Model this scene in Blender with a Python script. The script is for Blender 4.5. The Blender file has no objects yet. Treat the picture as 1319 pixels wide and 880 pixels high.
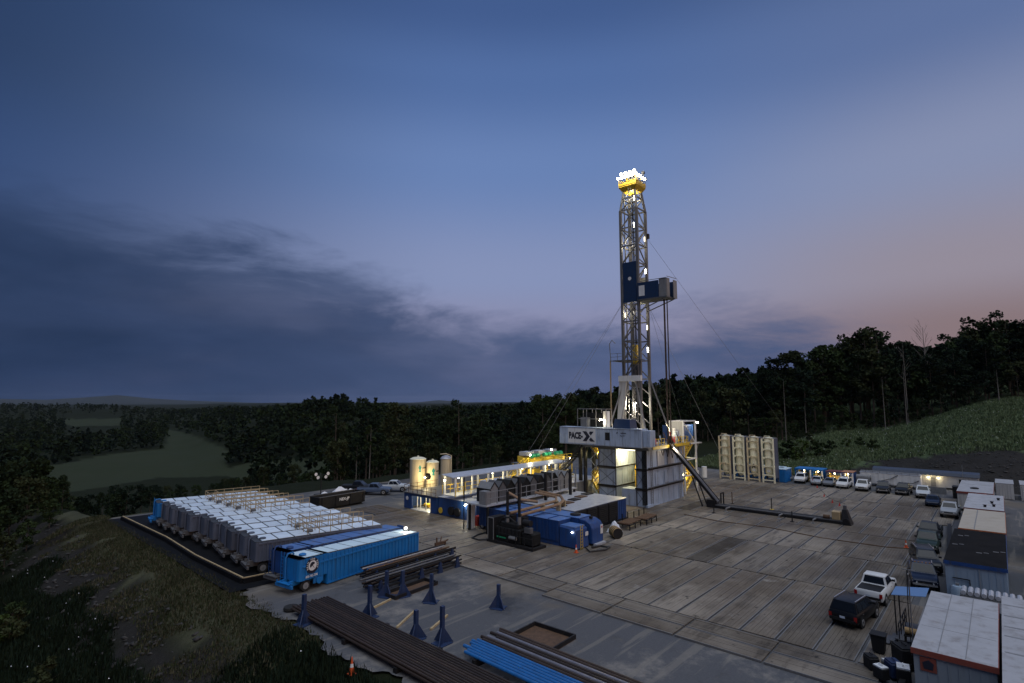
import bpy, bmesh, math, random
import numpy as np
from mathutils import Vector, Matrix
R = math.radians
S = bpy.context.scene
COL = S.collection
# ------------------------------------------------------------------ camera
FPX, PCX, PCY, HOR, CAMZ = 699.0, 659.5, 440.0, 516.0, 15.5
PITCH = math.atan((HOR - PCY) / FPX)
YAW = R(41.75)
FH = Vector((math.cos(YAW), math.sin(YAW), 0)); RT = Vector((math.sin(YAW), -math.cos(YAW), 0))
FW = FH * math.cos(PITCH) + Vector((0, 0, math.sin(PITCH)))
CU = -FH * math.sin(PITCH) + Vector((0, 0, math.cos(PITCH)))
cam = bpy.data.cameras.new('camera'); camo = bpy.data.objects.new('camera', cam); COL.objects.link(camo)
cam.sensor_width = 36.0; cam.lens = FPX / 1319 * 36; cam.clip_start = 0.1; cam.clip_end = 40000
mm = Matrix((RT, CU, -FW)).transposed().to_4x4(); mm.translation = Vector((0, 0, CAMZ))
camo.matrix_world = mm
S.camera = camo
# ------------------------------------------------------------------ sky
SUN_AZ = YAW - R(165)         # the sun has set to the right and behind the camera; angle from +X
SUN_EL = R(1.0)
W = bpy.data.worlds.new('World'); S.world = W; W.use_nodes = True
nt = W.node_tree; nt.nodes.clear()
def N(t, **k):
    n = nt.nodes.new(t)
    for a, b in k.items(): setattr(n, a, b)
    return n
def LK(a, b): nt.links.new(a, b)
def math_n(op, a, b=None, c=None, clamp=False):
    n = N('ShaderNodeMath', operation=op, use_clamp=clamp)
    for i, v in enumerate((a, b, c)):
        if v is None: continue
        if isinstance(v, (int, float)): n.inputs[i].default_value = v
        else: LK(v, n.inputs[i])
    return n.outputs[0]
def ramp_n(fac, stops, interp='EASE'):
    n = N('ShaderNodeValToRGB'); n.color_ramp.interpolation = interp
    e = n.color_ramp.elements
    while len(e) < len(stops): e.new(0.5)
    for q, (p, c) in zip(e, stops):
        q.position = p; q.color = (*c, 1) if len(c) == 3 else c
    LK(fac, n.inputs[0]); return n.outputs[0]
def lin(r, g, b):
    f = lambda v: (v / 255 / 12.92) if v / 255 <= .04045 else ((v / 255 + .055) / 1.055) ** 2.4
    return (f(r), f(g), f(b))
def mixc(fac, a, b, blend='MIX'):
    n = N('ShaderNodeMix', data_type='RGBA', blend_type=blend)
    if isinstance(fac, (int, float)): n.inputs[0].default_value = fac
    else: LK(fac, n.inputs[0])
    for i, v in ((6, a), (7, b)):
        if isinstance(v, tuple): n.inputs[i].default_value = (*v, 1)
        else: LK(v, n.inputs[i])
    return n.outputs[2]
tc = N('ShaderNodeTexCoord')
sep = N('ShaderNodeSeparateXYZ'); LK(tc.outputs['Generated'], sep.inputs[0])
dx, dy, dz = sep.outputs
# compass angle measured from the middle of the view, 0..1 over the full circle (0.5 = ahead)
c_f = math_n('ADD', math_n('MULTIPLY', dx, FH.x), math_n('MULTIPLY', dy, FH.y))
c_r = math_n('ADD', math_n('MULTIPLY', dx, RT.x), math_n('MULTIPLY', dy, RT.y))
az = math_n('ARCTAN2', c_r, c_f)                       # radians, + to the right
azn = math_n('MULTIPLY_ADD', az, 0.5 / math.pi, 0.5)
el = math_n('ARCTAN2', dz, math_n('SQRT', math_n('ADD', math_n('MULTIPLY', dx, dx), math_n('MULTIPLY', dy, dy))))
eln = math_n('MULTIPLY', el, 2 / math.pi, clamp=True)  # 0 horizon .. 1 zenith
A = lambda d: 0.5 + d / 360
E_ = lambda d: d / 90
left = ramp_n(eln, [(0, lin(46, 62, 94)), (E_(8), lin(52, 70, 106)), (E_(18), lin(46, 70, 114)), (E_(27), lin(38, 59, 96)), (E_(38), lin(38, 59, 96)), (E_(60), lin(64, 82, 118)), (1, lin(80, 98, 136))])
midc = ramp_n(eln, [(0, lin(118, 122, 156)), (E_(8), lin(134, 138, 172)), (E_(13), lin(130, 143, 182)), (E_(24), lin(102, 128, 178)), (E_(32), lin(80, 108, 160)), (E_(38), lin(64, 90, 140)), (E_(50), lin(64, 88, 132)), (1, lin(80, 98, 136))])
right = ramp_n(eln, [(0, lin(130, 102, 108)), (E_(6), lin(132, 114, 120)), (E_(11), lin(146, 138, 152)), (E_(20), lin(132, 142, 174)), (E_(30), lin(92, 112, 156)), (E_(42), lin(66, 88, 130)), (1, lin(80, 98, 136))])
fl = N('ShaderNodeMapRange', interpolation_type='SMOOTHSTEP'); LK(azn, fl.inputs[0]); fl.inputs[1].default_value = A(-50); fl.inputs[2].default_value = A(-4)
fr = N('ShaderNodeMapRange', interpolation_type='SMOOTHSTEP'); LK(azn, fr.inputs[0]); fr.inputs[1].default_value = A(6); fr.inputs[2].default_value = A(42)
sky = mixc(fr.outputs[0], mixc(fl.outputs[0], left, midc), right)
# a clear-air sky with the sun on the horizon underlies the gradient
nish = N('ShaderNodeTexSky', sky_type='NISHITA', sun_disc=False, sun_elevation=SUN_EL, sun_rotation=math.pi / 2 - SUN_AZ)
glow = N('ShaderNodeMapRange', interpolation_type='SMOOTHSTEP'); LK(azn, glow.inputs[0]); glow.inputs[1].default_value = A(52); glow.inputs[2].default_value = A(100)
west = ramp_n(eln, [(0, lin(255, 190, 140)), (E_(10), lin(245, 200, 170)), (E_(25), lin(190, 180, 185)), (E_(45), lin(110, 120, 150)), (1, lin(72, 90, 130))])
sky = mixc(glow.outputs[0], sky, west)
sky = mixc(0.01, sky, nish.outputs[0], 'ADD')
# cloud bank: low in front, climbing to the left, thin at the right
comb = N('ShaderNodeCombineXYZ'); LK(math_n('MULTIPLY', az, 2.2), comb.inputs[0]); LK(math_n('MULTIPLY', el, 7.5), comb.inputs[1])
n1 = N('ShaderNodeTexNoise'); n1.inputs['Scale'].default_value = 1.7; n1.inputs['Detail'].default_value = 9; n1.inputs['Roughness'].default_value = .62; n1.inputs['Distortion'].default_value = .35
LK(comb.outputs[0], n1.inputs['Vector'])
n2 = N('ShaderNodeTexNoise'); n2.inputs['Scale'].default_value = 1.1; n2.inputs['Detail'].default_value = 5
LK(comb.outputs[0], n2.inputs['Vector'])
g = lambda d: (d / 90,) * 3
top = ramp_n(azn, [(A(-60), g(19)), (A(-43), g(17)), (A(-27), g(15)), (A(-16), g(13.5)), (A(-8), g(10.5)), (A(-3), g(8.6)), (A(5), g(9)), (A(12), g(9.6)), (A(22), g(9.3)), (A(29), g(8.2)), (A(33), g(5)), (A(42), g(1))], 'LINEAR')
edge = math_n('ADD', math_n('SUBTRACT', top, eln), math_n('MULTIPLY', math_n('SUBTRACT', n1.outputs[0], .5), .17))
mr = N('ShaderNodeMapRange', interpolation_type='SMOOTHSTEP'); LK(edge, mr.inputs[0]); mr.inputs[1].default_value = -.016; mr.inputs[2].default_value = .05
wisp = N('ShaderNodeMapRange', interpolation_type='SMOOTHSTEP'); LK(n2.outputs[0], wisp.inputs[0]); wisp.inputs[1].default_value = .25; wisp.inputs[2].default_value = .62; wisp.inputs[3].default_value = .66; wisp.inputs[4].default_value = .97
cmask = math_n('MULTIPLY', mr.outputs[0], wisp.outputs[0])
ccol_l = mixc(n1.outputs[0], lin(26, 43, 70), lin(54, 72, 108))
ccol_m = mixc(n1.outputs[0], lin(48, 68, 104), lin(86, 102, 140))
fc = N('ShaderNodeMapRange', interpolation_type='SMOOTHSTEP'); LK(azn, fc.inputs[0]); fc.inputs[1].default_value = A(-40); fc.inputs[2].default_value = A(14)
sky = mixc(cmask, sky, mixc(fc.outputs[0], ccol_l, ccol_m))
bg = N('ShaderNodeBackground'); LK(sky, bg.inputs[0]); bg.inputs[1].default_value = 1.0
wo = N('ShaderNodeOutputWorld'); LK(bg.outputs[0], wo.inputs[0])
# ------------------------------------------------------------------ soft cool lamp added high behind the camera, standing in for dusk skylight
sl = bpy.data.lights.new('sun', 'SUN'); sl.energy = 1.5; sl.angle = R(60); sl.color = (.9, .95, 1.0)
so = bpy.data.objects.new('sun', sl); COL.objects.link(so)
sd = Vector((math.cos(SUN_AZ) * math.cos(R(70)), math.sin(SUN_AZ) * math.cos(R(70)), math.sin(R(70))))
so.rotation_euler = sd.to_track_quat('Z', 'Y').to_euler()
S.view_settings.view_transform = 'Standard'; S.view_settings.look = 'None'; S.view_settings.gamma = 1; S.view_settings.exposure = 0.0
S.cycles.max_bounces = 5; S.cycles.diffuse_bounces = 3; S.cycles.glossy_bounces = 3; S.cycles.transmission_bounces = 4
S.cycles.sample_clamp_indirect = 4.0; S.cycles.use_denoising = True

# ------------------------------------------------------------------ helpers
def raydir(x, y): return FW + RT * ((x - PCX) / FPX) + CU * ((PCY - y) / FPX)
def on_ground(x, y, z=0):
    d = raydir(x, y); t = (z - CAMZ) / d.z; return Vector((d.x * t, d.y * t, z))
ORG = {}
def tag(o, label=None, cat=None, group=None, kind=None):
    for k, v in (('label', label), ('category', cat), ('group', group), ('kind', kind)):
        if v: o[k] = v
    return o
def thing(name, label, cat, loc=(0, 0, 0), rz=0, group=None, world=False):
    o = bpy.data.objects.new(name, None); COL.objects.link(o); o.empty_display_size = .3
    o.location = loc; o.rotation_euler = (0, 0, rz)
    ORG[o.name] = Vector(loc) if world else Vector((0, 0, 0))
    return tag(o, label, cat, group)
class MB:
    def __init__(s): s.v = []; s.f = []; s.m = []; s.cm = 0
    def add(s, vs, fs):
        b = len(s.v); s.v += [tuple(p) for p in vs]; s.f += [tuple(b + i for i in f) for f in fs]; s.m += [s.cm] * len(fs); return s
    def box(s, x0, x1, y0, y1, z0, z1):
        if x0 > x1: x0, x1 = x1, x0
        if y0 > y1: y0, y1 = y1, y0
        if z0 > z1: z0, z1 = z1, z0
        return s.add([(x0, y0, z0), (x1, y0, z0), (x1, y1, z0), (x0, y1, z0), (x0, y0, z1), (x1, y0, z1), (x1, y1, z1), (x0, y1, z1)],
                     [(3, 2, 1, 0), (4, 5, 6, 7), (0, 1, 5, 4), (1, 2, 6, 5), (2, 3, 7, 6), (3, 0, 4, 7)])
    def cbox(s, c, d): return s.box(c[0] - d[0] / 2, c[0] + d[0] / 2, c[1] - d[1] / 2, c[1] + d[1] / 2, c[2] - d[2] / 2, c[2] + d[2] / 2)
    def hexa(s, b, t):          # 4 bottom points, 4 top points, counter-clockwise from above
        return s.add(list(b) + list(t), [(3, 2, 1, 0), (4, 5, 6, 7), (0, 1, 5, 4), (1, 2, 6, 5), (2, 3, 7, 6), (3, 0, 4, 7)])
    def frame(s, p, q):
        p, q = Vector(p), Vector(q); a = (q - p).normalized()
        u = a.cross(Vector((0, 0, 1)));
        if u.length < 1e-3: u = Vector((1, 0, 0))
        u.normalize(); w = u.cross(a); return p, q, u, w
    def cyl(s, p, q, r, n=8, r2=None, caps=True):
        p, q, u, w = s.frame(p, q); r2 = r if r2 is None else r2
        vs = []
        for i in range(n):
            t = 2 * math.pi * i / n; d = u * math.cos(t) + w * math.sin(t); vs += [p + d * r, q + d * r2]
        fs = [(2 * i, 2 * ((i + 1) % n), 2 * ((i + 1) % n) + 1, 2 * i + 1) for i in range(n)]
        if caps: fs += [tuple(2 * i for i in reversed(range(n))), tuple(2 * i + 1 for i in range(n))]
        return s.add(vs, fs)
    def bar(s, p, q, w=.1, h=None):
        h = w if h is None else h
        p, q, u, k = s.frame(p, q); u = u * w / 2; k = k * h / 2
        return s.add([p - u - k, p + u - k, p + u + k, p - u + k, q - u - k, q + u - k, q + u + k, q - u + k],
                     [(0, 1, 2, 3), (7, 6, 5, 4), (4, 5, 1, 0), (5, 6, 2, 1), (6, 7, 3, 2), (7, 4, 0, 3)])
    def tube(s, pts, r, n=7):
        pts = [Vector(p) for p in pts]; vs = []; fs = []; pu = None
        for i, p in enumerate(pts):
            a = (pts[min(i + 1, len(pts) - 1)] - pts[max(i - 1, 0)]).normalized()
            u = a.cross(Vector((0, 0, 1))) if pu is None else pu - a * pu.dot(a)
            if u.length < 1e-3: u = a.cross(Vector((1, 0, 0)))
            u.normalize(); pu = u; w = u.cross(a)
            for j in range(n):
                t = 2 * math.pi * j / n; vs.append(p + (u * math.cos(t) + w * math.sin(t)) * r)
        for i in range(len(pts) - 1):
            for j in range(n):
                k = (j + 1) % n; fs.append((i * n + j, (i + 1) * n + j, (i + 1) * n + k, i * n + k))
        fs += [tuple(range(n)), tuple((len(pts) - 1) * n + j for j in reversed(range(n)))]
        return s.add(vs, fs)
    def lathe(s, c, prof, n=20, ax='z'):      # prof: (radius, height) from bottom up
        vs = []; fs = []
        for r, h in prof:
            for j in range(n):
                t = 2 * math.pi * j / n; a, b = r * math.cos(t), r * math.sin(t)
                vs.append((c[0] + a, c[1] + b, c[2] + h) if ax == 'z' else ((c[0] + h, c[1] + a, c[2] + b) if ax == 'x' else (c[0] + a, c[1] + h, c[2] + b)))
        for i in range(len(prof) - 1):
            for j in range(n):
                k = (j + 1) % n; q = (i * n + j, i * n + k, (i + 1) * n + k, (i + 1) * n + j)
                fs.append(q if ax != 'y' else q[::-1])
        a, b = tuple(reversed(range(n))), tuple((len(prof) - 1) * n + j for j in range(n))
        fs += [a, b] if ax != 'y' else [a[::-1], b[::-1]]
        return s.add(vs, fs)
    def prism(s, pts, axis, a, b):            # polygon in the plane normal to axis, pulled from a to b
        f = {'x': lambda p, t: (t, p[0], p[1]), 'y': lambda p, t: (p[0], t, p[1]), 'z': lambda p, t: (p[0], p[1], t)}[axis]
        n = len(pts); vs = [f(p, a) for p in pts] + [f(p, b) for p in pts]
        fs = [tuple(range(n)), tuple(reversed(range(n, 2 * n)))] + [(i, i + n, (i + 1) % n + n, (i + 1) % n) for i in range(n)]
        return s.add(vs, fs)
    def build(s, name, mat, parent=None, smooth=False, world=False, fix=True, bevel=0):
        me = bpy.data.meshes.new(name)
        o0 = ORG.get(parent.name, Vector((0, 0, 0))) if parent else Vector((0, 0, 0))
        me.from_pydata([(p[0] - o0.x, p[1] - o0.y, p[2] - o0.z) for p in s.v], [], s.f)
        for m in (mat if isinstance(mat, (list, tuple)) else [mat]): me.materials.append(m)
        if any(s.m): me.polygons.foreach_set('material_index', s.m)
        if fix or bevel:
            bm = bmesh.new(); bm.from_mesh(me)
            if bevel: bmesh.ops.bevel(bm, geom=[e for e in bm.edges], offset=bevel, segments=1, affect='EDGES', clamp_overlap=True)
            bmesh.ops.recalc_face_normals(bm, faces=bm.faces); bm.to_mesh(me); bm.free()
        if smooth:
            me.polygons.foreach_set('use_smooth', [True] * len(me.polygons))
            try: me.set_sharp_from_angle(angle=R(38))
            except Exception: pass
        o = bpy.data.objects.new(name, me); COL.objects.link(o)
        if parent: o.parent = parent; ORG[o.name] = o0
        return o
def copy_tree(o, parent=None, world=False):
    c = o.copy(); COL.objects.link(c); c.parent = parent
    ORG[c.name] = ORG.get(o.name, Vector((0, 0, 0)))
    for ch in list(o.children): copy_tree(ch, c)
    return c
# ------------------------------------------------------------------ materials
def M(name, col, rough=.6, metal=0.0, var=.18, scale=2.0, dirt=None, damt=.45, streak=False, bump=0.0, bscale=12, space='obj', orand=0.0, spec=.5, emit=None, estr=0.0, trans=0.0, detail=6):
    m = bpy.data.materials.new(name); m.use_nodes = True; t = m.node_tree; b = t.nodes['Principled BSDF']
    def nn(k, **kw):
        n = t.nodes.new(k)
        for a, v in kw.items(): setattr(n, a, v)
        return n
    l = t.links.new
    b.inputs['Roughness'].default_value = rough; b.inputs['Metallic'].default_value = metal
    b.inputs['Specular IOR Level'].default_value = spec
    if space == 'pos': co = nn('ShaderNodeNewGeometry').outputs['Position']
    else: co = nn('ShaderNodeTexCoord').outputs['Object']
    mp = nn('ShaderNodeMapping'); l(co, mp.inputs[0])
    oi = nn('ShaderNodeObjectInfo')
    if space != 'pos':
        mu = nn('ShaderNodeMath', operation='MULTIPLY'); l(oi.outputs['Random'], mu.inputs[0]); mu.inputs[1].default_value = 37.0
        l(mu.outputs[0], mp.inputs['Location'])
    no = nn('ShaderNodeTexNoise'); no.inputs['Scale'].default_value = scale; no.inputs['Detail'].default_value = detail; no.inputs['Roughness'].default_value = .6
    l(mp.outputs[0], no.inputs['Vector'])
    mx = nn('ShaderNodeMix', data_type='RGBA'); l(no.outputs[0], mx.inputs[0])
    mx.inputs[6].default_value = (*[max(0, c * (1 - var * 2)) for c in col], 1); mx.inputs[7].default_value = (*[min(1, c * (1 + var * 2)) for c in col], 1)
    out = mx.outputs[2]
    if orand:
        hs = nn('ShaderNodeHueSaturation'); l(out, hs.inputs['Color'])
        mr = nn('ShaderNodeMapRange'); l(oi.outputs['Random'], mr.inputs[0]); mr.inputs[3].default_value = 1 - orand; mr.inputs[4].default_value = 1 + orand
        l(mr.outputs[0], hs.inputs['Value']); out = hs.outputs[0]
    if dirt:
        m2 = nn('ShaderNodeMapping'); l(mp.outputs[0], m2.inputs[0])
        if streak: m2.inputs['Scale'].default_value = (2.6, 2.6, .22)
        n2 = nn('ShaderNodeTexNoise'); n2.inputs['Scale'].default_value = scale * 1.3; n2.inputs['Detail'].default_value = 8; n2.inputs['Roughness'].default_value = .68
        l(m2.outputs[0], n2.inputs['Vector'])
        r = nn('ShaderNodeMapRange', interpolation_type='SMOOTHSTEP'); l(n2.outputs[0], r.inputs[0]); r.inputs[1].default_value = .48; r.inputs[2].default_value = .72; r.inputs[4].default_value = damt
        md = nn('ShaderNodeMix', data_type='RGBA'); l(r.outputs[0], md.inputs[0]); l(out, md.inputs[6]); md.inputs[7].default_value = (*dirt, 1); out = md.outputs[2]
        rr = nn('ShaderNodeMapRange'); l(n2.outputs[0], rr.inputs[0]); rr.inputs[3].default_value = max(0.05, rough - .12); rr.inputs[4].default_value = min(1, rough + .2); l(rr.outputs[0], b.inputs['Roughness'])
    l(out, b.inputs['Base Color'])
    if bump:
        n3 = nn('ShaderNodeTexNoise'); n3.inputs['Scale'].default_value = bscale; n3.inputs['Detail'].default_value = 5; l(mp.outputs[0], n3.inputs['Vector'])
        bu = nn('ShaderNodeBump'); bu.inputs['Strength'].default_value = bump; bu.inputs['Distance'].default_value = .06; l(n3.outputs[0], bu.inputs['Height']); l(bu.outputs[0], b.inputs['Normal'])
    if emit: b.inputs['Emission Color'].default_value = (*emit, 1); b.inputs['Emission Strength'].default_value = estr
    if trans: b.inputs['Transmission Weight'].default_value = trans
    return m
GR = (.09, .075, .06); RUST = (.16, .07, .03)
K = dict(
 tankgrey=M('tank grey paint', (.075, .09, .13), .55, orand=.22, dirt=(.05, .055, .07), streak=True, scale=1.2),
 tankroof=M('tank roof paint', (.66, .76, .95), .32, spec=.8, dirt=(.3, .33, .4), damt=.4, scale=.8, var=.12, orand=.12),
 seam=M('dark seam', (.04, .045, .055), .7),
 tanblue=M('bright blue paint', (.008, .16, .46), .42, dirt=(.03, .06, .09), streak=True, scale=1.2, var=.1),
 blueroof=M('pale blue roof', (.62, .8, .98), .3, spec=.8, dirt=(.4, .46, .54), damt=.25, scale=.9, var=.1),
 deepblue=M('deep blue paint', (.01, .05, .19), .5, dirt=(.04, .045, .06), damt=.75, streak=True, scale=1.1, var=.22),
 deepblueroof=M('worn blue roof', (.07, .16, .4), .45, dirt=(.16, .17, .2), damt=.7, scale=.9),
 railtan=M('tan rail paint', (.36, .27, .15), .6, var=.12),
 yellow=M('yellow rail paint', (.62, .42, .03), .5, var=.12, dirt=GR, damt=.4),
 white=M('white paint', (.7, .71, .72), .5, var=.06, dirt=(.25, .23, .2), streak=True, damt=.4, scale=1.0),
 whitepanel=M('white metal wall', (.5, .5, .5), .5, var=.06, dirt=(.22, .2, .18), streak=True, damt=.5, scale=.8),
 riggrey=M('rig grey paint', (.36, .44, .57), .55, var=.12, dirt=(.12, .1, .09), streak=True, damt=.75, scale=.8),
 mast=M('mast galvanised paint', (.15, .15, .155), .5, metal=.1, var=.12, dirt=(.14, .1, .07), damt=.5, scale=1.5),
 black=M('black steel', (.012, .012, .014), .6, var=.3, dirt=(.035, .028, .022), damt=.5, spec=.3),
 blackpanel=M('black louvred panel', (.012, .0125, .013), .7, spec=.2, var=.3, dirt=(.05, .05, .05)),
 darkgrey=M('dark grey steel', (.09, .092, .1), .55, var=.2, dirt=(.06, .05, .04)),
 dullgrey=M('dull grey sheet', (.2, .205, .215), .5, var=.15, dirt=(.1, .09, .08), streak=True),
 steel=M('bare steel', (.35, .35, .36), .4, metal=.7, var=.15),
 rust=M('rusty pipe', (.1, .055, .03), .75, var=.3, dirt=(.035, .025, .02), damt=.6, scale=3),
 navy=M('dark navy panel', (.008, .03, .09), .45, var=.12, dirt=(.03, .03, .04)),
 pipebrown=M('brown drill pipe', (.034, .022, .016), .5, metal=.2, orand=.45, var=.3, dirt=(.03, .022, .018), damt=.6, scale=2),
 pipeblue=M('blue coated pipe', (.012, .12, .36), .4, var=.2, dirt=(.03, .05, .08)),
 pipegrey=M('grey pipe', (.2, .2, .24), .4, metal=.3, var=.2),
 duct=M('brown exhaust duct', (.24, .15, .085), .6, var=.25, dirt=(.06, .04, .03), damt=.6),
 standblue=M('navy stand paint', (.012, .03, .09), .5, var=.2, dirt=(.04, .03, .03)),
 tan=M('tan tank paint', (.56, .48, .33), .5, var=.08, dirt=(.25, .19, .12), streak=True, damt=.45, scale=.8),
 cream=M('cream silo paint', (.74, .72, .56), .5, var=.1, dirt=(.3, .24, .15), streak=True, damt=.4, scale=.9, orand=.05),
 silorust=M('rusted silo frame', (.55, .48, .33), .6, var=.2, dirt=(.3, .15, .06), damt=.8, scale=1.4),
 siloside=M('silo side shade tone', (.07, .085, .13), .5, var=.12, dirt=(.12, .11, .1), streak=True),  # shade on the silos' side faces and rear posts, put into the colour
 orange=M('orange trim', (.42, .12, .03), .5, var=.2, dirt=GR),
 redbrown=M('dark red trim', (.2, .045, .03), .55, var=.2, dirt=GR),
 roofwhite=M('white trailer roof', (.36, .37, .4), .6, var=.1, dirt=(.2, .19, .19), damt=.75, scale=.9, orand=.06),
 roofcream=M('cream trailer roof', (.4, .36, .3), .6, var=.07, dirt=(.3, .24, .16), damt=.55, scale=.5),
 roofblack=M('black rubber roof', (.012, .012, .013), .85, var=.25, dirt=(.025, .023, .023), scale=.6, spec=.06),
 roofdark=M('dark blue trailer roof', (.035, .05, .085), .5, var=.2, dirt=(.09, .09, .1)),
 wallblue=M('pale blue siding', (.22, .3, .4), .6, var=.07, dirt=(.14, .15, .16), streak=True, scale=.7),
 wallgrey=M('grey siding', (.2, .23, .27), .6, var=.08, dirt=(.12, .12, .12), streak=True, scale=.7),
 corten=M('faded orange roof', (.36, .17, .09), .7, var=.2, dirt=(.16, .08, .05)),
 maroon=M('maroon roof', (.13, .03, .025), .6, var=.2, dirt=(.06, .04, .03)),
 canvasblue=M('blue awning cloth', (.1, .2, .4), .7, var=.06),
 tyre=M('tyre rubber', (.014, .014, .014), .8, var=.2),
 rim=M('wheel rim', (.42, .42, .43), .35, metal=.6, var=.1),
 glass=M('tinted window', (.008, .01, .014), .12, spec=.3, var=.02),
 plate=M('number plate', (.5, .55, .65), .4, var=.05),
 headlamp=M('headlamp lens', (.62, .63, .63), .15, var=.02, spec=.8),
 taillamp=M('tail lamp lens', (.3, .01, .01), .2, var=.02),
 amber=M('amber lens', (.5, .2, .02), .2, var=.02),
 chrome=M('chrome trim', (.55, .55, .56), .15, metal=.9, var=.03),
 plastic=M('dark plastic', (.014, .014, .015), .6, spec=.25, var=.1),
 mat=M('timber mat', (.21, .19, .168), .82, var=.26, scale=.42, dirt=(.06, .052, .046), damt=.9, bump=.6, bscale=7, orand=.13, spec=.2, space='obj', detail=11),
 matedge=M('worn steel mat edge', (.17, .168, .17), .5, metal=.2, var=.15, dirt=(.16, .14, .12), damt=.6),
 matdark=M('oil-stained timber mat', (.075, .062, .05), .7, var=.3, scale=.6, dirt=(.03, .025, .02), damt=.7, bump=.5, orand=.2, spec=.3),
 trunk=M('bark', (.09, .07, .055), .9, var=.3, scale=4),
 birch=M('pale bark', (.17, .16, .145), .85, var=.25, scale=5, dirt=(.1, .09, .08)),
 cone=M('orange cone plastic', (.6, .09, .02), .5, var=.08),
 conewhite=M('white cone band', (.65, .65, .65), .5, var=.05),
 hosed=M('black rubber hose', (.018, .018, .02), .5, var=.2),
 liner=M('black containment liner', (.006, .0065, .008), .75, var=.3, spec=.15, scale=.8, bump=.6, bscale=2.5),
 wood=M('pale timber', (.42, .32, .18), .8, var=.2, dirt=(.15, .1, .06)),
 whitebag=M('white plastic sheeting', (.62, .64, .7), .5, var=.08, bump=.6, bscale=6),
 cardboard=M('brown wrapped drum', (.38, .24, .1), .7, var=.25, dirt=(.1, .06, .03)),
 red=M('red paint', (.4, .03, .02), .5, var=.15),
 green=M('green machine paint', (.02, .3, .14), .45, var=.15),
 teal=M('teal emblem', (.01, .2, .2), .5, var=.05),
 ink=M('dark lettering', (.012, .014, .03), .5, var=.05),
 inkwhite=M('white lettering', (.7, .7, .7), .5, var=.04),
 signwhite=M('white sign board', (.62, .63, .64), .5, var=.05),
 galv=M('grey roof sheet', (.45, .47, .52), .4, metal=.25, var=.12, dirt=(.25, .24, .23), damt=.5),
)
def mat_wood(name, mul):
    global nt
    m = bpy.data.materials.new(name); m.use_nodes = True; keep = nt; nt = m.node_tree; b = nt.nodes['Principled BSDF']
    b.inputs['Roughness'].default_value = .8; b.inputs['Specular IOR Level'].default_value = .25
    po = N('ShaderNodeNewGeometry').outputs['Position']; ob = N('ShaderNodeTexCoord').outputs['Object']; oi = N('ShaderNodeObjectInfo').outputs['Random']
    def nz(sc, vec, d=7, r=.62, st=None):
        n = N('ShaderNodeTexNoise'); n.inputs['Scale'].default_value = sc; n.inputs['Detail'].default_value = d; n.inputs['Roughness'].default_value = r
        if st: mp = N('ShaderNodeMapping'); mp.inputs['Scale'].default_value = st; LK(vec, mp.inputs[0]); vec = mp.outputs[0]
        LK(vec, n.inputs['Vector']); return n.outputs[0]
    def ss(v, a, b_, lo=0., hi=1.):
        r = N('ShaderNodeMapRange', interpolation_type='SMOOTHSTEP'); LK(v, r.inputs[0]); r.inputs[1].default_value = a; r.inputs[2].default_value = b_; r.inputs[3].default_value = lo; r.inputs[4].default_value = hi; return r.outputs[0]
    c = mixc(nz(1.0, ob, 8, .7, (.25, 3, 1)), (.17 * mul, .148 * mul, .122 * mul), (.29 * mul, .254 * mul, .212 * mul))
    c = mixc(ss(nz(.07, po, 6, .6), .36, .6, 0, .85), c, (.08 * mul, .062 * mul, .047 * mul))          # mud trodden over the pad
    c = mixc(ss(nz(.5, po, 8, .7, (.35, 1.6, 1)), .5, .66, 0, .75), c, (.06 * mul, .049 * mul, .04 * mul))  # tracks along the mats
    c = mixc(ss(nz(.9, po, 6, .6), .63, .72, 0, .9), c, (.022, .019, .017))                             # oil
    c = mixc(ss(nz(.28, po, 6, .65), .62, .74, 0, .5), c, (.4 * mul, .38 * mul, .35 * mul))              # dried clay
    vo = N('ShaderNodeTexVoronoi'); vo.inputs['Scale'].default_value = .8; LK(po, vo.inputs['Vector'])
    c = mixc(ss(vo.outputs['Distance'], .05, .09, .8, 0), c, (.02, .018, .016))                          # bolt holes
    hs = N('ShaderNodeHueSaturation'); LK(c, hs.inputs['Color']); LK(ss(oi, 0, 1, .8, 1.2), hs.inputs['Value'])
    LK(hs.outputs[0], b.inputs['Base Color'])
    bu = N('ShaderNodeBump'); bu.inputs['Strength'].default_value = .6; bu.inputs['Distance'].default_value = .04; LK(nz(3, ob, 6, .7, (.4, 4, 1)), bu.inputs['Height']); LK(bu.outputs[0], b.inputs['Normal'])
    LK(ss(nz(.3, po), .35, .7, .55, .9), b.inputs['Roughness'])
    nt = keep; return m
K['mat'] = mat_wood('timber mat planks', 1.0); K['matdark'] = mat_wood('oil-stained mat planks', .5)
def EM(name, col, s): return M(name, (.8, .8, .8), emit=col, estr=s, var=.01)
K['warm'] = EM('lamp glow warm', (1, .82, .45), 30); K['cool'] = EM('lamp glow white', (1, .95, .82), 30); K['hot'] = EM('floodlight glow', (1, .93, .74), 110)
K['tubeglow'] = EM('tube light glow', (1, .86, .58), 7)
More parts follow.
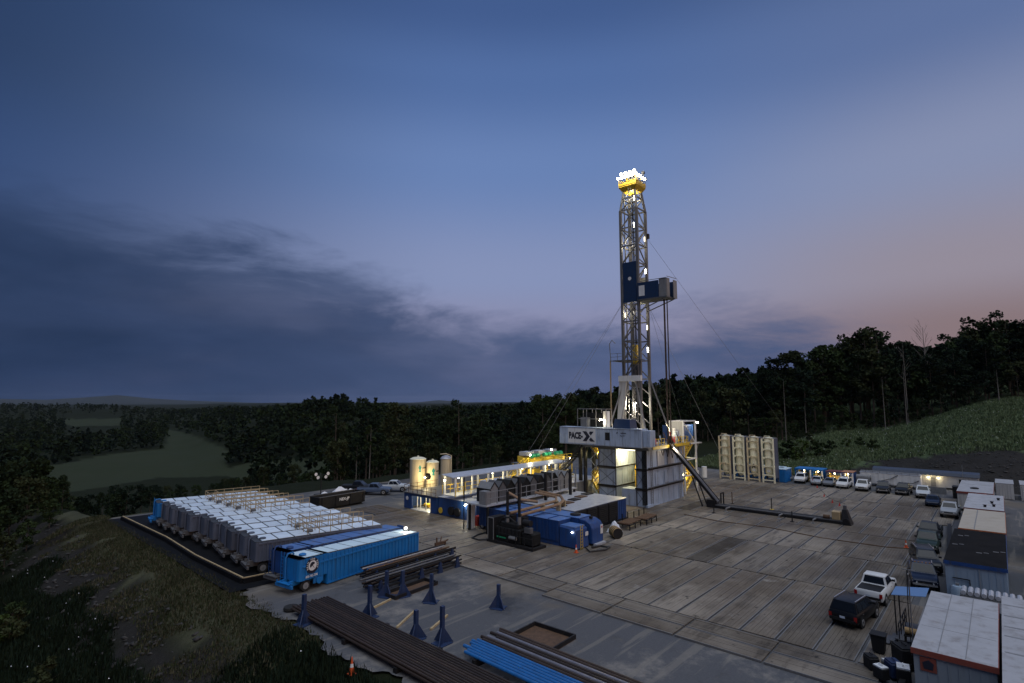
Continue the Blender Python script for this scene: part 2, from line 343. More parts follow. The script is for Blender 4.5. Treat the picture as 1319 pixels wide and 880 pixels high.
def light(parent, loc, watts, col=(1, .8, .5), r=.15, kind='POINT', to=None, size=1.0, spot=R(120)):
    l = bpy.data.lights.new('lamp_light', kind); l.energy = watts; l.color = col
    if kind == 'POINT': l.shadow_soft_size = r
    if kind == 'SPOT': l.shadow_soft_size = r; l.spot_size = spot; l.spot_blend = .5
    if kind == 'AREA': l.size = size
    o = bpy.data.objects.new('lamp_light', l); COL.objects.link(o)
    o0 = ORG.get(parent.name, Vector((0, 0, 0))) if parent else Vector((0, 0, 0))
    o.location = Vector(loc) - o0; o.parent = parent
    if to is not None: o.rotation_euler = (Vector(loc) - Vector(to)).to_track_quat('Z', 'Y').to_euler()
    return o
def text_mesh(name, body, size, mat, parent, mw, depth=.012, bold=0.0, squeeze=1.0):
    c = bpy.data.curves.new(name, 'FONT'); c.body = body; c.size = size; c.extrude = depth; c.offset = bold; c.align_x = 'CENTER'; c.align_y = 'CENTER'; c.resolution_u = 2
    t = bpy.data.objects.new('tmp', c); COL.objects.link(t)
    dg = bpy.context.evaluated_depsgraph_get(); me = bpy.data.meshes.new_from_object(t.evaluated_get(dg))
    bpy.data.objects.remove(t); me.name = name; me.transform(Matrix.Diagonal((squeeze, 1, 1, 1)))
    me.transform(mw); o0 = ORG.get(parent.name, Vector((0, 0, 0))); me.transform(Matrix.Translation(-o0))
    me.materials.clear(); me.materials.append(mat)
    o = bpy.data.objects.new(name, me); COL.objects.link(o); o.parent = parent; ORG[o.name] = o0; return o
def face_mat(origin, xdir, ydir):
    x, y = Vector(xdir).normalized(), Vector(ydir).normalized(); z = x.cross(y)
    m = Matrix((x, y, z)).transposed().to_4x4(); m.translation = Vector(origin); return m
# ================================================================== terrain
rng = np.random.default_rng(7); random.seed(7)
PXC = [-400, 0, 120, 230, 300, 430, 560, 680, 760, 900, 1000, 1100, 1319, 1700]
PROF = [
 [(60, -12), (110, -18), (200, -27), (320, -31), (1100, -31), (1500, -5), (2600, -25), (20000, -25)],
 [(60, -11), (110, -17), (200, -27), (320, -31), (1100, -31), (1500, -5), (2600, -25), (20000, -25)],
 [(80, -8), (120, -14), (220, -27), (320, -31), (1050, -31), (1450, -7), (2600, -25), (20000, -25)],
 [(95, -3), (130, -9), (230, -26), (330, -30), (800, -30), (1100, -18), (1700, -25), (20000, -25)],
 [(105, -1), (140, -7), (230, -24), (320, -27), (450, -24), (640, -9), (1200, -14), (20000, -25)],
 [(112, -.5), (150, -8), (220, -19), (330, -15), (450, 5.5), (800, -8), (20000, -25)],
 [(125, -.5), (160, -6), (220, -13), (300, -12), (400, -7), (800, -14), (20000, -25)],
 [(135, -.3), (170, -4), (220, -8), (330, -3), (800, -8), (20000, -20)],
 [(140, 0), (185, -3), (260, 3), (500, 4), (20000, -10)],
 [(140, 0), (180, .8), (230, 6), (400, 10), (20000, 0)],
 [(130, 0), (182, 2), (205, 8), (400, 16), (20000, 0)],
 [(110, 0), (176, 6), (200, 12), (400, 20), (20000, 0)],
 [(92, 0), (164, 16), (200, 20), (400, 28), (20000, 0)],
 [(60, 0), (130, 18), (200, 24), (400, 30), (20000, 0)]]
def smooth(a, b, x): t = np.clip((x - a) / (b - a), 0, 1); return t * t * (3 - 2 * t)
def vnoise(x, y, s):       # cheap value noise from sines
    x, y = x / s, y / s
    return (np.sin(x * 1.3 + 2.1 * np.sin(y * .7 + .5)) + np.sin(y * 1.7 + 1.7 * np.sin(x * .9 + 1.3)) + np.sin((x + y) * 2.3 + np.sin(x * 1.9 - y))) / 3
def fwdlat(x, y):
    return x * FH.x + y * FH.y, x * RT.x + y * RT.y
def height(x, y):
    x = np.asarray(x, float); y = np.asarray(y, float)
    f, r = fwdlat(x, y)
    px = np.where(f > 5, PCX + 703 * r / np.maximum(f, 5), np.where(r > 0, 1700, -400)); px = np.clip(px, -400, 1700)
    D = np.where(f > 5, f, np.hypot(f, r))
    cols = np.array([np.interp(D, [p[0] for p in pr], [p[1] for p in pr]) for pr in PROF])
    i = np.clip(np.searchsorted(PXC, px) - 1, 0, len(PXC) - 2); pa = np.array(PXC)
    t = (px - pa[i]) / (pa[i + 1] - pa[i]); t = t * t * (3 - 2 * t)
    idx = np.arange(x.size).reshape(x.shape)
    cf = cols.reshape(len(PXC), -1)
    z = cf[i.ravel(), idx.ravel()] * (1 - t.ravel()) + cf[i.ravel() + 1, idx.ravel()] * t.ravel(); z = z.reshape(x.shape)
    bank = np.interp(x, [-200, -60, -10, 2, 8, 13, 17, 19.5], [-30, -14, -8.6, -7.4, -5.6, -2.6, -.5, 0])
    z = np.where(x < 19.5, bank * (1 - smooth(70, 150, D)) + np.minimum(z, bank * .6) * smooth(70, 150, D), z)
    dxp = np.maximum(np.maximum(19.5 - x, x - 124), 0); dyp = np.maximum(np.maximum(-60 - y, y - 89), 0); d = np.hypot(dxp, dyp)
    z = np.where(x < 19.5, np.where(y > 89, z * smooth(0, 10, d), z), z * smooth(0, 16, d))
    rough = (vnoise(x, y, 5) * .28 + vnoise(x + 31, y - 9, 1.9) * .14 + vnoise(x, y, 40) * 1.6 * smooth(120, 300, d)) * smooth(.5, 6, d)
    z = z + rough
    return np.where(d < .01, -.16, z - .02)
def hgt(x, y): return float(height(np.array([x]), np.array([y]))[0])
u = np.linspace(-1, 1, 461); ax = 70 * np.sinh(u * 5.35)
GX, GY = np.meshgrid(ax + 40, ax + 40, indexing='ij'); GZ = height(GX, GY); n = len(ax)
verts = np.stack([GX, GY, GZ], -1).reshape(-1, 3)
ii, jj = np.meshgrid(np.arange(n - 1), np.arange(n - 1), indexing='ij'); q = (ii * n + jj).ravel()
faces = np.stack([q, q + n, q + n + 1, q + 1], -1)
def np_mesh(name, verts, faces, mats, parent=None, smooth_=False, midx=None):
    me = bpy.data.meshes.new(name); k = faces.shape[1]
    me.vertices.add(len(verts)); me.vertices.foreach_set('co', np.ascontiguousarray(verts, np.float32).ravel())
    me.loops.add(faces.size); me.loops.foreach_set('vertex_index', np.ascontiguousarray(faces, np.int32).ravel())
    me.polygons.add(len(faces)); me.polygons.foreach_set('loop_start', np.arange(0, faces.size, k, dtype=np.int32))
    for m in mats: me.materials.append(m)
    if midx is not None: me.polygons.foreach_set('material_index', np.ascontiguousarray(midx, np.int32))
    if smooth_: me.polygons.foreach_set('use_smooth', [True] * len(faces))
    me.update(calc_edges=True); me.validate()
    o = bpy.data.objects.new(name, me); COL.objects.link(o); o.parent = parent; return o
# zones of the ground that differ in what grows or lies there
def inpoly(px, py, poly):
    c = np.zeros(px.shape, bool); j = len(poly) - 1
    for i in range(len(poly)):
        (xi, yi), (xj, yj) = poly[i], poly[j]
        c ^= ((yi > py) != (yj > py)) & (px < (xj - xi) * (py - yi) / (yj - yi + 1e-9) + xi); j = i
    return c
def project(x, y, z):
    v = np.stack([x, y, z - CAMZ], -1); w = v @ np.array(FW); w_ = np.where(w > 1, w, 1)
    return np.where(w > 1, PCX + FPX * (v @ np.array(RT)) / w_, -9999), np.where(w > 1, PCY - FPX * (v @ np.array(CU)) / w_, -9999)
MEADOWS = [[(20, 608), (150, 584), (212, 578), (214, 553), (248, 560), (300, 582), (290, 602), (330, 612), (200, 616), (90, 634)],
           [(55, 540), (158, 539), (156, 548), (95, 549)], [(285, 606), (350, 588), (445, 596), (445, 617), (380, 624), (300, 618)]]
def zone_meadow(x, y, z):
    px, py = project(x, y, z); f, r = fwdlat(x, y); m = np.zeros(x.shape, bool)
    for p in MEADOWS: m |= inpoly(px, py, p)
    return m & (f > 150)
mea = zone_meadow(GX, GY, GZ).astype(float)
nz = vnoise(GX, GY, 3.3) * 1.5
tanb = ((GX > 15.2 + nz * .8) & (GX < 24) & (GY > 38) & (GY < 105)).astype(float)
rock = ((GX > 12.0 + nz) & (GX <= 15.2 + nz * .8) & (GY > 34) & (GY < 120)).astype(float)
gf, gr = fwdlat(GX, GY)
bankr = ((GX > 122) & (GY < 24 + nz * 2) & (GX < 158 + nz * 3 - .25 * GY)).astype(float)
rock = np.maximum(rock, bankr)
hillm = (bankr < .5) * smooth(0, 6, GX - 130) * (1 - smooth(38, 62, GY))
terrain = np_mesh('ground', verts, faces, [], smooth_=True); terrain['kind'] = 'structure'
ca = terrain.data.color_attributes.new('zone', 'FLOAT_COLOR', 'POINT')
ca.data.foreach_set('color', np.stack([mea, tanb, rock, hillm], -1).astype(np.float32).ravel())
gm = bpy.data.materials.new('ground cover'); gm.use_nodes = True; nt = gm.node_tree; pb = nt.nodes['Principled BSDF']; pb.inputs['Roughness'].default_value = .95; pb.inputs['Specular IOR Level'].default_value = .1
po = N('ShaderNodeNewGeometry').outputs['Position']
def noise_n(s, d=6, r=.6, vec=None):
    n = N('ShaderNodeTexNoise'); n.inputs['Scale'].default_value = s; n.inputs['Detail'].default_value = d; n.inputs['Roughness'].default_value = r; LK(vec or po, n.inputs['Vector']); return n.outputs[0]
nA, nB, nC = noise_n(.35, 8), noise_n(2.6, 7, .7), noise_n(.02, 8, .7)
at = N('ShaderNodeVertexColor', layer_name='zone'); sp = N('ShaderNodeSeparateColor'); LK(at.outputs[0], sp.inputs[0])
grass = mixc(nB, mixc(nA, (.006, .009, .004), (.014, .018, .008)), mixc(nA, (.01, .014, .006), (.024, .028, .013)))
mead = mixc(nC, mixc(nB, (.02, .03, .016), (.032, .042, .022)), mixc(nB, (.034, .042, .024), (.05, .055, .032)))
tanc = mixc(nB, mixc(nA, (.018, .023, .01), (.07, .07, .042)), mixc(nA, (.036, .042, .02), (.15, .145, .1)))
rockc = mixc(nB, mixc(nA, (.008, .008, .008), (.026, .024, .023)), mixc(nA, (.018, .017, .016), (.06, .056, .052)))
c = mixc(sp.outputs[0], grass, mead); c = mixc(sp.outputs[1], c, tanc); c = mixc(sp.outputs[2], c, rockc)
c = mixc(at.outputs[1], c, mixc(nB, (.05, .075, .035), (.1, .13, .07)))
LK(c, pb.inputs['Base Color'])
bp = N('ShaderNodeBump'); bp.inputs['Strength'].default_value = .9; bp.inputs['Distance'].default_value = .25; LK(nB, bp.inputs['Height']); LK(bp.outputs[0], pb.inputs['Normal'])
terrain.data.materials.append(gm)
# ------------------------------------------------------------------ the pad: dark rolled gravel and asphalt millings
pm = bpy.data.materials.new('rolled dark gravel'); pm.use_nodes = True; nt = pm.node_tree; pb = nt.nodes['Principled BSDF']; pb.inputs['Roughness'].default_value = .85; pb.inputs['Specular IOR Level'].default_value = .25
po = N('ShaderNodeNewGeometry').outputs['Position']
a1, a2, a3, a4 = noise_n(.16, 7, .62), noise_n(.9, 8, .7), noise_n(7, 4, .7), noise_n(.05, 4)
base = mixc(a3, (.06, .063, .072), (.115, .118, .13))
scuff = N('ShaderNodeMapRange', interpolation_type='SMOOTHSTEP'); LK(math_n('ADD', math_n('MULTIPLY', a1, .65), math_n('MULTIPLY', a2, .35)), scuff.inputs[0]); scuff.inputs[1].default_value = .5; scuff.inputs[2].default_value = .66
c = mixc(scuff.outputs[0], base, mixc(a3, (.16, .15, .14), (.27, .25, .23)))
tr = N('ShaderNodeMapRange', interpolation_type='SMOOTHSTEP'); LK(a4, tr.inputs[0]); tr.inputs[1].default_value = .5; tr.inputs[2].default_value = .6; tr.inputs[4].default_value = .6
c = mixc(tr.outputs[0], c, (.15, .125, .095))
wet = N('ShaderNodeMapRange', interpolation_type='SMOOTHSTEP'); LK(math_n('ADD', math_n('MULTIPLY', noise_n(.11, 5), .7), math_n('MULTIPLY', a2, .3)), wet.inputs[0]); wet.inputs[1].default_value = .54; wet.inputs[2].default_value = .64; wet.inputs[4].default_value = .75
c = mixc(wet.outputs[0], c, (.028, .028, .03))
mpt = N('ShaderNodeMapping'); mpt.inputs['Rotation'].default_value = (0, 0, .5); mpt.inputs['Scale'].default_value = (.09, 1.5, 1); LK(po, mpt.inputs[0])
trk = N('ShaderNodeMapRange', interpolation_type='SMOOTHSTEP'); LK(noise_n(.8, 6, .6, mpt.outputs[0]), trk.inputs[0]); trk.inputs[1].default_value = .55; trk.inputs[2].default_value = .63; trk.inputs[4].default_value = .5
c = mixc(trk.outputs[0], c, (.2, .185, .165))
rgh = N('ShaderNodeMapRange'); LK(wet.outputs[0], rgh.inputs[0]); rgh.inputs[3].default_value = .88; rgh.inputs[4].default_value = .4; LK(rgh.outputs[0], pb.inputs['Roughness'])
LK(c, pb.inputs['Base Color'])
bp = N('ShaderNodeBump'); bp.inputs['Strength'].default_value = .5; bp.inputs['Distance'].default_value = .03; LK(a3, bp.inputs['Height']); LK(bp.outputs[0], pb.inputs['Normal'])
mb = MB(); edge = []
for i in range(421):
    y = -60 + i * 149 / 420; edge.append(((20.2 if y > 47 else 19.4) + .45 * math.sin(y * .55) + .25 * math.sin(y * 1.7) + .12 * math.sin(y * 5.1) + random.uniform(-.07, .07), y))
pts = edge + [(124.5, 89), (124.5, -60)]
mb.add([(p[0], p[1], 0) for p in pts], [tuple(reversed(range(len(pts))))])
pad = mb.build('gravel_pad', pm); pad['kind'] = 'structure'
if pad.data.polygons[0].normal.z < 0: pad.data.flip_normals()
# ------------------------------------------------------------------ timber rig mats, each one its own piece
deck = bpy.data.objects.new('mat_deck', None); COL.objects.link(deck); deck['kind'] = 'structure'; deck.location = (60, 30, 0); ORG['mat_deck'] = Vector((0, 0, 0))
def mat_mesh(L, wd, seed, m):
    rr = random.Random(seed); b = MB(); npl = 8; pw = wd / npl
    for i in range(npl):
        h = .1 + rr.uniform(-.008, .008); y0 = -wd / 2 + i * pw
        b.box(-L / 2 + rr.uniform(0, .03), L / 2 - rr.uniform(0, .03), y0 + .008, y0 + pw - .008, 0, h)
    b.cm = 1
    for s in (-1, 1): b.box(-L / 2, L / 2, s * (wd / 2 - .005), s * (wd / 2 + .055), 0, .112)
    o = b.build('mat', [m, K['matedge']], fix=False); me = o.data; bpy.data.objects.remove(o); return me
lens = {}
def put_mat(cx, cy, L, wd, rot, dark=False):
    key = (round(L, 1), round(wd, 1), dark, random.randrange(3))
    if key not in lens: lens[key] = mat_mesh(L - .14, wd - .25, len(lens), K['matdark' if dark else 'mat'])
    o = bpy.data.objects.new('mat', lens[key]); COL.objects.link(o); o.parent = deck
    o.location = (cx - 60 + random.uniform(-.04, .04), cy - 30 + random.uniform(-.02, .02), random.uniform(0.006, .03)); o.rotation_euler = (random.uniform(-.0015, .0015), random.uniform(-.0006, .0006), rot + random.uniform(-.003, .003))
rows = [(38.95, 52.5), (52.5, 63.7), (63.7, 75.6), (75.6, 87.6), (87.6, 99.6), (99.6, 111.6)]
for ri, (x0, x1) in enumerate(rows):
    ymin = 5.2; ymax = [64, 64, 62, 60, 52, 46][ri]; k = 0; y = ymin + (.0, .9, .4, 1.3, .2, .8)[ri]
    while y + 2.25 <= ymax:
        if not (ri >= 4 and y > 46): put_mat((x0 + x1) / 2, y + 1.125, x1 - x0, 2.25, 0, dark=random.random() < .03)
        y += 2.25
y = 6.0
while y < 46:
    L = 5.6
    x0, x1 = (36.15, 38.9) if y > 27.5 else (35.2, 38.9)
    nrow = 1 if y > 27.5 else 2
    for j in range(nrow):
        w_ = (x1 - x0) / nrow; put_mat(x0 + w_ * (j + .5), y + L / 2, L, w_, math.pi / 2)
    y += L
for y in np.arange(47.5, 68, 5.6):
    for j in range(2): put_mat(44.3 + j * 2.3 + (y - 47) * .06, y + 2.8, 5.6, 2.25, math.pi / 2)
# ================================================================== vegetation
def leafm(name, col, var=.35):
    m = M(name, col, .9, var=var, scale=.35, space='pos', orand=.25, spec=.03)
    return m
LM = [leafm('leaf deep green', (.02, .031, .016)), leafm('leaf mid green', (.028, .043, .018)), leafm('leaf olive', (.034, .042, .02)), leafm('leaf bright green', (.045, .07, .022)), leafm('leaf dark evergreen', (.014, .023, .015))]
def crown_arrays(rg, H, Rr, base, nclump, per, leaf, open_=.0):
    """leaf quads gathered in clumps through an uneven crown; returns verts, faces"""
    cs = []
    for i in range(nclump):
        t = rg.random() ** .85; h = base + (H - base) * (.06 + .9 * t)
        prof = (1 - (abs(t - .38) / .66) ** 2.2) ** .5 if abs(t - .38) < .66 else .12
        a = rg.uniform(0, 6.283); rad = Rr * max(prof, .12) * rg.random() ** .5 * .86
        cs.append((rad * math.cos(a), rad * math.sin(a), h + rg.normal() * .02 * H, Rr * rg.uniform(.2, .34)))
    P = []
    for cx, cy, cz, cr in cs:
        d = rg.normal(size=(per, 3)); d /= np.linalg.norm(d, axis=1)[:, None]; rr_ = cr * rg.uniform(.45, 1.05, per)[:, None]
        P.append(np.array([cx, cy, cz]) + d * rr_ * np.array([1, 1, .72]))
    P = np.concatenate(P); m = len(P)
    a = rg.normal(size=(m, 3)); a /= np.linalg.norm(a, axis=1)[:, None]; b = rg.normal(size=(m, 3)); b -= a * (a * b).sum(1)[:, None]; b /= np.linalg.norm(b, axis=1)[:, None]
    s = leaf * rg.uniform(.6, 1.25, m)[:, None]; a = a * s; b = b * s * .75
    V = np.stack([P - a, P - b * .9, P + a, P + b], 1).reshape(-1, 3); F = np.arange(4 * m).reshape(-1, 4)
    return V, F
def trunk_mb(rg, H, base, r, Rr, mat, lean=.02):
    b = MB(); lx, ly = rg.normal() * lean, rg.normal() * lean
    pt = lambda t: Vector((lx * H * t, ly * H * t, H * t))
    ts = [0, .04, .3, .55, .8, .95]
    for i in range(5): b.cyl(pt(ts[i]), pt(ts[i + 1]), r * (1.35 if i == 0 else 1 - ts[i] * .9), 7, r * (1 - ts[i + 1] * .9), caps=False)
    for i in range(6):
        t = base / H + (0.9 - base / H) * (i + .3) / 6; a = rg.uniform(0, 6.28); L = Rr * rg.uniform(.5, .85)
        p = pt(t); b.cyl(p, p + Vector((math.cos(a) * L, math.sin(a) * L, L * .7)), r * .35 * (1.1 - t), 5, r * .08, caps=False)
    return b
TREES = {}
def tree_kind(key, H, Rr, base, nclump, per, leaf, r, leafmat, bark, seed):
    rg = np.random.default_rng(seed); V, F = crown_arrays(rg, H, Rr, base, nclump, per, leaf)
    o = np_mesh('crown', V, F, [leafmat]); cme = o.data; bpy.data.objects.remove(o)
    t = trunk_mb(rg, H, base, r, Rr, bark).build('trunk', bark, fix=False, smooth=True); tme = t.data; bpy.data.objects.remove(t)
    TREES.setdefault(key, []).append((cme, tme))
for i in range(5): tree_kind('tall', 20 + i * .8, 4.2 + .35 * i, 6.5, 34 + 2 * i, 46, .46, .3, LM[[0, 1, 0, 2, 4][i]], K['trunk'], 20 + i)
for i in range(3): tree_kind('open', 22, 5.2, 7.0, 24, 46, .42, .32, LM[[0, 1, 2][i]], K['trunk'], 40 + i)
for i in range(4): tree_kind('round', 11 + i, 4 + .3 * i, 1.6, 26, 46, .4, .2, LM[[1, 0, 2, 4][i]], K['trunk'], 60 + i)
for i in range(3): tree_kind('bush', 3.2 + .5 * i, 2.0, -.1, 14, 46, .24, .06, LM[[1, 3, 2][i]], K['trunk'], 80 + i)
for i in range(2): tree_kind('slim', 17, 2.3, 7.0, 18, 40, .36, .16, LM[[1, 0][i]], K['birch'], 90 + i)
ntree = 0
def put_tree(key, x, y, s, label, name, group, var=None, zoff=-.15, sink=0):
    global ntree
    v = TREES[key]; cme, tme = v[random.randrange(len(v)) if var is None else var % len(v)]
    o = bpy.data.objects.new(name, None); COL.objects.link(o); o.location = (x, y, hgt(x, y) + zoff - sink); o.rotation_euler = (0, 0, random.uniform(0, 6.28)); s2 = s * random.uniform(.92, 1.08); o.scale = (s2, s2, s * random.uniform(.95, 1.05))
    tag(o, label, 'shrub' if key == 'bush' else 'tree', group)
    for nme, me in (('trunk', tme), ('crown', cme)):
        c_ = bpy.data.objects.new(nme, me); COL.objects.link(c_); c_.parent = o
    ntree += 1
    return o
def at_px(px, D):
    r = (px - PCX) / 703 * D; return FH.x * D + RT.x * r, FH.y * D + RT.y * r
# hillside wood right of the rig: front edge, then the trees behind it
LAB_R = 'tall dark leafy tree in the wood along the grassy hillside'
front = [(905, 186), (1000, 180), (1100, 174), (1200, 168), (1319, 163)]
RGT = [(690, 512), (740, 507), (800, 503), (860, 500), (900, 496), (930, 487), (965, 474), (1000, 462), (1050, 447), (1080, 436), (1110, 428), (1150, 434), (1200, 448), (1235, 432), (1262, 414), (1330, 408), (1450, 405)]
def ridge_y(px): return np.interp(px, [p[0] for p in RGT], [p[1] for p in RGT])
def place_to_top(key, px, D, ytop, label, name, group, lo=.6, hi=1.5):
    x, y = at_px(px, D); zt = CAMZ + (HOR - ytop) / 703 * D; h0 = {'tall': 21.5, 'open': 22, 'round': 12.5, 'slim': 17, 'bush': 3.6}[key]
    s = (zt - hgt(x, y)) / h0; return put_tree(key, x, y, float(np.clip(s, lo, hi)), label, name, group)
for px in np.arange(880, 1420, 13.5):
    fd = np.interp(px, [p[0] for p in front], [p[1] for p in front])
    q = px + random.uniform(-4, 4)
    place_to_top('tall', q, fd + random.uniform(14, 24), ridge_y(q) + random.uniform(-2, 10), LAB_R, 'hillside_tree', 'hillside wood trees')
for px in np.arange(884, 1420, 15):
    fd = np.interp(px, [p[0] for p in front], [p[1] for p in front]); q = px + random.uniform(-5, 5)
    place_to_top(random.choice(['tall', 'tall', 'round']), q, fd + random.uniform(3, 11), ridge_y(q) + random.uniform(14, 40), LAB_R, 'hillside_tree', 'hillside wood trees')
for px in np.arange(890, 1420, 19):
    fd = np.interp(px, [p[0] for p in front], [p[1] for p in front]); q = px + random.uniform(-6, 6)
    x, y = at_px(q, fd + random.uniform(0, 4)); put_tree('round', x, y, random.uniform(.5, .85), 'low leafy tree at the edge of the hillside wood', 'edge_tree', 'low trees at the wood edge')
for px, yt, D in ((1116, 421, 186), (1136, 424, 184), (1098, 436, 190), (1062, 441, 188), (1226, 428, 184), (1262, 410, 182), (1290, 405, 180), (1308, 406, 176), (1178, 438, 188)):
    place_to_top('open', px, D, yt, 'high open-crowned tree with sky between its branches on the hill', 'open_tree', 'open-crowned hill trees')
# bare dead tree and pale trunks
def bare_tree(px, D, ytop, label, name, r=.2, nb=16, spread=3.4, mat='birch'):
    x, y = at_px(px, D); z0 = hgt(x, y) - .2; H = CAMZ + (HOR - ytop) / 703 * D - z0; rg = random.Random(int(px))
    o = thing(name, label, 'tree', (x, y, z0)); b = MB(); lx = rg.uniform(-.03, .03)
    tp = lambda t: Vector((lx * H * t, 0, H * t))
    for i in range(5): b.cyl(tp(i / 5), tp((i + 1) / 5), r * (1 - i * .17), 7, r * (1 - (i + 1) * .17), caps=False)
    b.build('trunk', K[mat], o, smooth=True)
    if nb:
        b = MB()
        for i in range(nb):
            t = .5 + .48 * i / nb; a = rg.uniform(0, 6.28); L = spread * rg.uniform(.6, 1.1); p = tp(t); e = p + Vector((math.cos(a) * L * .75, math.sin(a) * L * .75, L * 1.05)); b.cyl(p, e, r * .32 * (1.2 - t), 5, .02, caps=False)
            for k in range(4):
                s_ = p.lerp(e, .35 + .15 * k); a2 = a + rg.uniform(-1.2, 1.2); l2 = L * .4; b.cyl(s_, s_ + Vector((math.cos(a2) * l2 * .7, math.sin(a2) * l2 * .7, l2)), .035, 4, .01, caps=False)
        b.build('branches', K[mat], o)
    return o
bare_tree(1196, 176, 421, 'bare dead tree with fine grey branches rising above the wood', 'dead_tree', .3, 18, 4.2)
bare_tree(1168, 172, 444, 'slender pale dead tree left of the bare grey tree', 'dead_tree', .2, 12, 2.4)
for i, (px, D, yt, lb) in enumerate(((1010, 178, 490, 'leaning pale bare trunk at the wood edge above the silos'), (1138, 171, 486, 'thick pale trunk at the wood edge below the high open crowns'), (1287, 163, 476, 'pale straight trunk at the wood edge over the grass slope'), (1166, 170, 470, 'thin pale trunk at the wood edge below the slender dead tree'), (1036, 177, 520, 'short pale broken trunk right of the leaning trunk'))):
    bare_tree(px, D, yt, lb, 'pale_trunk', .16, 0)
# wooded slope behind the mud tanks and the rig
LAB_M = 'leafy tree in the dark wood beyond the mud tanks and rig'
for k in range(105):
    px = random.uniform(432, 905); D0 = np.interp(px, [432, 560, 680, 760, 905], [128, 150, 158, 168, 178]); D = D0 * random.uniform(1.0, 1.62)
    x, y = at_px(px, D)
    if x > 118 or y > 92: put_tree(random.choice(['tall', 'tall', 'round', 'open']), x, y, random.uniform(.72, .98), LAB_M, 'wood_tree', 'wood trees behind the rig')
for px in np.arange(690, 900, 15):
    q = px + random.uniform(-4, 4); place_to_top('tall', q, random.uniform(230, 262), ridge_y(q) + random.uniform(-1, 8), LAB_M, 'wood_tree', 'wood trees behind the rig')
for px in np.arange(436, 720, 13):
    D = np.interp(px, [432, 560, 720], [121, 140, 150]) + random.uniform(-2, 6); x, y = at_px(px + random.uniform(-4, 4), D)
    put_tree(random.choice(['round', 'round', 'slim']), x, y, random.uniform(.45, .75), 'small bright leafy tree at the pad edge behind the tanks', 'edge_tree', 'small trees along the pad edge')
# left of the tank farm, below the bank
LAB_L = 'dark leafy tree below the bank beside the tank farm'
for k in range(95):
    px = random.uniform(-60, 432); lo = np.interp(px, [-60, 60, 180, 300, 432], [72, 88, 112, 122, 128]); D = lo * random.uniform(1.0, 1.9)
    x, y = at_px(px, D); z = hgt(x, y); pxx, pyy = px, HOR + 703 * (CAMZ - z) / D
    if zone_meadow(np.array([x]), np.array([y]), np.array([z]))[0]: continue
    # crowns stay below the open meadow where it is seen
    ylim = np.interp(px, [-60, 0, 60, 100, 150, 240, 300, 432], [585, 600, 610, 640, 628, 622, 612, 600]); s = (CAMZ + (HOR - ylim) / 703 * D - z) / 12.5
    s = min(s, 1.25) * random.uniform(.75, 1)
    if s < .25: continue
    put_tree('round', x, y, s, LAB_L, 'valley_tree', 'trees below the bank')
place_to_top('round', 62, 96, 596, 'broad dark tree standing above its neighbours in front of the meadow', 'broad_tree', None, .8, 2.2)
for px, yt in ((365, 592), (383, 598), (345, 604)): place_to_top('round', px, 150, yt, 'lighter green tree behind the tan railings of the tank farm', 'light_green_tree', 'lighter trees behind the tank farm', .5, 2)
for px, D, s in ((1012, 141, 1.5), (1030, 140, 1.3), (1052, 139, 1.2), (1021, 138, .9), (1040, 150, 1.2), (1066, 146, .8), (1088, 146, .7), (1120, 141, .8), (1104, 150, .7), (985, 142, 1.1), (960, 145, 1.2), (940, 146, 1.3)):
    x, y = at_px(px, D); put_tree('bush', x, y, s, 'low green shrub on the slope behind the silos and containers', 'shrub', 'shrubs behind the silos')
# undergrowth on the slope below the bank
for px, D, s in ((-30, 70, .75), (5, 74, .62), (28, 78, .6), (48, 82, .55), (70, 86, .5), (92, 90, .45), (-12, 82, .9), (20, 90, .85), (50, 95, .75), (82, 99, .6), (104, 104, .5), (-40, 60, .6), (0, 62, .42), (26, 66, .36), (52, 70, .33), (78, 76, .34), (112, 96, .35)):
    x, y = at_px(px, D); put_tree('round', x, y, s, LAB_L, 'valley_tree', 'trees below the bank')
for k in range(64):
    x, y = random.uniform(-12, 10), random.uniform(30, 84)
    if x > 5 and random.random() < .5: continue
    put_tree('bush', x, y, random.uniform(.35, .8) * (1.3 if x < 0 else 1), 'low dark bush in the undergrowth below the pad bank', 'bush', 'bushes below the bank')
# far woods: one mass
def forest(name, n, pxr, Dr, hr, leafq, cond, mats, per=46):
    Vs, Fs, Ms = [], [], []; base = 0; rg = np.random.default_rng(5)
    tmpl = []
    for i in range(6):
        V, F = crown_arrays(rg, 1.0, .32, .05, 9, per // 9 + 1, leafq); tmpl.append((V, F))
    pxs = rg.uniform(*pxr, n); D = np.exp(rg.uniform(math.log(Dr[0]), math.log(Dr[1]), n))
    x, y = at_px(pxs, D); z = height(x, y); ok = cond(pxs, D, x, y, z)
    for k in np.nonzero(ok)[0]:
        V, F = tmpl[k % 6]; h = rg.uniform(*hr); a = rg.uniform(0, 6.28); ca_, sa = math.cos(a) * h, math.sin(a) * h
        Vs.append(np.stack([V[:, 0] * ca_ - V[:, 1] * sa + x[k], V[:, 0] * sa + V[:, 1] * ca_ + y[k], V[:, 2] * h + z[k] - .3], -1)); Fs.append(F + base); base += len(V); Ms.append(np.full(len(F), rg.integers(len(mats))))
    o = np_mesh(name, np.concatenate(Vs), np.concatenate(Fs), mats, midx=np.concatenate(Ms)); return o
far_ok = lambda p, D, x, y, z: ~zone_meadow(x, y, z) & ~((p < 330) & (D < 300) & (p > 20)) & ~((p > 430) & (D < 210)) & ~((p < 432) & (D < 230)) & ~((p > 200) & (p < 300) & (D > 330) & (D < 430))
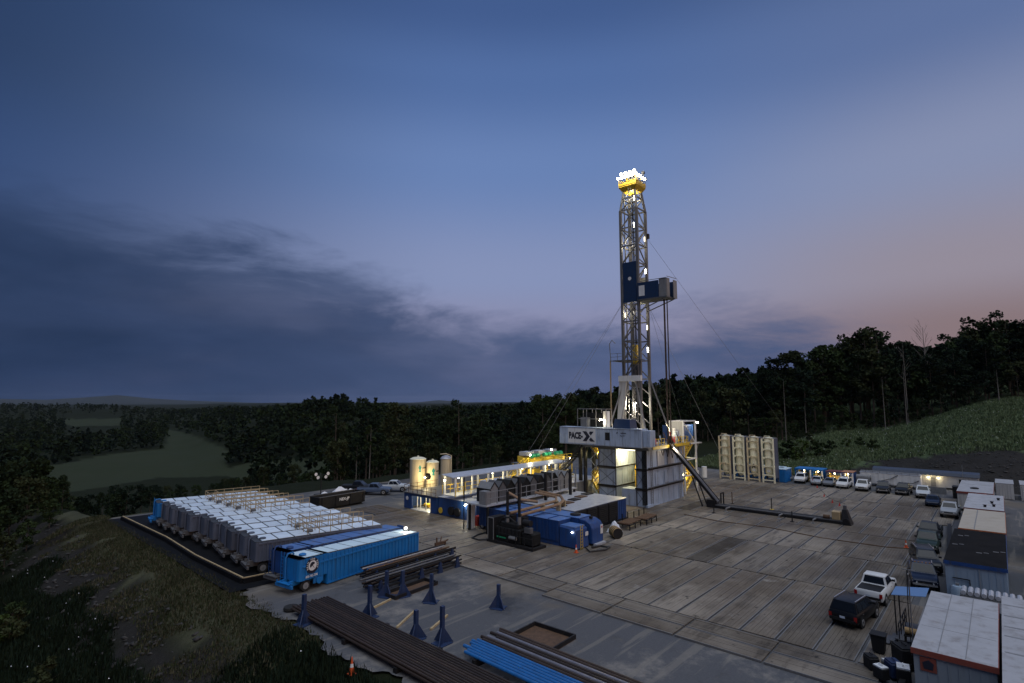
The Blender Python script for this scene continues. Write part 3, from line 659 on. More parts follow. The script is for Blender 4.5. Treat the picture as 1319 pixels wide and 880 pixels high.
# no crown may stand in front of the open meadow
def far_cond(p, D, x, y, z):
    ok = far_ok(p, D, x, y, z); ytop = HOR + 703 * (CAMZ - z - 15) / D
    for poly in MEADOWS[:1] + MEADOWS[2:]:
        ok &= ~(inpoly(p, ytop + 1, poly) & (D < 600))
    ok &= ~((p > 88) & (p < 160) & (D > 640) & (D < 1290))
    return ok
fo = forest('far_wood', 5200, (-120, 900), (215, 1900), (13, 19), .085, far_cond, [LM[0], LM[1], LM[4]])
tag(fo, 'dark unbroken forest covering the hills across the valley', 'forest', kind='stuff')
fo2 = forest('hill_wood', 900, (860, 1450), (190, 420), (17, 23), .075, lambda p, D, x, y, z: D > np.interp(p, [880, 1319], [212, 196]), [LM[0], LM[4]])
tag(fo2, 'dense dark wood behind the hillside edge trees', 'forest', kind='stuff')
# distant mountains: long low ridges
def ridge(name, D, pts, label):
    b = MB(); vs = []
    for px, yy in pts:
        x, y = at_px(px, D); z = CAMZ + (HOR - yy) / 703 * D; x2, y2 = at_px(px, D * 1.25)
        x0, y0 = at_px(px, D * .8); vs += [(x0, y0, -30), (x, y, z), (x2, y2, -30)]
    fs = []
    for i in range(len(pts) - 1):
        for k in range(2): fs.append((i * 3 + k, i * 3 + k + 1, i * 3 + k + 4, i * 3 + k + 3))
    b.add(vs, fs); o = b.build(name, M('distant forest cover ' + name, (.02, .03, .032), .95, var=.2, scale=.004, space='pos'), smooth=True); o['kind'] = 'structure'; return o
ridge('far_hills', 7000, [(-500, 520), (-150, 513), (0, 514), (60, 515), (110, 512), (150, 509), (190, 513), (240, 516), (330, 519), (430, 521), (500, 520), (540, 518), (565, 515.5), (590, 517.5), (630, 520), (700, 522), (900, 524)], '')
# grass and weeds as tufts
def tufts(name, xy, hr, wid, mats, label, per=5, seed=3, flower=None):
    rg = np.random.default_rng(seed); x, y = xy; m = len(x); z = height(x, y)
    Vs, Fs, Ms = [], [], []; b0 = 0
    for j in range(per):
        a = rg.uniform(0, 6.283, m); h = rg.uniform(hr[0], hr[1], m); ox, oy = rg.normal(size=m) * .22, rg.normal(size=m) * .22; ln = rg.uniform(.1, .5, m) * h
        w = wid * rg.uniform(.6, 1.3, m); cx, cy = np.cos(a), np.sin(a)
        p0 = np.stack([x + ox - cy * w, y + oy + cx * w, z - .05], -1); p1 = np.stack([x + ox + cy * w, y + oy - cx * w, z - .05], -1); p2 = np.stack([x + ox + cx * ln, y + oy + cy * ln, z + h], -1)
        Vs.append(np.stack([p0, p1, p2], 1).reshape(-1, 3)); Fs.append(np.arange(3 * m).reshape(-1, 3) + b0); b0 += 3 * m; Ms.append(rg.integers(0, 2, m))
    if flower is not None:
        k = rg.random(m) < flower; xf, yf, zf = x[k] + rg.normal(size=k.sum()) * .2, y[k] + rg.normal(size=k.sum()) * .2, z[k] + hr[1] * rg.uniform(.8, 1.1, k.sum()); s = .045 if hr[1] < .7 else .1
        V = np.stack([np.stack([xf - s, yf, zf], -1), np.stack([xf + s, yf - s, zf + .02], -1), np.stack([xf, yf + s, zf + .06], -1)], 1).reshape(-1, 3)
        Vs.append(V); Fs.append(np.arange(len(V)).reshape(-1, 3) + b0); Ms.append(np.full(len(V) // 3, 2))
    o = np_mesh(name, np.concatenate(Vs), np.concatenate(Fs), mats, midx=np.concatenate(Ms)); tag(o, label, 'grass', kind='stuff'); return o
rg = np.random.default_rng(11)
gx, gy = rg.uniform(-14, 15, 46000), rg.uniform(14, 84, 46000); k = (gx < 12.6 + vnoise(gx, gy, 4) * 2) | ((gy < 34) & (gx < 18.5)); gx2, gy2 = rg.uniform(6, 19, 6000), rg.uniform(14, 38, 6000)
gx, gy = np.concatenate([gx[k], gx2]), np.concatenate([gy[k], gy2])
tufts('grass', (gx, gy), (.15, .6), .06, [LM[4], leafm('dark grass', (.012, .017, .009)), K['whitebag']], 'rough dark grass with small white flowers below the pad bank', flower=.003)
hx, hy = rg.uniform(128, 228, 42000), rg.uniform(-40, 60, 42000); k = (hx > 156 - .25 * hy + vnoise(hx, hy, 6) * 4) | (hy > 25); hx, hy = hx[k], hy[k]
weed = leafm('pale weed', (.14, .18, .1))
tufts('hill_grass', (hx, hy), (.25, .75), .13, [leafm('hill grass', (.09, .125, .06)), weed, K['whitebag']], 'tall weedy grass with pale flower heads on the hillside', flower=.012, per=4)
bx, by = rg.uniform(12.5, 19.6, 15000), rg.uniform(34, 92, 15000); kb = vnoise(bx, by, 2.2) > -.45 + .25 * (16 - bx); bx, by = bx[kb], by[kb]
tufts('bank_grass', (bx, by), (.06, .28), .05, [leafm('dry grass', (.07, .066, .042)), LM[2]], 'short dry grass on the crest of the bank', per=4)
# broken rock on the bank
def rubble(name, xy, sr, label, seed=9):
    rg = np.random.default_rng(seed); x, y = xy; z = height(x, y); m = len(x); base = np.array([[1, 0, 0], [-1, 0, 0], [0, 1, 0], [0, -1, 0], [0, 0, 1], [0, 0, -1]], float); tri = np.array([[0, 2, 4], [2, 1, 4], [1, 3, 4], [3, 0, 4], [2, 0, 5], [1, 2, 5], [3, 1, 5], [0, 3, 5]])
    V = base[None] * rg.uniform(.5, 1.3, (m, 6, 1)) + rg.normal(size=(m, 6, 3)) * .18; s = (sr[0] + (sr[1] - sr[0]) * rg.random(m) ** 3)[:, None, None]; V = V * s * np.array([1.2, .9, .45]); a = rg.uniform(0, 6.28, m); c_, s_ = np.cos(a)[:, None], np.sin(a)[:, None]
    V = np.stack([V[..., 0] * c_ - V[..., 1] * s_ + x[:, None], V[..., 0] * s_ + V[..., 1] * c_ + y[:, None], V[..., 2] + z[:, None] + s[:, :, 0] * .15], -1)
    o = np_mesh(name, V.reshape(-1, 3), (tri[None] + np.arange(m)[:, None, None] * 6).reshape(-1, 3), [M('broken rock ' + name, (.042, .04, .038), .9, var=.45, scale=.8, space='pos')]); tag(o, label, 'rocks', kind='stuff')
rubble('rubble', (rg.uniform(10, 16, 1000), rg.uniform(34, 100, 1000)), (.03, .4), 'dark broken rock strewn down the pad bank')
rx, ry = rg.uniform(124, 158, 2600), rg.uniform(-40, 24, 2600); rubble('hill_rubble', (rx, ry), (.06, .42), 'grey broken rock on the cut slope behind the trailers', 10)
# ================================================================== vehicles
PAINT = {}
def paint(n):
    if n not in PAINT:
        c = dict(white=(.62, .63, .64), silver=(.34, .36, .39), black=(.006, .0065, .008), navy=(.008, .016, .04), charcoal=(.018, .02, .024), bluegrey=(.07, .1, .17), pale=(.5, .53, .56), grey=(.16, .17, .19), green=(.02, .035, .03))[n]
        PAINT[n] = M('car paint ' + n, c, .3, var=.03, dirt=tuple(x * .7 + .012 for x in c), damt=.3, spec=.35)
    return PAINT[n]
VSPEC = dict(
 pickup=dict(L=5.5, W=1.9, low=[(-2.75, 1.02, .9), (-2.7, 1.1, .95), (-.8, 1.1, .95), (1.0, 1.12, .95), (1.9, 1.1, .94), (2.5, 1.02, .9), (2.74, .86, .82)], gh=(-.82, 1.2, -.6, .5, 1.1, 1.76, .87, .7), zb=.42, wx=(-1.72, 1.75), wr=.39),
 suv=dict(L=4.75, W=1.84, low=[(-2.36, .9, .85), (-2.28, 1.02, .91), (1.0, 1.04, .92), (1.75, 1.0, .9), (2.2, .9, .86), (2.36, .72, .78)], gh=(-2.22, 1.15, -1.95, .35, 1.02, 1.66, .86, .68), zb=.36, wx=(-1.4, 1.45), wr=.36),
 sedan=dict(L=4.6, W=1.76, low=[(-2.3, .78, .78), (-2.2, .94, .85), (-1.3, .96, .88), (.9, .92, .88), (1.7, .84, .86), (2.15, .74, .8), (2.3, .58, .7)], gh=(-1.75, 1.1, -.95, .25, .92, 1.38, .8, .62), zb=.28, wx=(-1.35, 1.4), wr=.32))
def vehicle(name, kind, label, colour, x, y, rz, cover=False, rack=None, group=None):
    sp = VSPEC[kind]; pm = paint(colour); t = thing(name, label, {'pickup': 'pickup', 'suv': 'suv', 'sedan': 'car'}[kind], (x, y, 0.13), rz, group)
    zb, W2 = sp['zb'], sp['W'] / 2
    b = MB(); st = sp['low']; vs = []; fs = []
    for (sx, zt, hw) in st:
        z0 = zb + (.14 if sx in (st[0][0], st[-1][0]) else 0)
        vs += [(sx, -hw * .94, z0), (sx, -hw, z0 + .18), (sx, -hw, zt - .16), (sx, -hw * .9, zt), (sx, hw * .9, zt), (sx, hw, zt - .16), (sx, hw, z0 + .18), (sx, hw * .94, z0)]
    for i in range(len(st) - 1):
        for j in range(8): k = (j + 1) % 8; fs.append((i * 8 + j, i * 8 + k, (i + 1) * 8 + k, (i + 1) * 8 + j))
    fs += [tuple(range(8)), tuple(reversed(range((len(st) - 1) * 8, len(st) * 8)))]
    b.add(vs, fs)
    g0, g1, r0, r1, zl, zr, hb, ht = sp['gh']
    B = [(g0, -hb, zl), (g1, -hb, zl), (g1, hb, zl), (g0, hb, zl)]; T = [(r0, -ht, zr - .03), (r1, -ht, zr - .03), (r1, ht, zr - .03), (r0, ht, zr - .03)]
    b.hexa(B, T); b.hexa(T, [(r0 + .1, -ht + .1, zr), (r1 - .1, -ht + .1, zr), (r1 - .1, ht - .1, zr), (r0 + .1, ht - .1, zr)])
    body = b.build('body', pm, t, smooth=True)
    def pane(nm, a, b_, c, d, u0=.08, u1=.92, v0=.12, v1=.9):
        a, b_, c, d = map(Vector, (a, b_, c, d)); nrm = (b_ - a).cross(d - a).normalized() * .014
        f = lambda u, v: a.lerp(b_, u).lerp(d.lerp(c, u), v) + nrm
        q = MB(); q.add([f(u0, v0), f(u1, v0), f(u1, v1), f(u0, v1)], [(0, 1, 2, 3)]); q.build(nm, K['glass'], t, fix=False)
    pane('windscreen', B[1], B[2], T[2], T[1]); pane('rear_window', B[3], B[0], T[0], T[3])
    nw = 2 if kind != 'suv' else 3
    for k in range(nw):
        u0, u1 = .05 + .9 * k / nw + .012, .05 + .9 * (k + 1) / nw - .012
        pane('side_window', B[0], B[1], T[1], T[0], u0, u1); pane('side_window', B[2], B[3], T[3], T[2], u0, u1)
    xf, xr = st[-1][0], st[0][0]; zf = st[-1][1]; zr_ = st[0][1]; hf = st[-1][2]
    for s in (-1, 1):
        q = MB(); q.hexa([(xf - .1, s * hf * .62, zf - .26), (xf + .012, s * hf * .62, zf - .24), (xf - .02, s * hf * .99, zf - .2), (xf - .2, s * hf * 1.08, zf - .2)], [(xf - .1, s * hf * .62, zf - .06), (xf + .005, s * hf * .62, zf - .06), (xf - .03, s * hf * .99, zf - .05), (xf - .2, s * hf * 1.08, zf - .05)]); q.build('headlight', K['headlamp'], t)
        q = MB(); q.box(xr - .015, xr + .1, s * st[0][2] * .8, s * st[0][2] * 1.02, zr_ - .34, zr_ - .04); q.build('tail_light', K['taillamp'], t)
        q = MB(); q.box(g1 - .42, g1 - .28, s * (hb + .02), s * (hb + .22), zl + .06, zl + .2); q.build('mirror', K['plastic'] if colour != 'white' else K['plastic'], t)
        q = MB(); q.box(g0 + .9, g0 + 1.05, s * (W2 + .002), s * (W2 + .02), zl - .18, zl - .15); q.build('door_handle', K['chrome'], t)
    q = MB(); q.box(xf - .05, xf + .015, -hf * .55, hf * .55, zf - .3, zf - .08); q.build('grille', K['plastic'], t)
    q = MB(); q.box(xf - .12, xf + .05, -hf * .98, hf * .98, zb + .08, zb + .24); q.build('front_bumper', K['chrome'] if kind == 'pickup' else pm, t)
    q = MB(); q.box(xr - .07, xr + .12, -.86 * W2, .86 * W2, zb + .08, zb + .26); q.build('rear_bumper', K['chrome'] if kind == 'pickup' and colour != 'white' else K['plastic'], t)
    q = MB(); q.box(xr - .085, xr - .07, -.16, .16, zb + .28, zb + .42); q.build('number_plate', K['plate'], t)
    if kind == 'pickup':
        q = MB(); q.box(-2.62, -.95, -.78, .78, 1.085, 1.125 if cover else 1.106); q.build('bed_cover' if cover else 'bed_floor', K['plastic'], t)
    if kind == 'suv' or rack:
        for s in (-1, 1): q = MB(); q.bar((r0 + .1, s * (ht - .03), zr + .05), (r1 - .1, s * (ht - .03), zr + .05), .05, .05); q.build('roof_rail', K['chrome'], t)
    if rack == 'lamps':
        for k in range(5): q = MB(); q.box(r1 - .12, r1 - .02, -.5 + k * .25 - .05, -.5 + k * .25 + .05, zr, zr + .05); q.build('roof_marker', K['amber'], t)
    for wx in sp['wx']:
        for s in (-1, 1):
            r = sp['wr']; q = MB(); q.cyl((wx, s * (W2 - .3), r), (wx, s * (W2 + .006), r), r + .07, 16); q.build('wheel_arch', K['plastic'], t)
            q = MB(); q.lathe((wx, s * (W2 - .11), r), [(r * .6, -.11), (r * .95, -.11), (r, -.07), (r, .07), (r * .95, .12), (r * .6, .12)], 16, 'y'); wh = q.build('wheel', K['tyre'], t, smooth=True)
            q = MB(); q.lathe((wx, s * (W2 + .0), r), [(r * .62, -.03), (r * .62, .022), (r * .5, .03), (.06, .0)] if s > 0 else [(.06, .0), (r * .5, -.03), (r * .62, -.022), (r * .62, .03)], 14, 'y'); q.build('rim', K['rim'], wh, smooth=True)
    return t
# angles: the car's nose points along rz (0 = +X, away from the camera to the right)
V = vehicle
V('pickup_truck', 'pickup', 'white pickup with black bed cover parked beside the black suv', 'white', 52.6, 8.3, R(-3), cover=True)
V('parked_suv', 'suv', 'black suv with roof rails, rear lights and plate facing the timber mats', 'black', 46.3, 8.7, R(-8))
V('pickup_truck', 'pickup', 'dark blue pickup with cab marker lights in front of the blue awning', 'navy', 59.0, 5.9, R(188), rack='lamps')
V('parked_suv', 'suv', 'dark car by the orange cones and the black-roofed building', 'charcoal', 64.8, 6.2, R(195))
V('pickup_truck', 'pickup', 'dark green pickup at the end of the black kerb beam', 'green', 73.0, 6.6, R(181))
V('pickup_truck', 'pickup', 'dark grey pickup parked tight behind the dark green one', 'charcoal', 78.6, 6.9, R(178))
V('pickup_truck', 'pickup', 'silver pickup next to the cream-roofed office trailers', 'silver', 95.6, 6.0, R(179))
V('sedan_car', 'sedan', 'dark blue sedan between the silver pickups', 'navy', 103.3, 8.4, R(182))
V('pickup_truck', 'pickup', 'silver pickup at the end of the row along the white trailers', 'pale', 110.8, 10.2, R(184))
for i, (x, y, k, c, lb) in enumerate((
    (112.3, 12.9, 'pickup', 'black', 'black pickup next to the silver pickup in front of the white trailer'),
    (112.2, 15.7, 'pickup', 'charcoal', 'dark grey pickup next to the white work truck'),
    (112.5, 18.7, 'pickup', 'white', 'white work pickup with big grille before the white trailer'),
    (113.3, 21.7, 'suv', 'white', 'white suv with dark roof in front of the orange-roofed container'),
    (114.2, 24.1, 'sedan', 'grey', 'dark grey sedan before the yellow-lit container'),
    (114.6, 26.3, 'sedan', 'silver', 'silver sedan in front of the open white doors'),
    (115.5, 29.2, 'suv', 'white', 'small white car before the empty dark container'))):
    V('parked_suv' if k == 'suv' else ('sedan_car' if k == 'sedan' else 'pickup_truck'), k, lb, c, x, y, R(182 + random.uniform(-4, 4)))
V('pickup_truck', 'pickup', 'dark pickup beyond the open-top bin, nose to the pad', 'bluegrey', 53.6, 78.4, R(-52))
V('pickup_truck', 'pickup', 'silver crew pickup beside the dark pickup near the tan tanks', 'pale', 57.6, 78.6, R(-52))
V('pickup_truck', 'pickup', 'black pickup half hidden behind the dark one by the bin', 'black', 53.2, 82.6, R(-52))
# ================================================================== tank farm
def wheel(parent, c, r=.46, w=.26, ax='y', s=1):
    q = MB(); q.lathe(c, [(r * .55, -w / 2), (r * .94, -w / 2), (r, -w / 3), (r, w / 3), (r * .94, w / 2), (r * .55, w / 2)], 16, ax); o = q.build('wheel', K['tyre'], parent, smooth=True)
    q = MB(); d = s * w / 2
    q.lathe(c, [(r * .58, min(d * .7, d + s * .01)), (r * .58, max(d * .7, d + s * .01))], 12, ax); rm = q.build('rim', K['rim'], o)
    q = MB(); q.lathe(c, [(r * .2, min(d * .8, d + s * .05)), (r * .2, max(d * .8, d + s * .05))], 10, ax); q.build('hub', K['steel'], o); return o
def frac_tank(label, wallm, roofm, L=12.8, Wd=2.62, h0=2.85, h1=2.72, zb0=1.05, zb1=.25, npan=8, step=True, group=None, stripes=True):
    t = thing('frac_tank', label, 'tank', (0, 0, 0), 0, group); w2 = Wd / 2; x0 = .55
    zt = lambda x: h0 + (h1 - h0) * x / L
    b = MB()
    prof = [(x0, -w2 + .3), (x0 + .08, -w2 + .1), (x0 + .3, -w2), (L, -w2), (L, w2), (x0 + .3, w2), (x0 + .08, w2 - .1), (x0, w2 - .3)]
    zb = lambda x: zb0 if x < 3.2 else zb0 + (zb1 - zb0) * min(1, (x - 3.2) / 1.2)
    vs = [(x, y, zb0 if x < 3 else zb1) for x, y in prof] + [(x, y, zt(x)) for x, y in prof]; nn_ = len(prof)
    # body as two boxes: raised nose over the axle, deep belly behind
    b.prism([(x, y) for x, y in prof[:3]] + [(3.3, -w2), (3.3, w2)] + prof[5:], 'z', zb0, h0 - .12)
    b.hexa([(3.3, -w2, zb1), (L, -w2, zb1), (L, w2, zb1), (3.3, w2, zb1)], [(3.3, -w2, zt(3.3) - .06), (L, -w2, h1 - .06), (L, w2, h1 - .06), (3.3, w2, zt(3.3) - .06)])
    nr = 30
    for i in range(nr + 1):
        x = 1.2 + (L - 1.3) * i / nr
        for s in (-1, 1): b.box(x - .07, x + .07, s * w2, s * (w2 + .06), zb0 + .05 if x < 3.4 else zb1 + .05, zt(x) - .1)
    for s in (-1, 1): b.box(x0 + .3, L, s * (w2), s * (w2 + .08), h1 - .16, h1 - .04); b.box(3.3, L, s * w2, s * (w2 + .08), zb1 - .02, zb1 + .1)
    b.build('body', wallm, t)
    b = MB(); b.prism([(x, y) for x, y in prof[:3]] + [(3.3, -w2), (3.3, w2)] + prof[5:], 'z', h0 - .12, zt(3.3) - .03); z3 = zt(3.3); b.hexa([(3.3, -w2, z3 - .07), (L, -w2, h1 - .07), (L, w2, h1 - .07), (3.3, w2, z3 - .07)], [(3.3, -w2, z3 - .02), (L, -w2, h1 - .02), (L, w2, h1 - .02), (3.3, w2, z3 - .02)]); b.build('deck', K['seam'], t)
    pl = (L - 1.1) / npan
    for i in range(npan):
        xa, xb = 1.05 + pl * i + .07, 1.05 + pl * (i + 1) - .07; za, zb_ = zt(xa), zt(xb); b = MB()
        b.hexa([(xa, -w2 + .1, za - .02), (xb, -w2 + .1, zb_ - .02), (xb, w2 - .1, zb_ - .02), (xa, w2 - .1, za - .02)], [(xa, -w2 + .1, za + .012), (xb, -w2 + .1, zb_ + .012), (xb, w2 - .1, zb_ + .012), (xa, w2 - .1, za + .012)]); b.build('roof_panel', roofm, t)
    # axle end
    b = MB(); b.box(.1, 3.2, -.55, -.4, .55, zb0 + .02); b.box(.1, 3.2, .4, .55, .55, zb0 + .02); b.box(-.05, .12, -w2 + .1, w2 - .1, .5, .72); b.box(-.12, .3, -.8, .8, .78, .84); b.bar((0, -.9, .5), (0, -.9, .95), .08); b.bar((0, .9, .5), (0, .9, .95), .08); b.build('axle_frame', wallm if wallm is K['tanblue'] else K['darkgrey'], t)
    for s in (-1, 1):
        wheel(t, (1.3, s * (w2 - .22), .46), ax='y', s=s)
        b = MB(); b.box(2.0, 2.95, s * (w2 - .02), s * (w2 - .12), .45, zb0); b.build('side_skirt', wallm, t)
    b = MB(); b.cyl((x0 - .02, -.35, zb0 - .1), (x0 - .22, -.35, zb0 - .1), .12, 10); b.cyl((x0 - .22, -.35, zb0 - .1), (x0 - .26, -.35, zb0 - .1), .19, 10); b.build('valve', K['darkgrey'] if wallm is not K['tanblue'] else wallm, t)
    b = MB(); b.tube([(x0 - .12, .45, zb0 - .15), (x0 - .12, .45, h0 - .15), (x0 + .05, .45, h0 + .12), (x0 + .5, .45, h0 + .14), (x0 + .62, .45, h0 - .03)], .075, 8); b.build('riser_pipe', wallm, t, smooth=True)
    b = MB(); b.lathe((1.35, -.45, h0 + .01), [(.3, 0), (.3, .07), (.24, .11), (.05, .12)], 14); b.build('hatch', wallm, t)
    b = MB()
    for s in (-.2, .2): b.bar((x0 - .06, .95 + s, .55), (x0 - .06, .95 + s, h0 + .25), .04)
    for k in range(8): b.bar((x0 - .06, .75, .7 + k * .28), (x0 - .06, 1.15, .7 + k * .28), .03)
    b.build('ladder', wallm, t)
    return t
def tank_rails(t, x0, x1, h, w2=1.2):
    for s in (-1, 1):
        n_ = 6; b = MB()
        for k in range(n_ + 1): x = x0 + (x1 - x0) * k / n_; b.bar((x, s * w2, h - .05), (x, s * w2, h + 1.0), .05)
        for zz in (.5, 1.0): b.bar((x0, s * w2, h + zz), (x1, s * w2, h + zz), .05)
        b.build('handrail', K['railtan'], t)
    b = MB()
    for xx in (x0, x0 + 1.1):
        for zz in (.5, 1.0): b.bar((xx, -w2, h + zz), (xx, w2, h + zz), .05)
        b.bar((xx, 0, h), (xx, 0, h + 1.0), .05)
    b.build('end_rail', K['railtan'], t)
    b = MB(); b.lathe((x0 + .5, -.3, h), [(.32, 0), (.3, .22), (.2, .3)], 12); b.build('manway', K['darkgrey'], t)
RZT = R(-9.5)
TG = 'grey frac tanks of the tank farm'
def place(t, x, y, rz): t.location = (x, y, 0); t.rotation_euler = (0, 0, rz)
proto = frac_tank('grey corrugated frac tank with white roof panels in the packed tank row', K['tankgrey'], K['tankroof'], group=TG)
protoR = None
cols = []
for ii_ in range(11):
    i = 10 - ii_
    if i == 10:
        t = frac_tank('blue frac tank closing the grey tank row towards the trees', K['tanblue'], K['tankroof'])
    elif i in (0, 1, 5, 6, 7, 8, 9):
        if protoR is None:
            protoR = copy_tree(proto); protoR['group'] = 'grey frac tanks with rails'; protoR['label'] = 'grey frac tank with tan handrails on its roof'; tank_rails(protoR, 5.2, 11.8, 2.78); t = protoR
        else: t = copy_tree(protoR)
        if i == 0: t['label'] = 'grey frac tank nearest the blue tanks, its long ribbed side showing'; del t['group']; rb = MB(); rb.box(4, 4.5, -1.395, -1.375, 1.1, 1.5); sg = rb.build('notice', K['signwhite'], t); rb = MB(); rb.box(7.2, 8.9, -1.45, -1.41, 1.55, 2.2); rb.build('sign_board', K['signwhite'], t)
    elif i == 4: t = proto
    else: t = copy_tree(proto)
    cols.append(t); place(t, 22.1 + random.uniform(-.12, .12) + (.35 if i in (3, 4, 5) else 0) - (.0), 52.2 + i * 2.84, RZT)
t0 = cols[-1]
b = MB(); b.prism([(7.7, 1.75), (8.0, 1.95), (8.4, 1.95), (8.6, 1.8), (8.1, 1.72)], 'y', -1.462, -1.451); b.build('emblem', K['ink'], t0)
# blue tank with round emblem, second blue tank behind it
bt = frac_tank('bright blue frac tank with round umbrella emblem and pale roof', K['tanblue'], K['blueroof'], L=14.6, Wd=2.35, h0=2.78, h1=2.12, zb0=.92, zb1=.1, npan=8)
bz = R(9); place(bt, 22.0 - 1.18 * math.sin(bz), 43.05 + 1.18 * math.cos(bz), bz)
b = MB(); b.lathe((0, 0, 0), [(.62, 0), (.62, .016)], 36); ring = b.build('emblem', K['ink'], bt); ring.data.transform(face_mat((1.75, -1.246, 1.98), (1, 0, 0), (0, 0, 1)))
b = MB(); b.lathe((0, 0, 0), [(.4, .0), (.4, .022)], 32); dsk = b.build('emblem_disc', K['inkwhite'], ring); dsk.data.transform(face_mat((1.75, -1.246, 1.98), (1, 0, 0), (0, 0, 1)))
b = MB(); ua = [(math.cos(a) * .26, math.sin(a) * .26) for a in np.linspace(0, math.pi, 12)] + [(-.17, -.04), (-.09, .0), (0, -.04), (.09, 0), (.17, -.04)]
b.prism(ua, 'z', .02, .03); b.bar((0, 0, .025), (0, -.3, .025), .035, .012); um = b.build('umbrella_mark', K['ink'], ring, fix=True); um.data.transform(face_mat((1.75, -1.246, 2.0), (1, 0, .0), (0, 0, 1)) @ Matrix.Rotation(R(35), 4, 'Z'))
for i, ch in enumerate('RAIN FOR RENT'):
    if ch == ' ': continue
    a = R(205 - i * 19.2); m_ = face_mat((1.75, -1.264, 1.98), (1, 0, 0), (0, 0, 1)) @ Matrix.Translation((math.cos(a) * .51, math.sin(a) * .51, 0)) @ Matrix.Rotation(a - math.pi / 2, 4, 'Z')
    text_mesh('letter', ch, .19, K['inkwhite'], ring, m_, .004, .006)
text_mesh('number_lettering', '800-742-7246', .26, K['inkwhite'], bt, face_mat((1.72, -1.25, 1.17), (1, 0, 0), (0, 0, 1)), .004, .006, .8)
b = MB(); b.lathe((2.5, -1.2, .62), [(.27, -.06), (.27, .02)], 18, 'y'); b.build('access_cover', K['tanblue'], bt)
b = MB(); b.box(13.9, 14.3, -.2, .3, 2.12, 2.3); fx = b.build('lamp_housing', K['darkgrey'], bt); b = MB(); b.lathe((13.8, -.15, 2.42), [(.02, 0), (.14, .04), (.14, .16), (.02, .2)], 12); b.build('bulb', K['cool'], fx, smooth=True)
light(bt, (13.6, -.3, 2.75), 38, (1, .86, .6), .12)
b2 = frac_tank('darker blue frac tank behind the emblem tank', K['deepblue'], K['deepblueroof'], L=14.2, Wd=2.35, h0=2.86, h1=2.25, zb0=.92, zb1=.1, npan=8)
place(b2, 22.6 - (1.18 + 2.62) * math.sin(bz), 43.05 + (1.18 + 2.62) * math.cos(bz), bz)
b = MB(); b.box(14.2, 14.3, -1.3, -.5, .9, 2.4); b.build('end_shield', K['deepblue'], b2)
# containment berm round the tank farm: liner floor, low wall and pale cap
lt = thing('containment_berm', 'black lined containment berm with pale rim around the tank farm', 'berm', (21, 50, 0), world=True)
b = MB(); b.add([(19.0, 47.6, .03), (36, 46.6, .012), (37, 87.5, .012), (19.2, 88, .03)], [(0, 1, 2, 3)]); b.build('liner', K['liner'], lt, fix=False)
for p, q_ in (((20.6, 86.6), (20.9, 70)), ((20.9, 70), (20.5, 60)), ((20.5, 60), (20.7, 49.2)), ((20.7, 49.2), (28, 48.2)), ((28, 48.2), (36, 47.4))):
    b = MB(); b.bar((p[0], p[1], .2), (q_[0], q_[1], .2), .5, .44); b.build('berm_wall', K['liner'], lt)
    b = MB(); b.bar((p[0] - .0, p[1], .46), (q_[0] - .0, q_[1], .46), .12, .07); b.build('berm_rim', K['wood'], lt)
# ================================================================== pipe racks in the foreground
def pipe_rack(x0, x1, y0, rz, label):
    t = thing('steel_pipe_rack', label, 'rack', (x0, y0, 0), rz); L = x1 - x0
    for k in range(5):
        x = .5 + (L - 1) * k / 4
        b = MB(); b.prism([(x - .28, 0), (x + .28, 0), (x + .07, .95), (x - .07, .95)], 'y', -.9, -.72); b.prism([(x - .28, 0), (x + .28, 0), (x + .07, .95), (x - .07, .95)], 'y', .72, .9); b.box(x - .08, x + .08, -.9, .9, .3, .42); b.build('stand', K['standblue'], t)
    for yy, zz in ((-.8, .98), (.8, .98), (-.8, .3), (.8, .3)):
        b = MB(); b.bar((0, yy, zz), (L, yy, zz), .1, .12); b.build('rail', K['black'], t)
    return t
def lay_pipe(x0, y0, x1, y1, z, r, mat, label, group, name='steel_pipe'):
    t = MB(); t.cyl((0, 0, 0), (x1 - x0, y1 - y0, 0), r, 9); o = t.build(name, K[mat], smooth=True, fix=False); o.location = (x0, y0, z); tag(o, label, 'pipe', group); return o
pipe_rack(28.0, 38.0, 41.9, R(2), 'dark steel pipe rack standing along the emblem tank')
pipe_rack(26.7, 36.4, 39.4, R(2), 'dark steel pipe rack between the tank-side rack and the navy stands')
for k in range(7):
    lay_pipe(27.8 + random.uniform(-.4, .4), 41.3 + k * .2, 38 + random.uniform(-.5, .5), 41.65 + k * .2, .52 + (k % 3) * .22 + .01, .085, ('black', 'pipebrown', 'steel')[k % 3] if k != 2 else 'rust', 'dark steel pipe lying in the rack beside the emblem tank', 'pipes in the rack by the emblem tank')
for k in range(7):
    lay_pipe(26.4 + random.uniform(-.4, .4), 38.8 + k * .2, 36.3 + random.uniform(-.5, .5), 39.15 + k * .2, .52 + (k % 3) * .22 + .01, .085, ('black', 'pipebrown', 'darkgrey')[k % 3], 'dark steel pipe lying in the rack by the navy stands', 'pipes in the rack by the navy stands')
def stand(x, y, h, rz, label, group=None):
    t = thing('pipe_stand', label, 'stand', (x, y, 0), rz, group)
    b = MB(); b.box(-.12, .12, -.12, .12, .05, h); b.build('post', K['standblue'], t)
    for a in range(3):
        b = MB(); q = [(.12, .05), (.75, .05), (.68, .12), (.12, 1.0)]; b.prism(q, 'y', -.03, .03); o = b.build('gusset', K['standblue'], t); o.rotation_euler = (0, 0, a * 2.094)
    b = MB(); b.box(-.5, .5, -.5, .5, 0, .05); b.build('base_plate', K['standblue'], t)
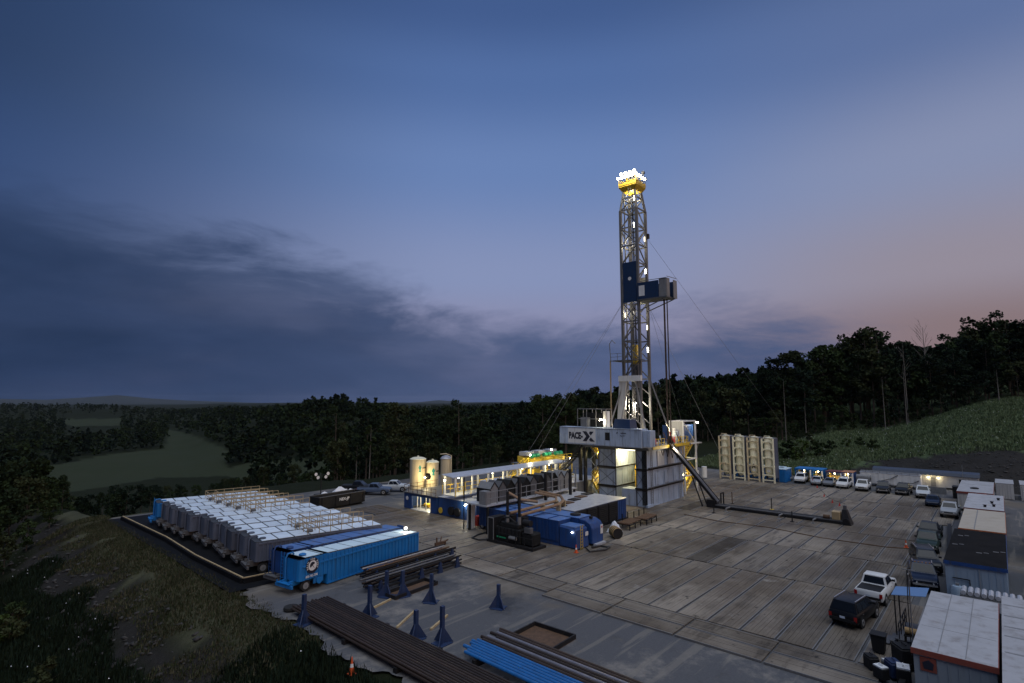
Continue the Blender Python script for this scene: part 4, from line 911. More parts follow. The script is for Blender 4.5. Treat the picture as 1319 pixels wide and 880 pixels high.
for i, (x, y, h, lb) in enumerate(((28.6, 33.9, 2.1, 'navy steel stand alone on the open gravel beside the racks'), (27.0, 37.5, 1.95, 'navy steel stand of the close pair beside the steel tray'), (27.9, 36.6, 1.95, 'navy steel stand of the close pair, on the timber side'), (23.7, 34.9, 2.2, 'navy steel stand at the bend of the brown pipe stack'), (23.7, 29.6, 1.8, 'navy steel stand beside the middle of the brown pipe stack'), (24.4, 27.8, 2.3, 'navy steel stand between brown stack and blue pipes'), (19.95, 37.3, 2.0, 'navy steel stand on the grass side of the brown pipe stack'), (31.2, 29.2, 1.7, 'navy steel stand near the corner of the mats'))):
    stand(x, y, h, random.uniform(0, 2), lb)
# stack of brown drill pipe on sleepers
for yy in (22, 27.5, 33, 38.5):
    b = MB(); b.box(-1.75, 1.75, -.15, .15, 0, .3); o = b.build('pipe_sleeper', K['black']); o.location = (21.8, yy - .6, .001); tag(o, 'black steel sleeper under the brown pipe stack', 'sleeper', 'sleepers under the brown pipe')
for lay in range(2):
    for k in range(14 - lay):
        lay_pipe(20.3 + k * .215 + lay * .107, 39.6 + random.uniform(-.25, .25), 20.1 + k * .215 + lay * .107, 14 + random.uniform(-.3, .3), .3 + .091 + lay * .14, .083, 'pipebrown', 'brown drill pipe in the long stack by the grass', 'brown drill pipes in the stack')
for yy in (16, 20, 24):
    b = MB(); b.box(-2.1, 2.1, -.12, .12, 0, .42); o = b.build('pipe_sleeper', K['black']); o.location = (25.6, yy, .001); tag(o, 'black sleeper under the blue pipes', 'sleeper', 'sleepers under the blue pipes')
for k in range(15):
    m_ = 'pipeblue' if k <= 6 else ('pipegrey' if k in (9, 12) else 'pipebrown')
    lb, gp = (('blue coated pipe on low sleepers next to the brown pipe stack', 'blue pipes beside the brown stack') if m_ == 'pipeblue' else (('grey steel pipe beside the blue pipes', 'grey pipes by the blue pipes') if m_ == 'pipegrey' else ('brown steel pipe at the side of the blue pipes', 'brown pipes by the blue pipes')))
    lay_pipe(23.75 + k * .27, 25.6 + random.uniform(-.7, .3), 23.6 + k * .27, 12, .42 + .11, .105, m_, lb, gp)
def tray(x, y, lx, ly, rz, label):
    t = thing('steel_tray', label, 'tray', (x, y, 0), rz)
    b = MB(); b.box(-lx / 2, lx / 2, -ly / 2, ly / 2, .01, .04); b.build('floor_plate', K['rust'], t)
    for (a, c, d, e) in ((-lx / 2, lx / 2, -ly / 2, -ly / 2 + .1), (-lx / 2, lx / 2, ly / 2 - .1, ly / 2), (-lx / 2, -lx / 2 + .1, -ly / 2 + .1, ly / 2 - .1), (lx / 2 - .1, lx / 2, -ly / 2 + .1, ly / 2 - .1)):
        b = MB(); b.box(a, c, d, e, 0.041, .3); b.build('tray_side', K['black'], t)
tray(29.2, 37.2, 4.6, 1.6, R(4), 'black steel drip tray on the gravel beside the pair of stands')
tray(29.3, 23.4, 2.6, 3.4, R(2), 'black steel tray with rusty floor at the end of the blue pipes')
for (x, y, L, a, lb) in ((25.6, 36.3, 2.4, .25, 'pale timber beam on the gravel by the bent stand'), (25.2, 32.6, 3.0, .5, 'pale timber beam lying beside the brown pipe stack'), (26.4, 30.4, 2.6, .4, 'short pale timber beam between the stands')):
    b = MB(); b.box(-L / 2, L / 2, -.07, .07, 0, .12); o = b.build('timber_beam', K['wood']); o.location = (x, y, .002); o.rotation_euler = (0, 0, a); tag(o, lb, 'timber')
def cone(x, y, label, z=0.0, h=.75):
    t = thing('traffic_cone', label, 'cone', (x, y, z)); b = MB(); b.box(-.2, .2, -.2, .2, 0, .04); b.build('base', K['cone'], t)
    b = MB(); b.lathe((0, 0, .04), [(.15, 0), (.105, h * .38), ], 14); b.lathe((0, 0, .04), [(.075, h * .6), (.03, h), ], 14); b.build('cone_body', K['cone'], t, smooth=True); b = MB(); b.lathe((0, 0, .04), [(.105, h * .38), (.075, h * .6)], 14); b.build('band', K['conewhite'], t, smooth=True)
cone(47.0, 33.2, 'orange cone by the hose at the blue generator end', .12); cone(71.6, 8.4, 'orange cone on the mats before the dark parked cars', .12); cone(71.2, 7.5, 'orange cone standing close to the dark car', .12); cone(18.6, 29.0, 'orange and white cone on the grass by the brown pipes', hgt(18.6, 29) + .02, .9)
b = MB(); b.box(-.35, .35, -.3, .3, 0, 1.1); b.box(-.28, .28, -.31, -.305, .2, .9); o = b.build('fuel_drum_cabinet', K['red'], bevel=.05); o.location = (49.0, 49.4, .13); tag(o, 'red cabinet at the corner of the blue container', 'cabinet')
# ================================================================== drilling rig
rig = thing('drilling_rig', 'tall drilling rig with lit crown, white mast and grey substructure', 'drilling rig', (79, 44, 0), world=True)
def P(name, mat, build, parent=rig, **k):
    b = MB(); build(b); return b.build(name, K[mat] if isinstance(mat, str) else mat, parent, **k)
def lamp_fix(parent, loc, watts, col=(1, .82, .5), glow='warm', r=.13, off=(0, 0, -.25), name='lamp'):
    o = P(name, 'darkgrey', lambda b: b.box(loc[0] - .16, loc[0] + .16, loc[1] - .16, loc[1] + .16, loc[2] + .1, loc[2] + .22), parent)
    P('bulb', glow, lambda b: b.lathe((loc[0], loc[1], loc[2] - .12), [(.02, 0), (r, .06), (r, .16), (.02, .22)], 12), o, smooth=True)
    if watts: light(parent, (loc[0] + off[0], loc[1] + off[1], loc[2] + off[2]), watts, col, r)
    return o
def tier_box(x0, x1, y0, y1, z0, z1, mat='riggrey', ribs=True):
    o = P('substructure_box', mat, lambda b: b.box(x0, x1, y0, y1, z0, z1))
    def rb(b):
        n_ = 7
        for k in range(n_ + 1):
            x = x0 + .1 + (x1 - x0 - .2) * k / n_; b.box(x - .07, x + .07, y0 - .05, y0 - .001, z0 + .1, z1 - .1)
        b.box(x0, x1, y0 - .07, y0 - .002, z0, z0 + .12); b.box(x0, x1, y0 - .07, y0 - .002, z1 - .12, z1)
    P('rib_panel', mat, rb, o)
    def fr(b):
        b.box(x0 - .08, x0 - .002, y0, y0 + .1, z0, z1); b.box(x0 - .08, x0 - .002, y1 - .1, y1, z0, z1); b.box(x0 - .1, x0 - .003, y0 + .1, y1 - .1, z1 - .16, z1)
        b.bar((x0 - .03, y0 + .1, z0 + .2), (x0 - .03, y1 - .1, z1 - .3), .05); b.bar((x0 - .03, y1 - .1, z0 + .2), (x0 - .03, y0 + .1, z1 - .3), .05)
    P('end_frame', 'darkgrey', fr, o); return o
for (ya, yb) in ((39.0, 40.7), (44.1, 47.2)):
    for z0, z1 in ((.12, 2.5), (2.75, 5.3), (5.55, 8.2)): tier_box(73.1, 85.2, ya, yb, z0, z1)
    for z in (2.5, 5.3): P('ledge_beam', 'black', lambda b: b.box(72.85, 85.3, ya - .12, yb + .12, z + .03, z + .22))
P('cellar_box', 'riggrey', lambda b: b.box(73.0, 75.2, 40.8, 43.1, .12, 2.5)); P('cellar_box', 'riggrey', lambda b: b.box(72.7, 74.5, 38.7, 38.96, .14, .5))
P('inner_wall', 'whitepanel', lambda b: b.box(81.0, 81.2, 40.75, 44.05, .15, 8.2))
for z in (2.6, 5.3): P('inner_beam', 'darkgrey', lambda b: b.box(80.8, 80.98, 40.75, 44.05, z, z + .22))
for k in range(3): P('wellhead_pipe', 'yellow', lambda b: b.tube([(77.5, 41.6 + k * .8, .2), (77.5, 41.6 + k * .8, 3.2 + k), (78.5, 41.9 + k * .6, 4.2 + k)], .16, 8), smooth=True)
P('blowout_preventer', 'yellow', lambda b: (b.lathe((78.2, 42.4, .2), [(.7, 0), (.7, .8), (.45, .9), (.45, 1.6), (.8, 1.7), (.8, 2.6), (.4, 2.8), (.4, 4.2), (.6, 4.3), (.6, 5.0)], 16), b.box(77.2, 79.2, 42.0, 42.8, 1.9, 2.4), b.box(77.3, 79.1, 42.1, 42.7, .5, .9)))
lamp_fix(rig, (74.6, 43.7, 7.9), 783, (1, .78, .36), 'warm', .14, (.3, -.2, -.5)); lamp_fix(rig, (76.5, 41.2, 7.6), 380, (1, .78, .36), 'warm', .14, (0, .2, -.4))
P('floor_slab', 'darkgrey', lambda b: b.box(72.7, 87.2, 38.4, 50.4, 8.22, 8.62))
P('strip_light', 'tubeglow', lambda b: b.box(73.6, 73.75, 41.2, 43.9, 8.05, 8.15))
# side beam with the lettering
beam = P('side_beam', 'riggrey', lambda b: b.box(70.7, 72.68, 38.4, 52.9, 8.72, 11.4), bevel=.04)
P('beam_hatch', 'black', lambda b: b.box(70.66, 70.698, 43.6, 44.4, 9.6, 10.75), beam)
for k in range(7): P('beam_seam', 'dullgrey', lambda b: b.box(70.68, 70.698, 39.4 + k * 2.1, 39.44 + k * 2.1, 8.8, 11.32), beam)
for z in (8.75, 11.3): P('beam_edge', 'dullgrey', lambda b: b.box(70.64, 70.698, 38.5, 52.8, z, z + .07), beam)
FM = lambda y, z: face_mat((70.672, y, z), (0, -1, 0), (0, 0, 1))
P('lettering_plate', 'signwhite', lambda b: b.box(70.685, 70.699, 46.1, 51.2, 8.95, 11.2), beam)
text_mesh('lettering', 'PACE-', 1.34, K['ink'], beam, FM(49.75, 10.03), .006, .075, .72)
def xs(b):   # the big arrow-cut X
    f = lambda y, z: (y, z)
    b.prism([(48.45, 10.78), (47.75, 10.78), (47.12, 10.02), (47.75, 9.28), (48.45, 9.28), (47.78, 10.02)][::-1], 'x', 70.66, 70.684)
    b.prism([(47.12, 10.78), (46.42, 10.78), (46.95, 10.18), (47.25, 10.52)][::-1], 'x', 70.66, 70.684); b.prism([(46.95, 9.9), (46.25, 9.28), (47.0, 9.28), (47.28, 9.52)][::-1], 'x', 70.66, 70.684)
P('x_mark', 'ink', xs, beam)
text_mesh('small_lettering', 'nabors', .34, K['ink'], beam, FM(41.3, 10.75), .004, .01); text_mesh('small_lettering', 'Rig X11', .26, K['ink'], beam, FM(41.4, 10.35), .004, .006)
P('small_mark', 'ink', lambda b: b.prism([(42.5, 10.62), (42.2, 10.75), (42.35, 10.92)], 'x', 70.66, 70.684), beam)
P('end_cabinet', 'riggrey', lambda b: (b.box(71.0, 72.6, 37.2, 38.3, 8.9, 11.2), b.box(70.95, 70.999, 37.4, 37.7, 9.6, 10.8)), bevel=.03)
# cage on the beam, with its lamp
cage = P('roof_cage', 'steel', lambda b: [b.bar((x, y, 11.42), (x, y, 14.2), .09) for x in (70.9, 72.5) for y in (44.3, 46.1, 47.8, 49.5)] + [b.bar((x, 44.3, z), (x, 49.5, z), .08) for x in (70.9, 72.5) for z in (12.7, 14.2)] + [b.bar((70.9, y, 14.2), (72.5, y, 14.2), .08) for y in (44.3, 46.1, 47.8, 49.5)])
P('cage_panel', 'blackpanel', lambda b: b.box(72.1, 72.3, 44.6, 49.2, 11.45, 13.6), cage); P('cage_unit', 'dullgrey', lambda b: b.box(71.3, 72.0, 47.9, 49.2, 11.45, 12.9), cage); P('cage_unit', 'white', lambda b: b.box(71.2, 72.1, 44.4, 45.0, 11.5, 13.9), cage)
lamp_fix(rig, (70.75, 45.2, 12.6), 61, (1, .82, .5), 'hot', .16, (-.4, 0, .1))
P('canvas_box', 'navy', lambda b: b.hexa([(70.9, 40.3, 11.43), (73, 40.3, 11.43), (73, 43.2, 11.43), (70.9, 43.2, 11.43)], [(71.2, 40.5, 12.75), (73, 40.5, 12.75), (73, 43.0, 12.75), (71.2, 43.0, 12.75)]))
# left pylons, inclined stair and yellow lattice
for x, y in ((73.0, 49.6), (73.0, 50.5), (76.2, 50.1)): P('pylon', 'black', lambda b: b.box(x - .22, x + .22, y - .22, y + .22, .13, 8.2))
def stairs(b, p, q, w, n_, side=(1, 0, 0)):
    p, q, s_ = Vector(p), Vector(q), Vector(side) * w / 2
    for e in (-1, 1): b.bar(p + s_ * e, q + s_ * e, .1, .28)
    for k in range(1, n_): c_ = p.lerp(q, k / n_); b.bar(c_ - s_, c_ + s_, .26, .05)
def stair_rail(b, p, q, w, side=(1, 0, 0), n_=6):
    p, q, s_ = Vector(p), Vector(q), Vector(side) * w / 2; u_ = Vector((0, 0, 1))
    for e in (-1, 1):
        for hh in (.55, 1.05): b.bar(p + s_ * e + u_ * hh, q + s_ * e + u_ * hh, .06)
        for k in range(n_ + 1): c_ = p.lerp(q, k / n_) + s_ * e; b.bar(c_, c_ + u_ * 1.05, .06)
P('access_stair', 'black', lambda b: (stairs(b, (73.2, 49.9, 8.4), (73.2, 55.4, 2.9), 1.2, 16), stair_rail(b, (73.2, 49.9, 8.4), (73.2, 55.4, 2.9), 1.2)))
for z0, d in ((.2, 1), (2.9, -1), (5.6, 1)):
    a, c_ = (47.5, 49.4) if d > 0 else (49.4, 47.5)
    P('yellow_stair', 'yellow', lambda b: (stairs(b, (75.0, a, z0), (75.0, c_, z0 + 2.6), .9, 9), stair_rail(b, (75.0, a, z0), (75.0, c_, z0 + 2.6), .9, n_=4)))
P('stair_bracing', 'riggrey', lambda b: [b.bar((74.2, 47.5, z), (74.2, 49.4, z + 1.8), .09) for z in (.3, 2.2, 4.2, 6.2)] + [b.bar((74.2, 49.4, z), (74.2, 47.5, z + 1.8), .09) for z in (.3, 2.2, 4.2, 6.2)])
lamp_fix(rig, (75.6, 48.6, 7.7), 357, (1, .84, .42), 'warm', .12, (-.4, 0, -.6)); lamp_fix(rig, (76.4, 48.4, 3.6), 261, (1, .84, .42), 'warm', .12, (-.6, 0, 0))
# V-door side: ladders, yellow floor rails, clutter on the floor
for xx in (74.3, 83.8):
    P('side_ladder', 'dullgrey', lambda b: [b.bar((xx + s, 38.8, .2), (xx + s, 38.8, 9.6), .06) for s in (-.25, .25)] + [b.bar((xx - .25, 38.8, .4 + k * .35), (xx + .25, 38.8, .4 + k * .35), .04) for k in range(26)])
for z in (2.62, 5.42): P('side_walk', 'darkgrey', lambda b: b.box(73.2, 85.2, 38.55, 38.87, z + .24, z + .31))
P('floor_rail', 'yellow', lambda b: [b.bar((74 + k * 1.0, 38.5, 8.62), (74 + k * 1.0, 38.5, 9.75), .07) for k in range(5)] + [b.bar((82 + k * 1.0, 38.5, 8.62), (82 + k * 1.0, 38.5, 9.75), .07) for k in range(5)] + [b.bar((x0, 38.5, z), (x1, 38.5, z), .07) for x0, x1 in ((74, 78), (82, 86)) for z in (9.15, 9.75)])
P('floor_toeboard', 'yellow', lambda b: b.box(74, 86.6, 38.33, 38.39, 8.3, 8.75))
for i, (x, y, sx, sy, h, m_) in enumerate(((75, 39.6, .9, .7, 1.2, 'red'), (76.4, 39.5, .6, .6, 1.6, 'black'), (77.3, 39.7, .7, .6, .9, 'white'), (78.2, 39.3, .5, .5, 1.5, 'riggrey'), (81.8, 39.4, .8, .6, 1.3, 'black'), (82.9, 39.8, .5, .5, 1.8, 'red'), (84.2, 39.4, 1.2, .7, 1.9, 'riggrey'), (79.2, 41, 1.4, 1.4, 1.0, 'darkgrey'), (85.4, 40.4, .9, 1.6, 2.3, 'white'))):
    P('floor_machine', m_, lambda b: (b.box(x - sx / 2, x + sx / 2, y - sy / 2, y + sy / 2, 8.63, 8.63 + h * .6), b.cyl((x, y, 8.63 + h * .6), (x, y, 8.63 + h), sx * .3, 8), b.box(x - sx * .35, x + sx * .35, y - sy * .62, y + sy * .1, 8.63 + h * .2, 8.63 + h * .45)))
lamp_fix(rig, (80.6, 44.6, 15.0), 999, (1, .9, .68), 'hot', .16, (-.3, -.2, -.3)); lamp_fix(rig, (82.5, 40.0, 11.6), 309, (1, .82, .5), 'warm', .1, (0, -.2, -.3))
# mast
LEG = [(78.5, 42.5), (81.5, 42.5), (81.5, 45.5), (78.5, 45.5)]; CX_, CY_ = 80.0, 44.0
def leg_at(i, z):
    x, y = LEG[i]; k = 1 if z < 47.3 else 1 - .36 * (z - 47.3) / 4.0; return Vector((CX_ + (x - CX_) * k, CY_ + (y - CY_) * k, z))
for i in range(4):
    P('mast_leg', 'mast', lambda b: (b.bar(leg_at(i, 19), leg_at(i, 47.3), .4), b.bar(leg_at(i, 47.3), leg_at(i, 51.3), .34)))
zs = [19, 22, 25.2, 28.4, 31.6, 34.8, 38, 41.1, 44.2, 47.3, 49.4, 51.3]
for n_, z in enumerate(zs):
    for s in range(4):
        if s == 0 and n_ in (0, 1, 2, 3): continue       # open V-door face
        P('mast_girt', 'mast', lambda b: b.bar(leg_at(s, z), leg_at((s + 1) % 4, z), .2))
for n_ in range(len(zs) - 1):
    for s in range(4):
        if s == 0 and n_ < 4: continue
        a, c_ = (s, (s + 1) % 4) if (n_ + s) % 2 else ((s + 1) % 4, s)
        P('mast_brace', 'mast', lambda b: b.bar(leg_at(a, zs[n_]), leg_at(c_, zs[n_ + 1]), .16))
        if s != 0 and n_ % 2: P('mast_brace', 'mast', lambda b: b.bar(leg_at(c_, zs[n_]), leg_at(a, zs[n_ + 1]), .12))
P('mast_ladder', 'dullgrey', lambda b: [b.bar((78.35, 43.6 + s, 19), (78.35, 43.6 + s, 51), .05) for s in (-.2, .2)] + [b.bar((78.35, 43.4, 19.3 + k * .45), (78.35, 43.8, 19.3 + k * .45), .035) for k in range(70)])
P('guide_rail', 'mast', lambda b: [b.bar((80 + s, 45.2, 12), (80 + s, 45.2, 50), .14) for s in (-.7, .7)])
P('drill_line', 'black', lambda b: [b.cyl((80 + dx_, 44 + dy_, 24.5), (80 + dx_ * .7, 44 + dy_ * .7, 51.2), .03, 5, caps=False) for dx_ in (-.5, -.2, .2, .5) for dy_ in (-.15, .15)])
P('travelling_block', 'yellow', lambda b: (b.box(79.4, 80.6, 43.6, 44.4, 22.4, 24.6), b.box(79.6, 80.4, 43.5, 44.5, 21.4, 22.3)), bevel=.12)
P('top_drive', 'darkgrey', lambda b: (b.box(79.3, 80.7, 43.4, 44.6, 17.6, 21.3), b.cyl((80, 44, 12), (80, 44, 17.6), .16, 8), b.box(79.0, 79.3, 43.6, 44.4, 18.2, 20.4)))
P('standpipe', 'mast', lambda b: b.tube([(81.2, 45.1, 9), (81.2, 45.1, 30), (81.0, 44.8, 31)], .1, 7))
P('rotary_hose', 'black', lambda b: b.tube([(81.0, 44.7, 31), (80.6, 44.3, 29), (80.5, 44.2, 25), (80.6, 44.2, 21.8), (80.4, 44.1, 20.6)], .09, 7))
# mast foot: white plates and raking struts
P('mast_shoe', 'whitepanel', lambda b: (b.hexa([(78.0, 46.0, 8.63), (78.6, 46.0, 8.63), (78.6, 46.9, 8.63), (78.0, 46.9, 8.63)], [(78.1, 44.9, 18.6), (78.8, 44.9, 18.6), (78.8, 46.2, 18.6), (78.1, 46.2, 18.6)])))
P('mast_crossbeam', 'white', lambda b: b.box(77.9, 78.45, 42.2, 46.2, 18.6, 19.5))
for s in (0, 1, 2, 3): P('foot_leg', 'mast', lambda b: b.bar(leg_at(s, 19), (leg_at(s, 19).x, leg_at(s, 19).y, 8.65), .34))
P('foot_brace', 'mast', lambda b: [b.bar((78.5, 42.5, z), (78.5, 45.5, z + 2.4), .14) for z in (9, 11.6, 14.2, 16.4)] + [b.bar((81.5, 42.5, z), (81.5, 45.5, z + 2.4), .14) for z in (9, 11.6, 14.2, 16.4)])
lamp_fix(rig, (79.6, 37.8, 8.2), 187, (1, .88, .66), 'warm', .1, (0, -.5, -.2)); lamp_fix(rig, (74.6, 42.6, 10.9), 285, (1, .88, .66), 'hot', .12, (.4, 0, .2))
for k in range(6): P('cable_tray', 'black', lambda b: b.tube([(73.0, 38.9 + .14 * k, 8.2), (72.9, 38.9 + .14 * k, 5.5 - .2 * k), (72.95, 38.95 + .14 * k, .4)], .05, 5))
for k in range(5): P('floor_hose', ('red', 'black', 'rust')[k % 3], lambda b: b.tube([(74.4 + k * 2.1, 38.9, 10.6), (74.6 + k * 2.1, 38.6, 9.6), (75.2 + k * 2.1, 38.5, 9.0), (76.0 + k * 2.1, 38.9, 9.8)], .09, 6))
for k in range(4): P('hung_cable', 'black', lambda b: b.tube([(77 + k * 1.6, 38.7, 8.5), (77.6 + k * 1.6, 38.6, 7.2 - .3 * k), (78.4 + k * 1.6, 38.7, 8.4)], .05, 5))
for k in range(3): P('tier_hatch', 'riggrey', lambda b: b.box(75.6 + k * 3, 77.0 + k * 3, 38.9, 38.935, 3.1, 4.8))
for k in range(2): P('panel_door', 'whitepanel', lambda b: b.box(76.4 + k * 3.4, 78.6 + k * 3.4, 38.88, 38.93, 5.75, 7.9))
for a, c_ in (((78.4, 43.4, 18.8), (77.4, 40.9, 8.65)), ((78.6, 44.8, 18.6), (77.6, 46.4, 8.65)), ((81.6, 42.5, 19), (83.2, 39.4, 8.65)), ((81.6, 45.5, 19), (83, 47, 8.65)), ((78.5, 45.4, 18.8), (76.6, 48.3, 8.65))):
    P('raking_strut', 'dullgrey', lambda b: b.bar(a, c_, .24))
P('mast_walk', 'darkgrey', lambda b: (b.box(77.3, 82.6, 45.6, 47.2, 21.9, 22.0), b.box(77.0, 78.3, 41.6, 46.6, 21.9, 22.0)))
P('mast_walk_rail', 'dullgrey', lambda b: [b.bar((77.05, y, 22), (77.05, y, 23.1), .06) for y in (41.7, 43, 44.4, 45.8, 47.1)] + [b.bar((77.05, 41.7, z), (77.05, 47.1, z), .06) for z in (22.55, 23.1)])
P('climb_pole', 'railtan', lambda b: (b.bar((77.2, 47.3, 11.4), (77.2, 47.3, 22), .09), b.bar((77.4, 47.3, 11.4), (77.4, 47.3, 22), .09)))
P('climb_hoop', 'dullgrey', lambda b: b.tube([(77.3, 47.2, 22), (77.3, 47.4, 24.8), (77.3, 46.9, 25.4), (77.3, 46.3, 24.8)], .07, 6))
# racking board with windwall
bd = P('racking_board', 'darkgrey', lambda b: b.box(77.9, 80.9, 37.3, 42.3, 31.5, 31.7))
P('windwall', 'navy', lambda b: b.box(78.15, 78.28, 42.65, 45.1, 31.5, 38.2)); P('windwall', 'navy', lambda b: b.box(77.92, 78.02, 38.7, 42.4, 31.72, 34.4)); P('windwall', 'navy', lambda b: b.box(80.8, 80.9, 37.4, 42.3, 31.72, 34.4))
P('board_gate', 'dullgrey', lambda b: (b.box(77.95, 78.05, 37.4, 38.62, 31.72, 34.6), b.box(78.1, 79.0, 37.32, 37.42, 31.72, 34.6)), bd); P('board_gate', 'dullgrey', lambda b: b.box(79.5, 80.7, 36.9, 37.0, 31.5, 34.4), bd)
for k in range(5): P('board_finger', 'dullgrey', lambda b: b.bar((78.4 + k * .5, 37.5, 31.78), (78.4 + k * .5, 41.8, 31.78), .1), bd)
P('board_bracing', 'dullgrey', lambda b: [b.bar((77.9, 37.4, 34.6), (77.9, 41.9, 34.6), .08), b.bar((80.8, 37.0, 34.8), (78, 37.3, 34.8), .08), b.bar((78.2, 37.6, 31.5), (78.5, 42.3, 30.0), .14), b.bar((80.8, 37.6, 31.5), (80.8, 42.3, 30.0), .14)], bd)
P('windwall_disc', 'inkwhite', lambda b: b.lathe((78.13, 43.85, 35.4), [(.3, -.01), (.3, .015)], 16, 'x')); P('board_window', 'white', lambda b: b.box(77.88, 77.915, 41.1, 42.1, 32.2, 33.9))
P('racking_panel', 'cream', lambda b: b.box(81.3, 81.6, 42.7, 43.9, 31.5, 36.0))
# crown
cr = P('crown_platform', 'yellow', lambda b: (b.box(78.35, 81.65, 42.35, 45.65, 51.35, 51.6), b.hexa([(78.8, 42.8, 50.6), (81.2, 42.8, 50.6), (81.2, 45.2, 50.6), (78.8, 45.2, 50.6)], [(78.35, 42.35, 51.33), (81.65, 42.35, 51.33), (81.65, 45.65, 51.33), (78.35, 45.65, 51.33)])))
P('crown_toeboard', 'yellow', lambda b: (b.box(78.31, 78.35, 42.35, 45.65, 51.62, 52.0), b.box(78.35, 81.65, 42.31, 42.35, 51.62, 52.0)), cr)
P('crown_rail', 'yellow', lambda b: [b.bar((x, y, 51.6), (x, y, 52.8), .09) for x in (78.4, 80, 81.6) for y in (42.4, 44, 45.6)] + [b.bar((x, 42.4, z), (x, 45.6, z), .08) for x in (78.4, 81.6) for z in (52.2, 52.8)] + [b.bar((78.4, y, z), (81.6, y, z), .08) for y in (42.4, 45.6) for z in (52.2, 52.8)], cr)
P('crown_sheaves', 'darkgrey', lambda b: [b.lathe((80, 43.2 + k * .4, 52.6), [(.75, -.1), (.75, .1)], 16, 'y') for k in range(5)] + [b.box(79, 81, 42.9, 45.1, 51.62, 52.1)])
P('crown_mast_aerial', 'darkgrey', lambda b: (b.bar((81.4, 42.6, 52.8), (81.4, 42.6, 54.2), .12), b.box(81.15, 81.65, 42.4, 42.8, 54.0, 54.4)), cr)
FL = [(78.2, 45.6 - k * .66, 52.95) for k in range(6)] + [(78.6, 45.2 - k * .8, 53.75) for k in range(4)] + [(79.0 + k * .75, 42.3, 52.95) for k in range(4)]
for k, (x, y, z) in enumerate(FL):
    o = P('floodlight', 'darkgrey', lambda b: (b.box(x + .02, x + .3, y - .26, y + .26, z - .22, z + .22), b.bar((x + .16, y, z - .2), (x + .16, y, 52.2), .06)), cr)
    P('flood_lens', 'hot', lambda b: b.lathe((x - .03, y, z), [(.06, -.1), (.19, -.05), (.19, .02)], 14, 'x'), o, smooth=True)
light(rig, (77.0, 43.2, 54.2), 1900, (1, .92, .7), .35); light(rig, (79.9, 44, 49.8), 500, (1, .9, .66), .2); light(rig, (79.7, 44.2, 41.5), 300, (1, .9, .68), .15); light(rig, (79.7, 44.2, 30), 220, (1, .9, .68), .15)
for k, (x, y, z) in enumerate(((78.75, 43.0, 49.0), (81.35, 42.7, 42.5), (81.35, 42.7, 37.0), (81.35, 42.65, 27.5), (81.35, 42.65, 23.8), (78.8, 45.2, 29.5), (78.8, 43.2, 44.5), (81.3, 42.65, 34.5))):
    o = P('mast_lamp', 'darkgrey', lambda b: b.box(x - .05, x + .05, y - .08, y + .08, z - .45, z + .45)); P('mast_lamp_tube', 'tubeglow' if k % 2 else 'cool', lambda b: b.bar((x - .09, y - .08, z - .38), (x - .09, y - .08, z + .38), .09), o)
# guy lines
anc = [(108, 63, 0), (140, 34, hgt(140, 34)), (135, 20, hgt(135, 20)), (62, 62, 0), (73, 60, 0)]
for (z0, i, a) in ((43, 1, (150, 36, hgt(150, 36))), (43, 2, (120, 52, .1)), (31.5, 3, (64, 60, .1)), (31.5, 3, (70, 62, .1)), (31.5, 1, (96, 34, .1))):
    P('guy_line', 'dullgrey', lambda b: b.cyl(leg_at(i, z0), a, .022, 5, caps=False))
P('guy_bracket', 'black', lambda b: b.box(81.4, 81.9, 42.0, 42.5, 42.6, 43.4))
# V-door ramp
P('vdoor_ramp', 'black', lambda b: (b.bar((80, 38.6, 8.7), (80, 31.4, .75), 1.3, .2),)); 
for s in (-.6, -.2, .2, .6): P('ramp_rail', 'steel' if abs(s) < .5 else 'black', lambda b: b.bar((80 + s, 38.5, 8.92), (80 + s, 31.4, .97), .12, .16))
P('ramp_leg', 'black', lambda b: [b.bar((80 + s, 34.9, 4.4), (80 + s, 33.4, .15), .14) for s in (-.8, .8)])
# stair tower with white frame and blue dog house on the far side
TX0, TX1, TY0, TY1 = 87.6, 92.4, 39.8, 42.4
P('stair_tower', 'white', lambda b: [b.bar((x, y, .12), (x, y, 12.1), .24) for x in (TX0, TX1) for y in (TY0, TY1)] + [b.bar((TX0, y, z), (TX1, y, z), .16) for y in (TY0, TY1) for z in (3, 5.6, 8.2, 12)] + [b.bar((x, TY0, z), (x, TY1, z), .16) for x in (TX0, TX1) for z in (3, 5.6, 8.2, 12)] + [b.bar((TX0, TY0, 12), (TX1, TY0, 8.2), .12)])
P('tower_panel', 'whitepanel', lambda b: b.box(TX0 - .05, TX0 - .01, TY0 + .1, TY1 - .1, 8.4, 11.9))
for z0, d in ((.2, 1), (3.0, -1), (5.7, 1)):
    a, c_ = (TX0 + .4, TX1 - .4) if d > 0 else (TX1 - .4, TX0 + .4)
    P('tower_stair', 'yellow', lambda b: (stairs(b, (a, TY0 + .7, z0), (c_, TY0 + .7, z0 + 2.6), .9, 10, (0, 1, 0)), stair_rail(b, (a, TY0 + .7, z0), (c_, TY0 + .7, z0 + 2.6), .9, (0, 1, 0), 5)))
P('tower_machine', 'dullgrey', lambda b: (b.box(88.2, 91.8, 43.0, 45.0, .14, 2.4), b.cyl((88.6, 42.8, 3.4), (91, 42.8, 3.4), .6, 12), b.box(88, 92, 43, 46, 5.4, 7.4)))
P('dog_house', 'deepblue', lambda b: [b.box(91.0, 98.0, 42.6, 45.2, 7.9, 11.1)] + [b.box(91.3 + k * .6, 91.5 + k * .6, 42.52, 42.598, 8.1, 10.9) for k in range(11)] + [b.box(90.92, 90.998, 42.9 + k * .6, 43.1 + k * .6, 8.1, 10.9) for k in range(4)])
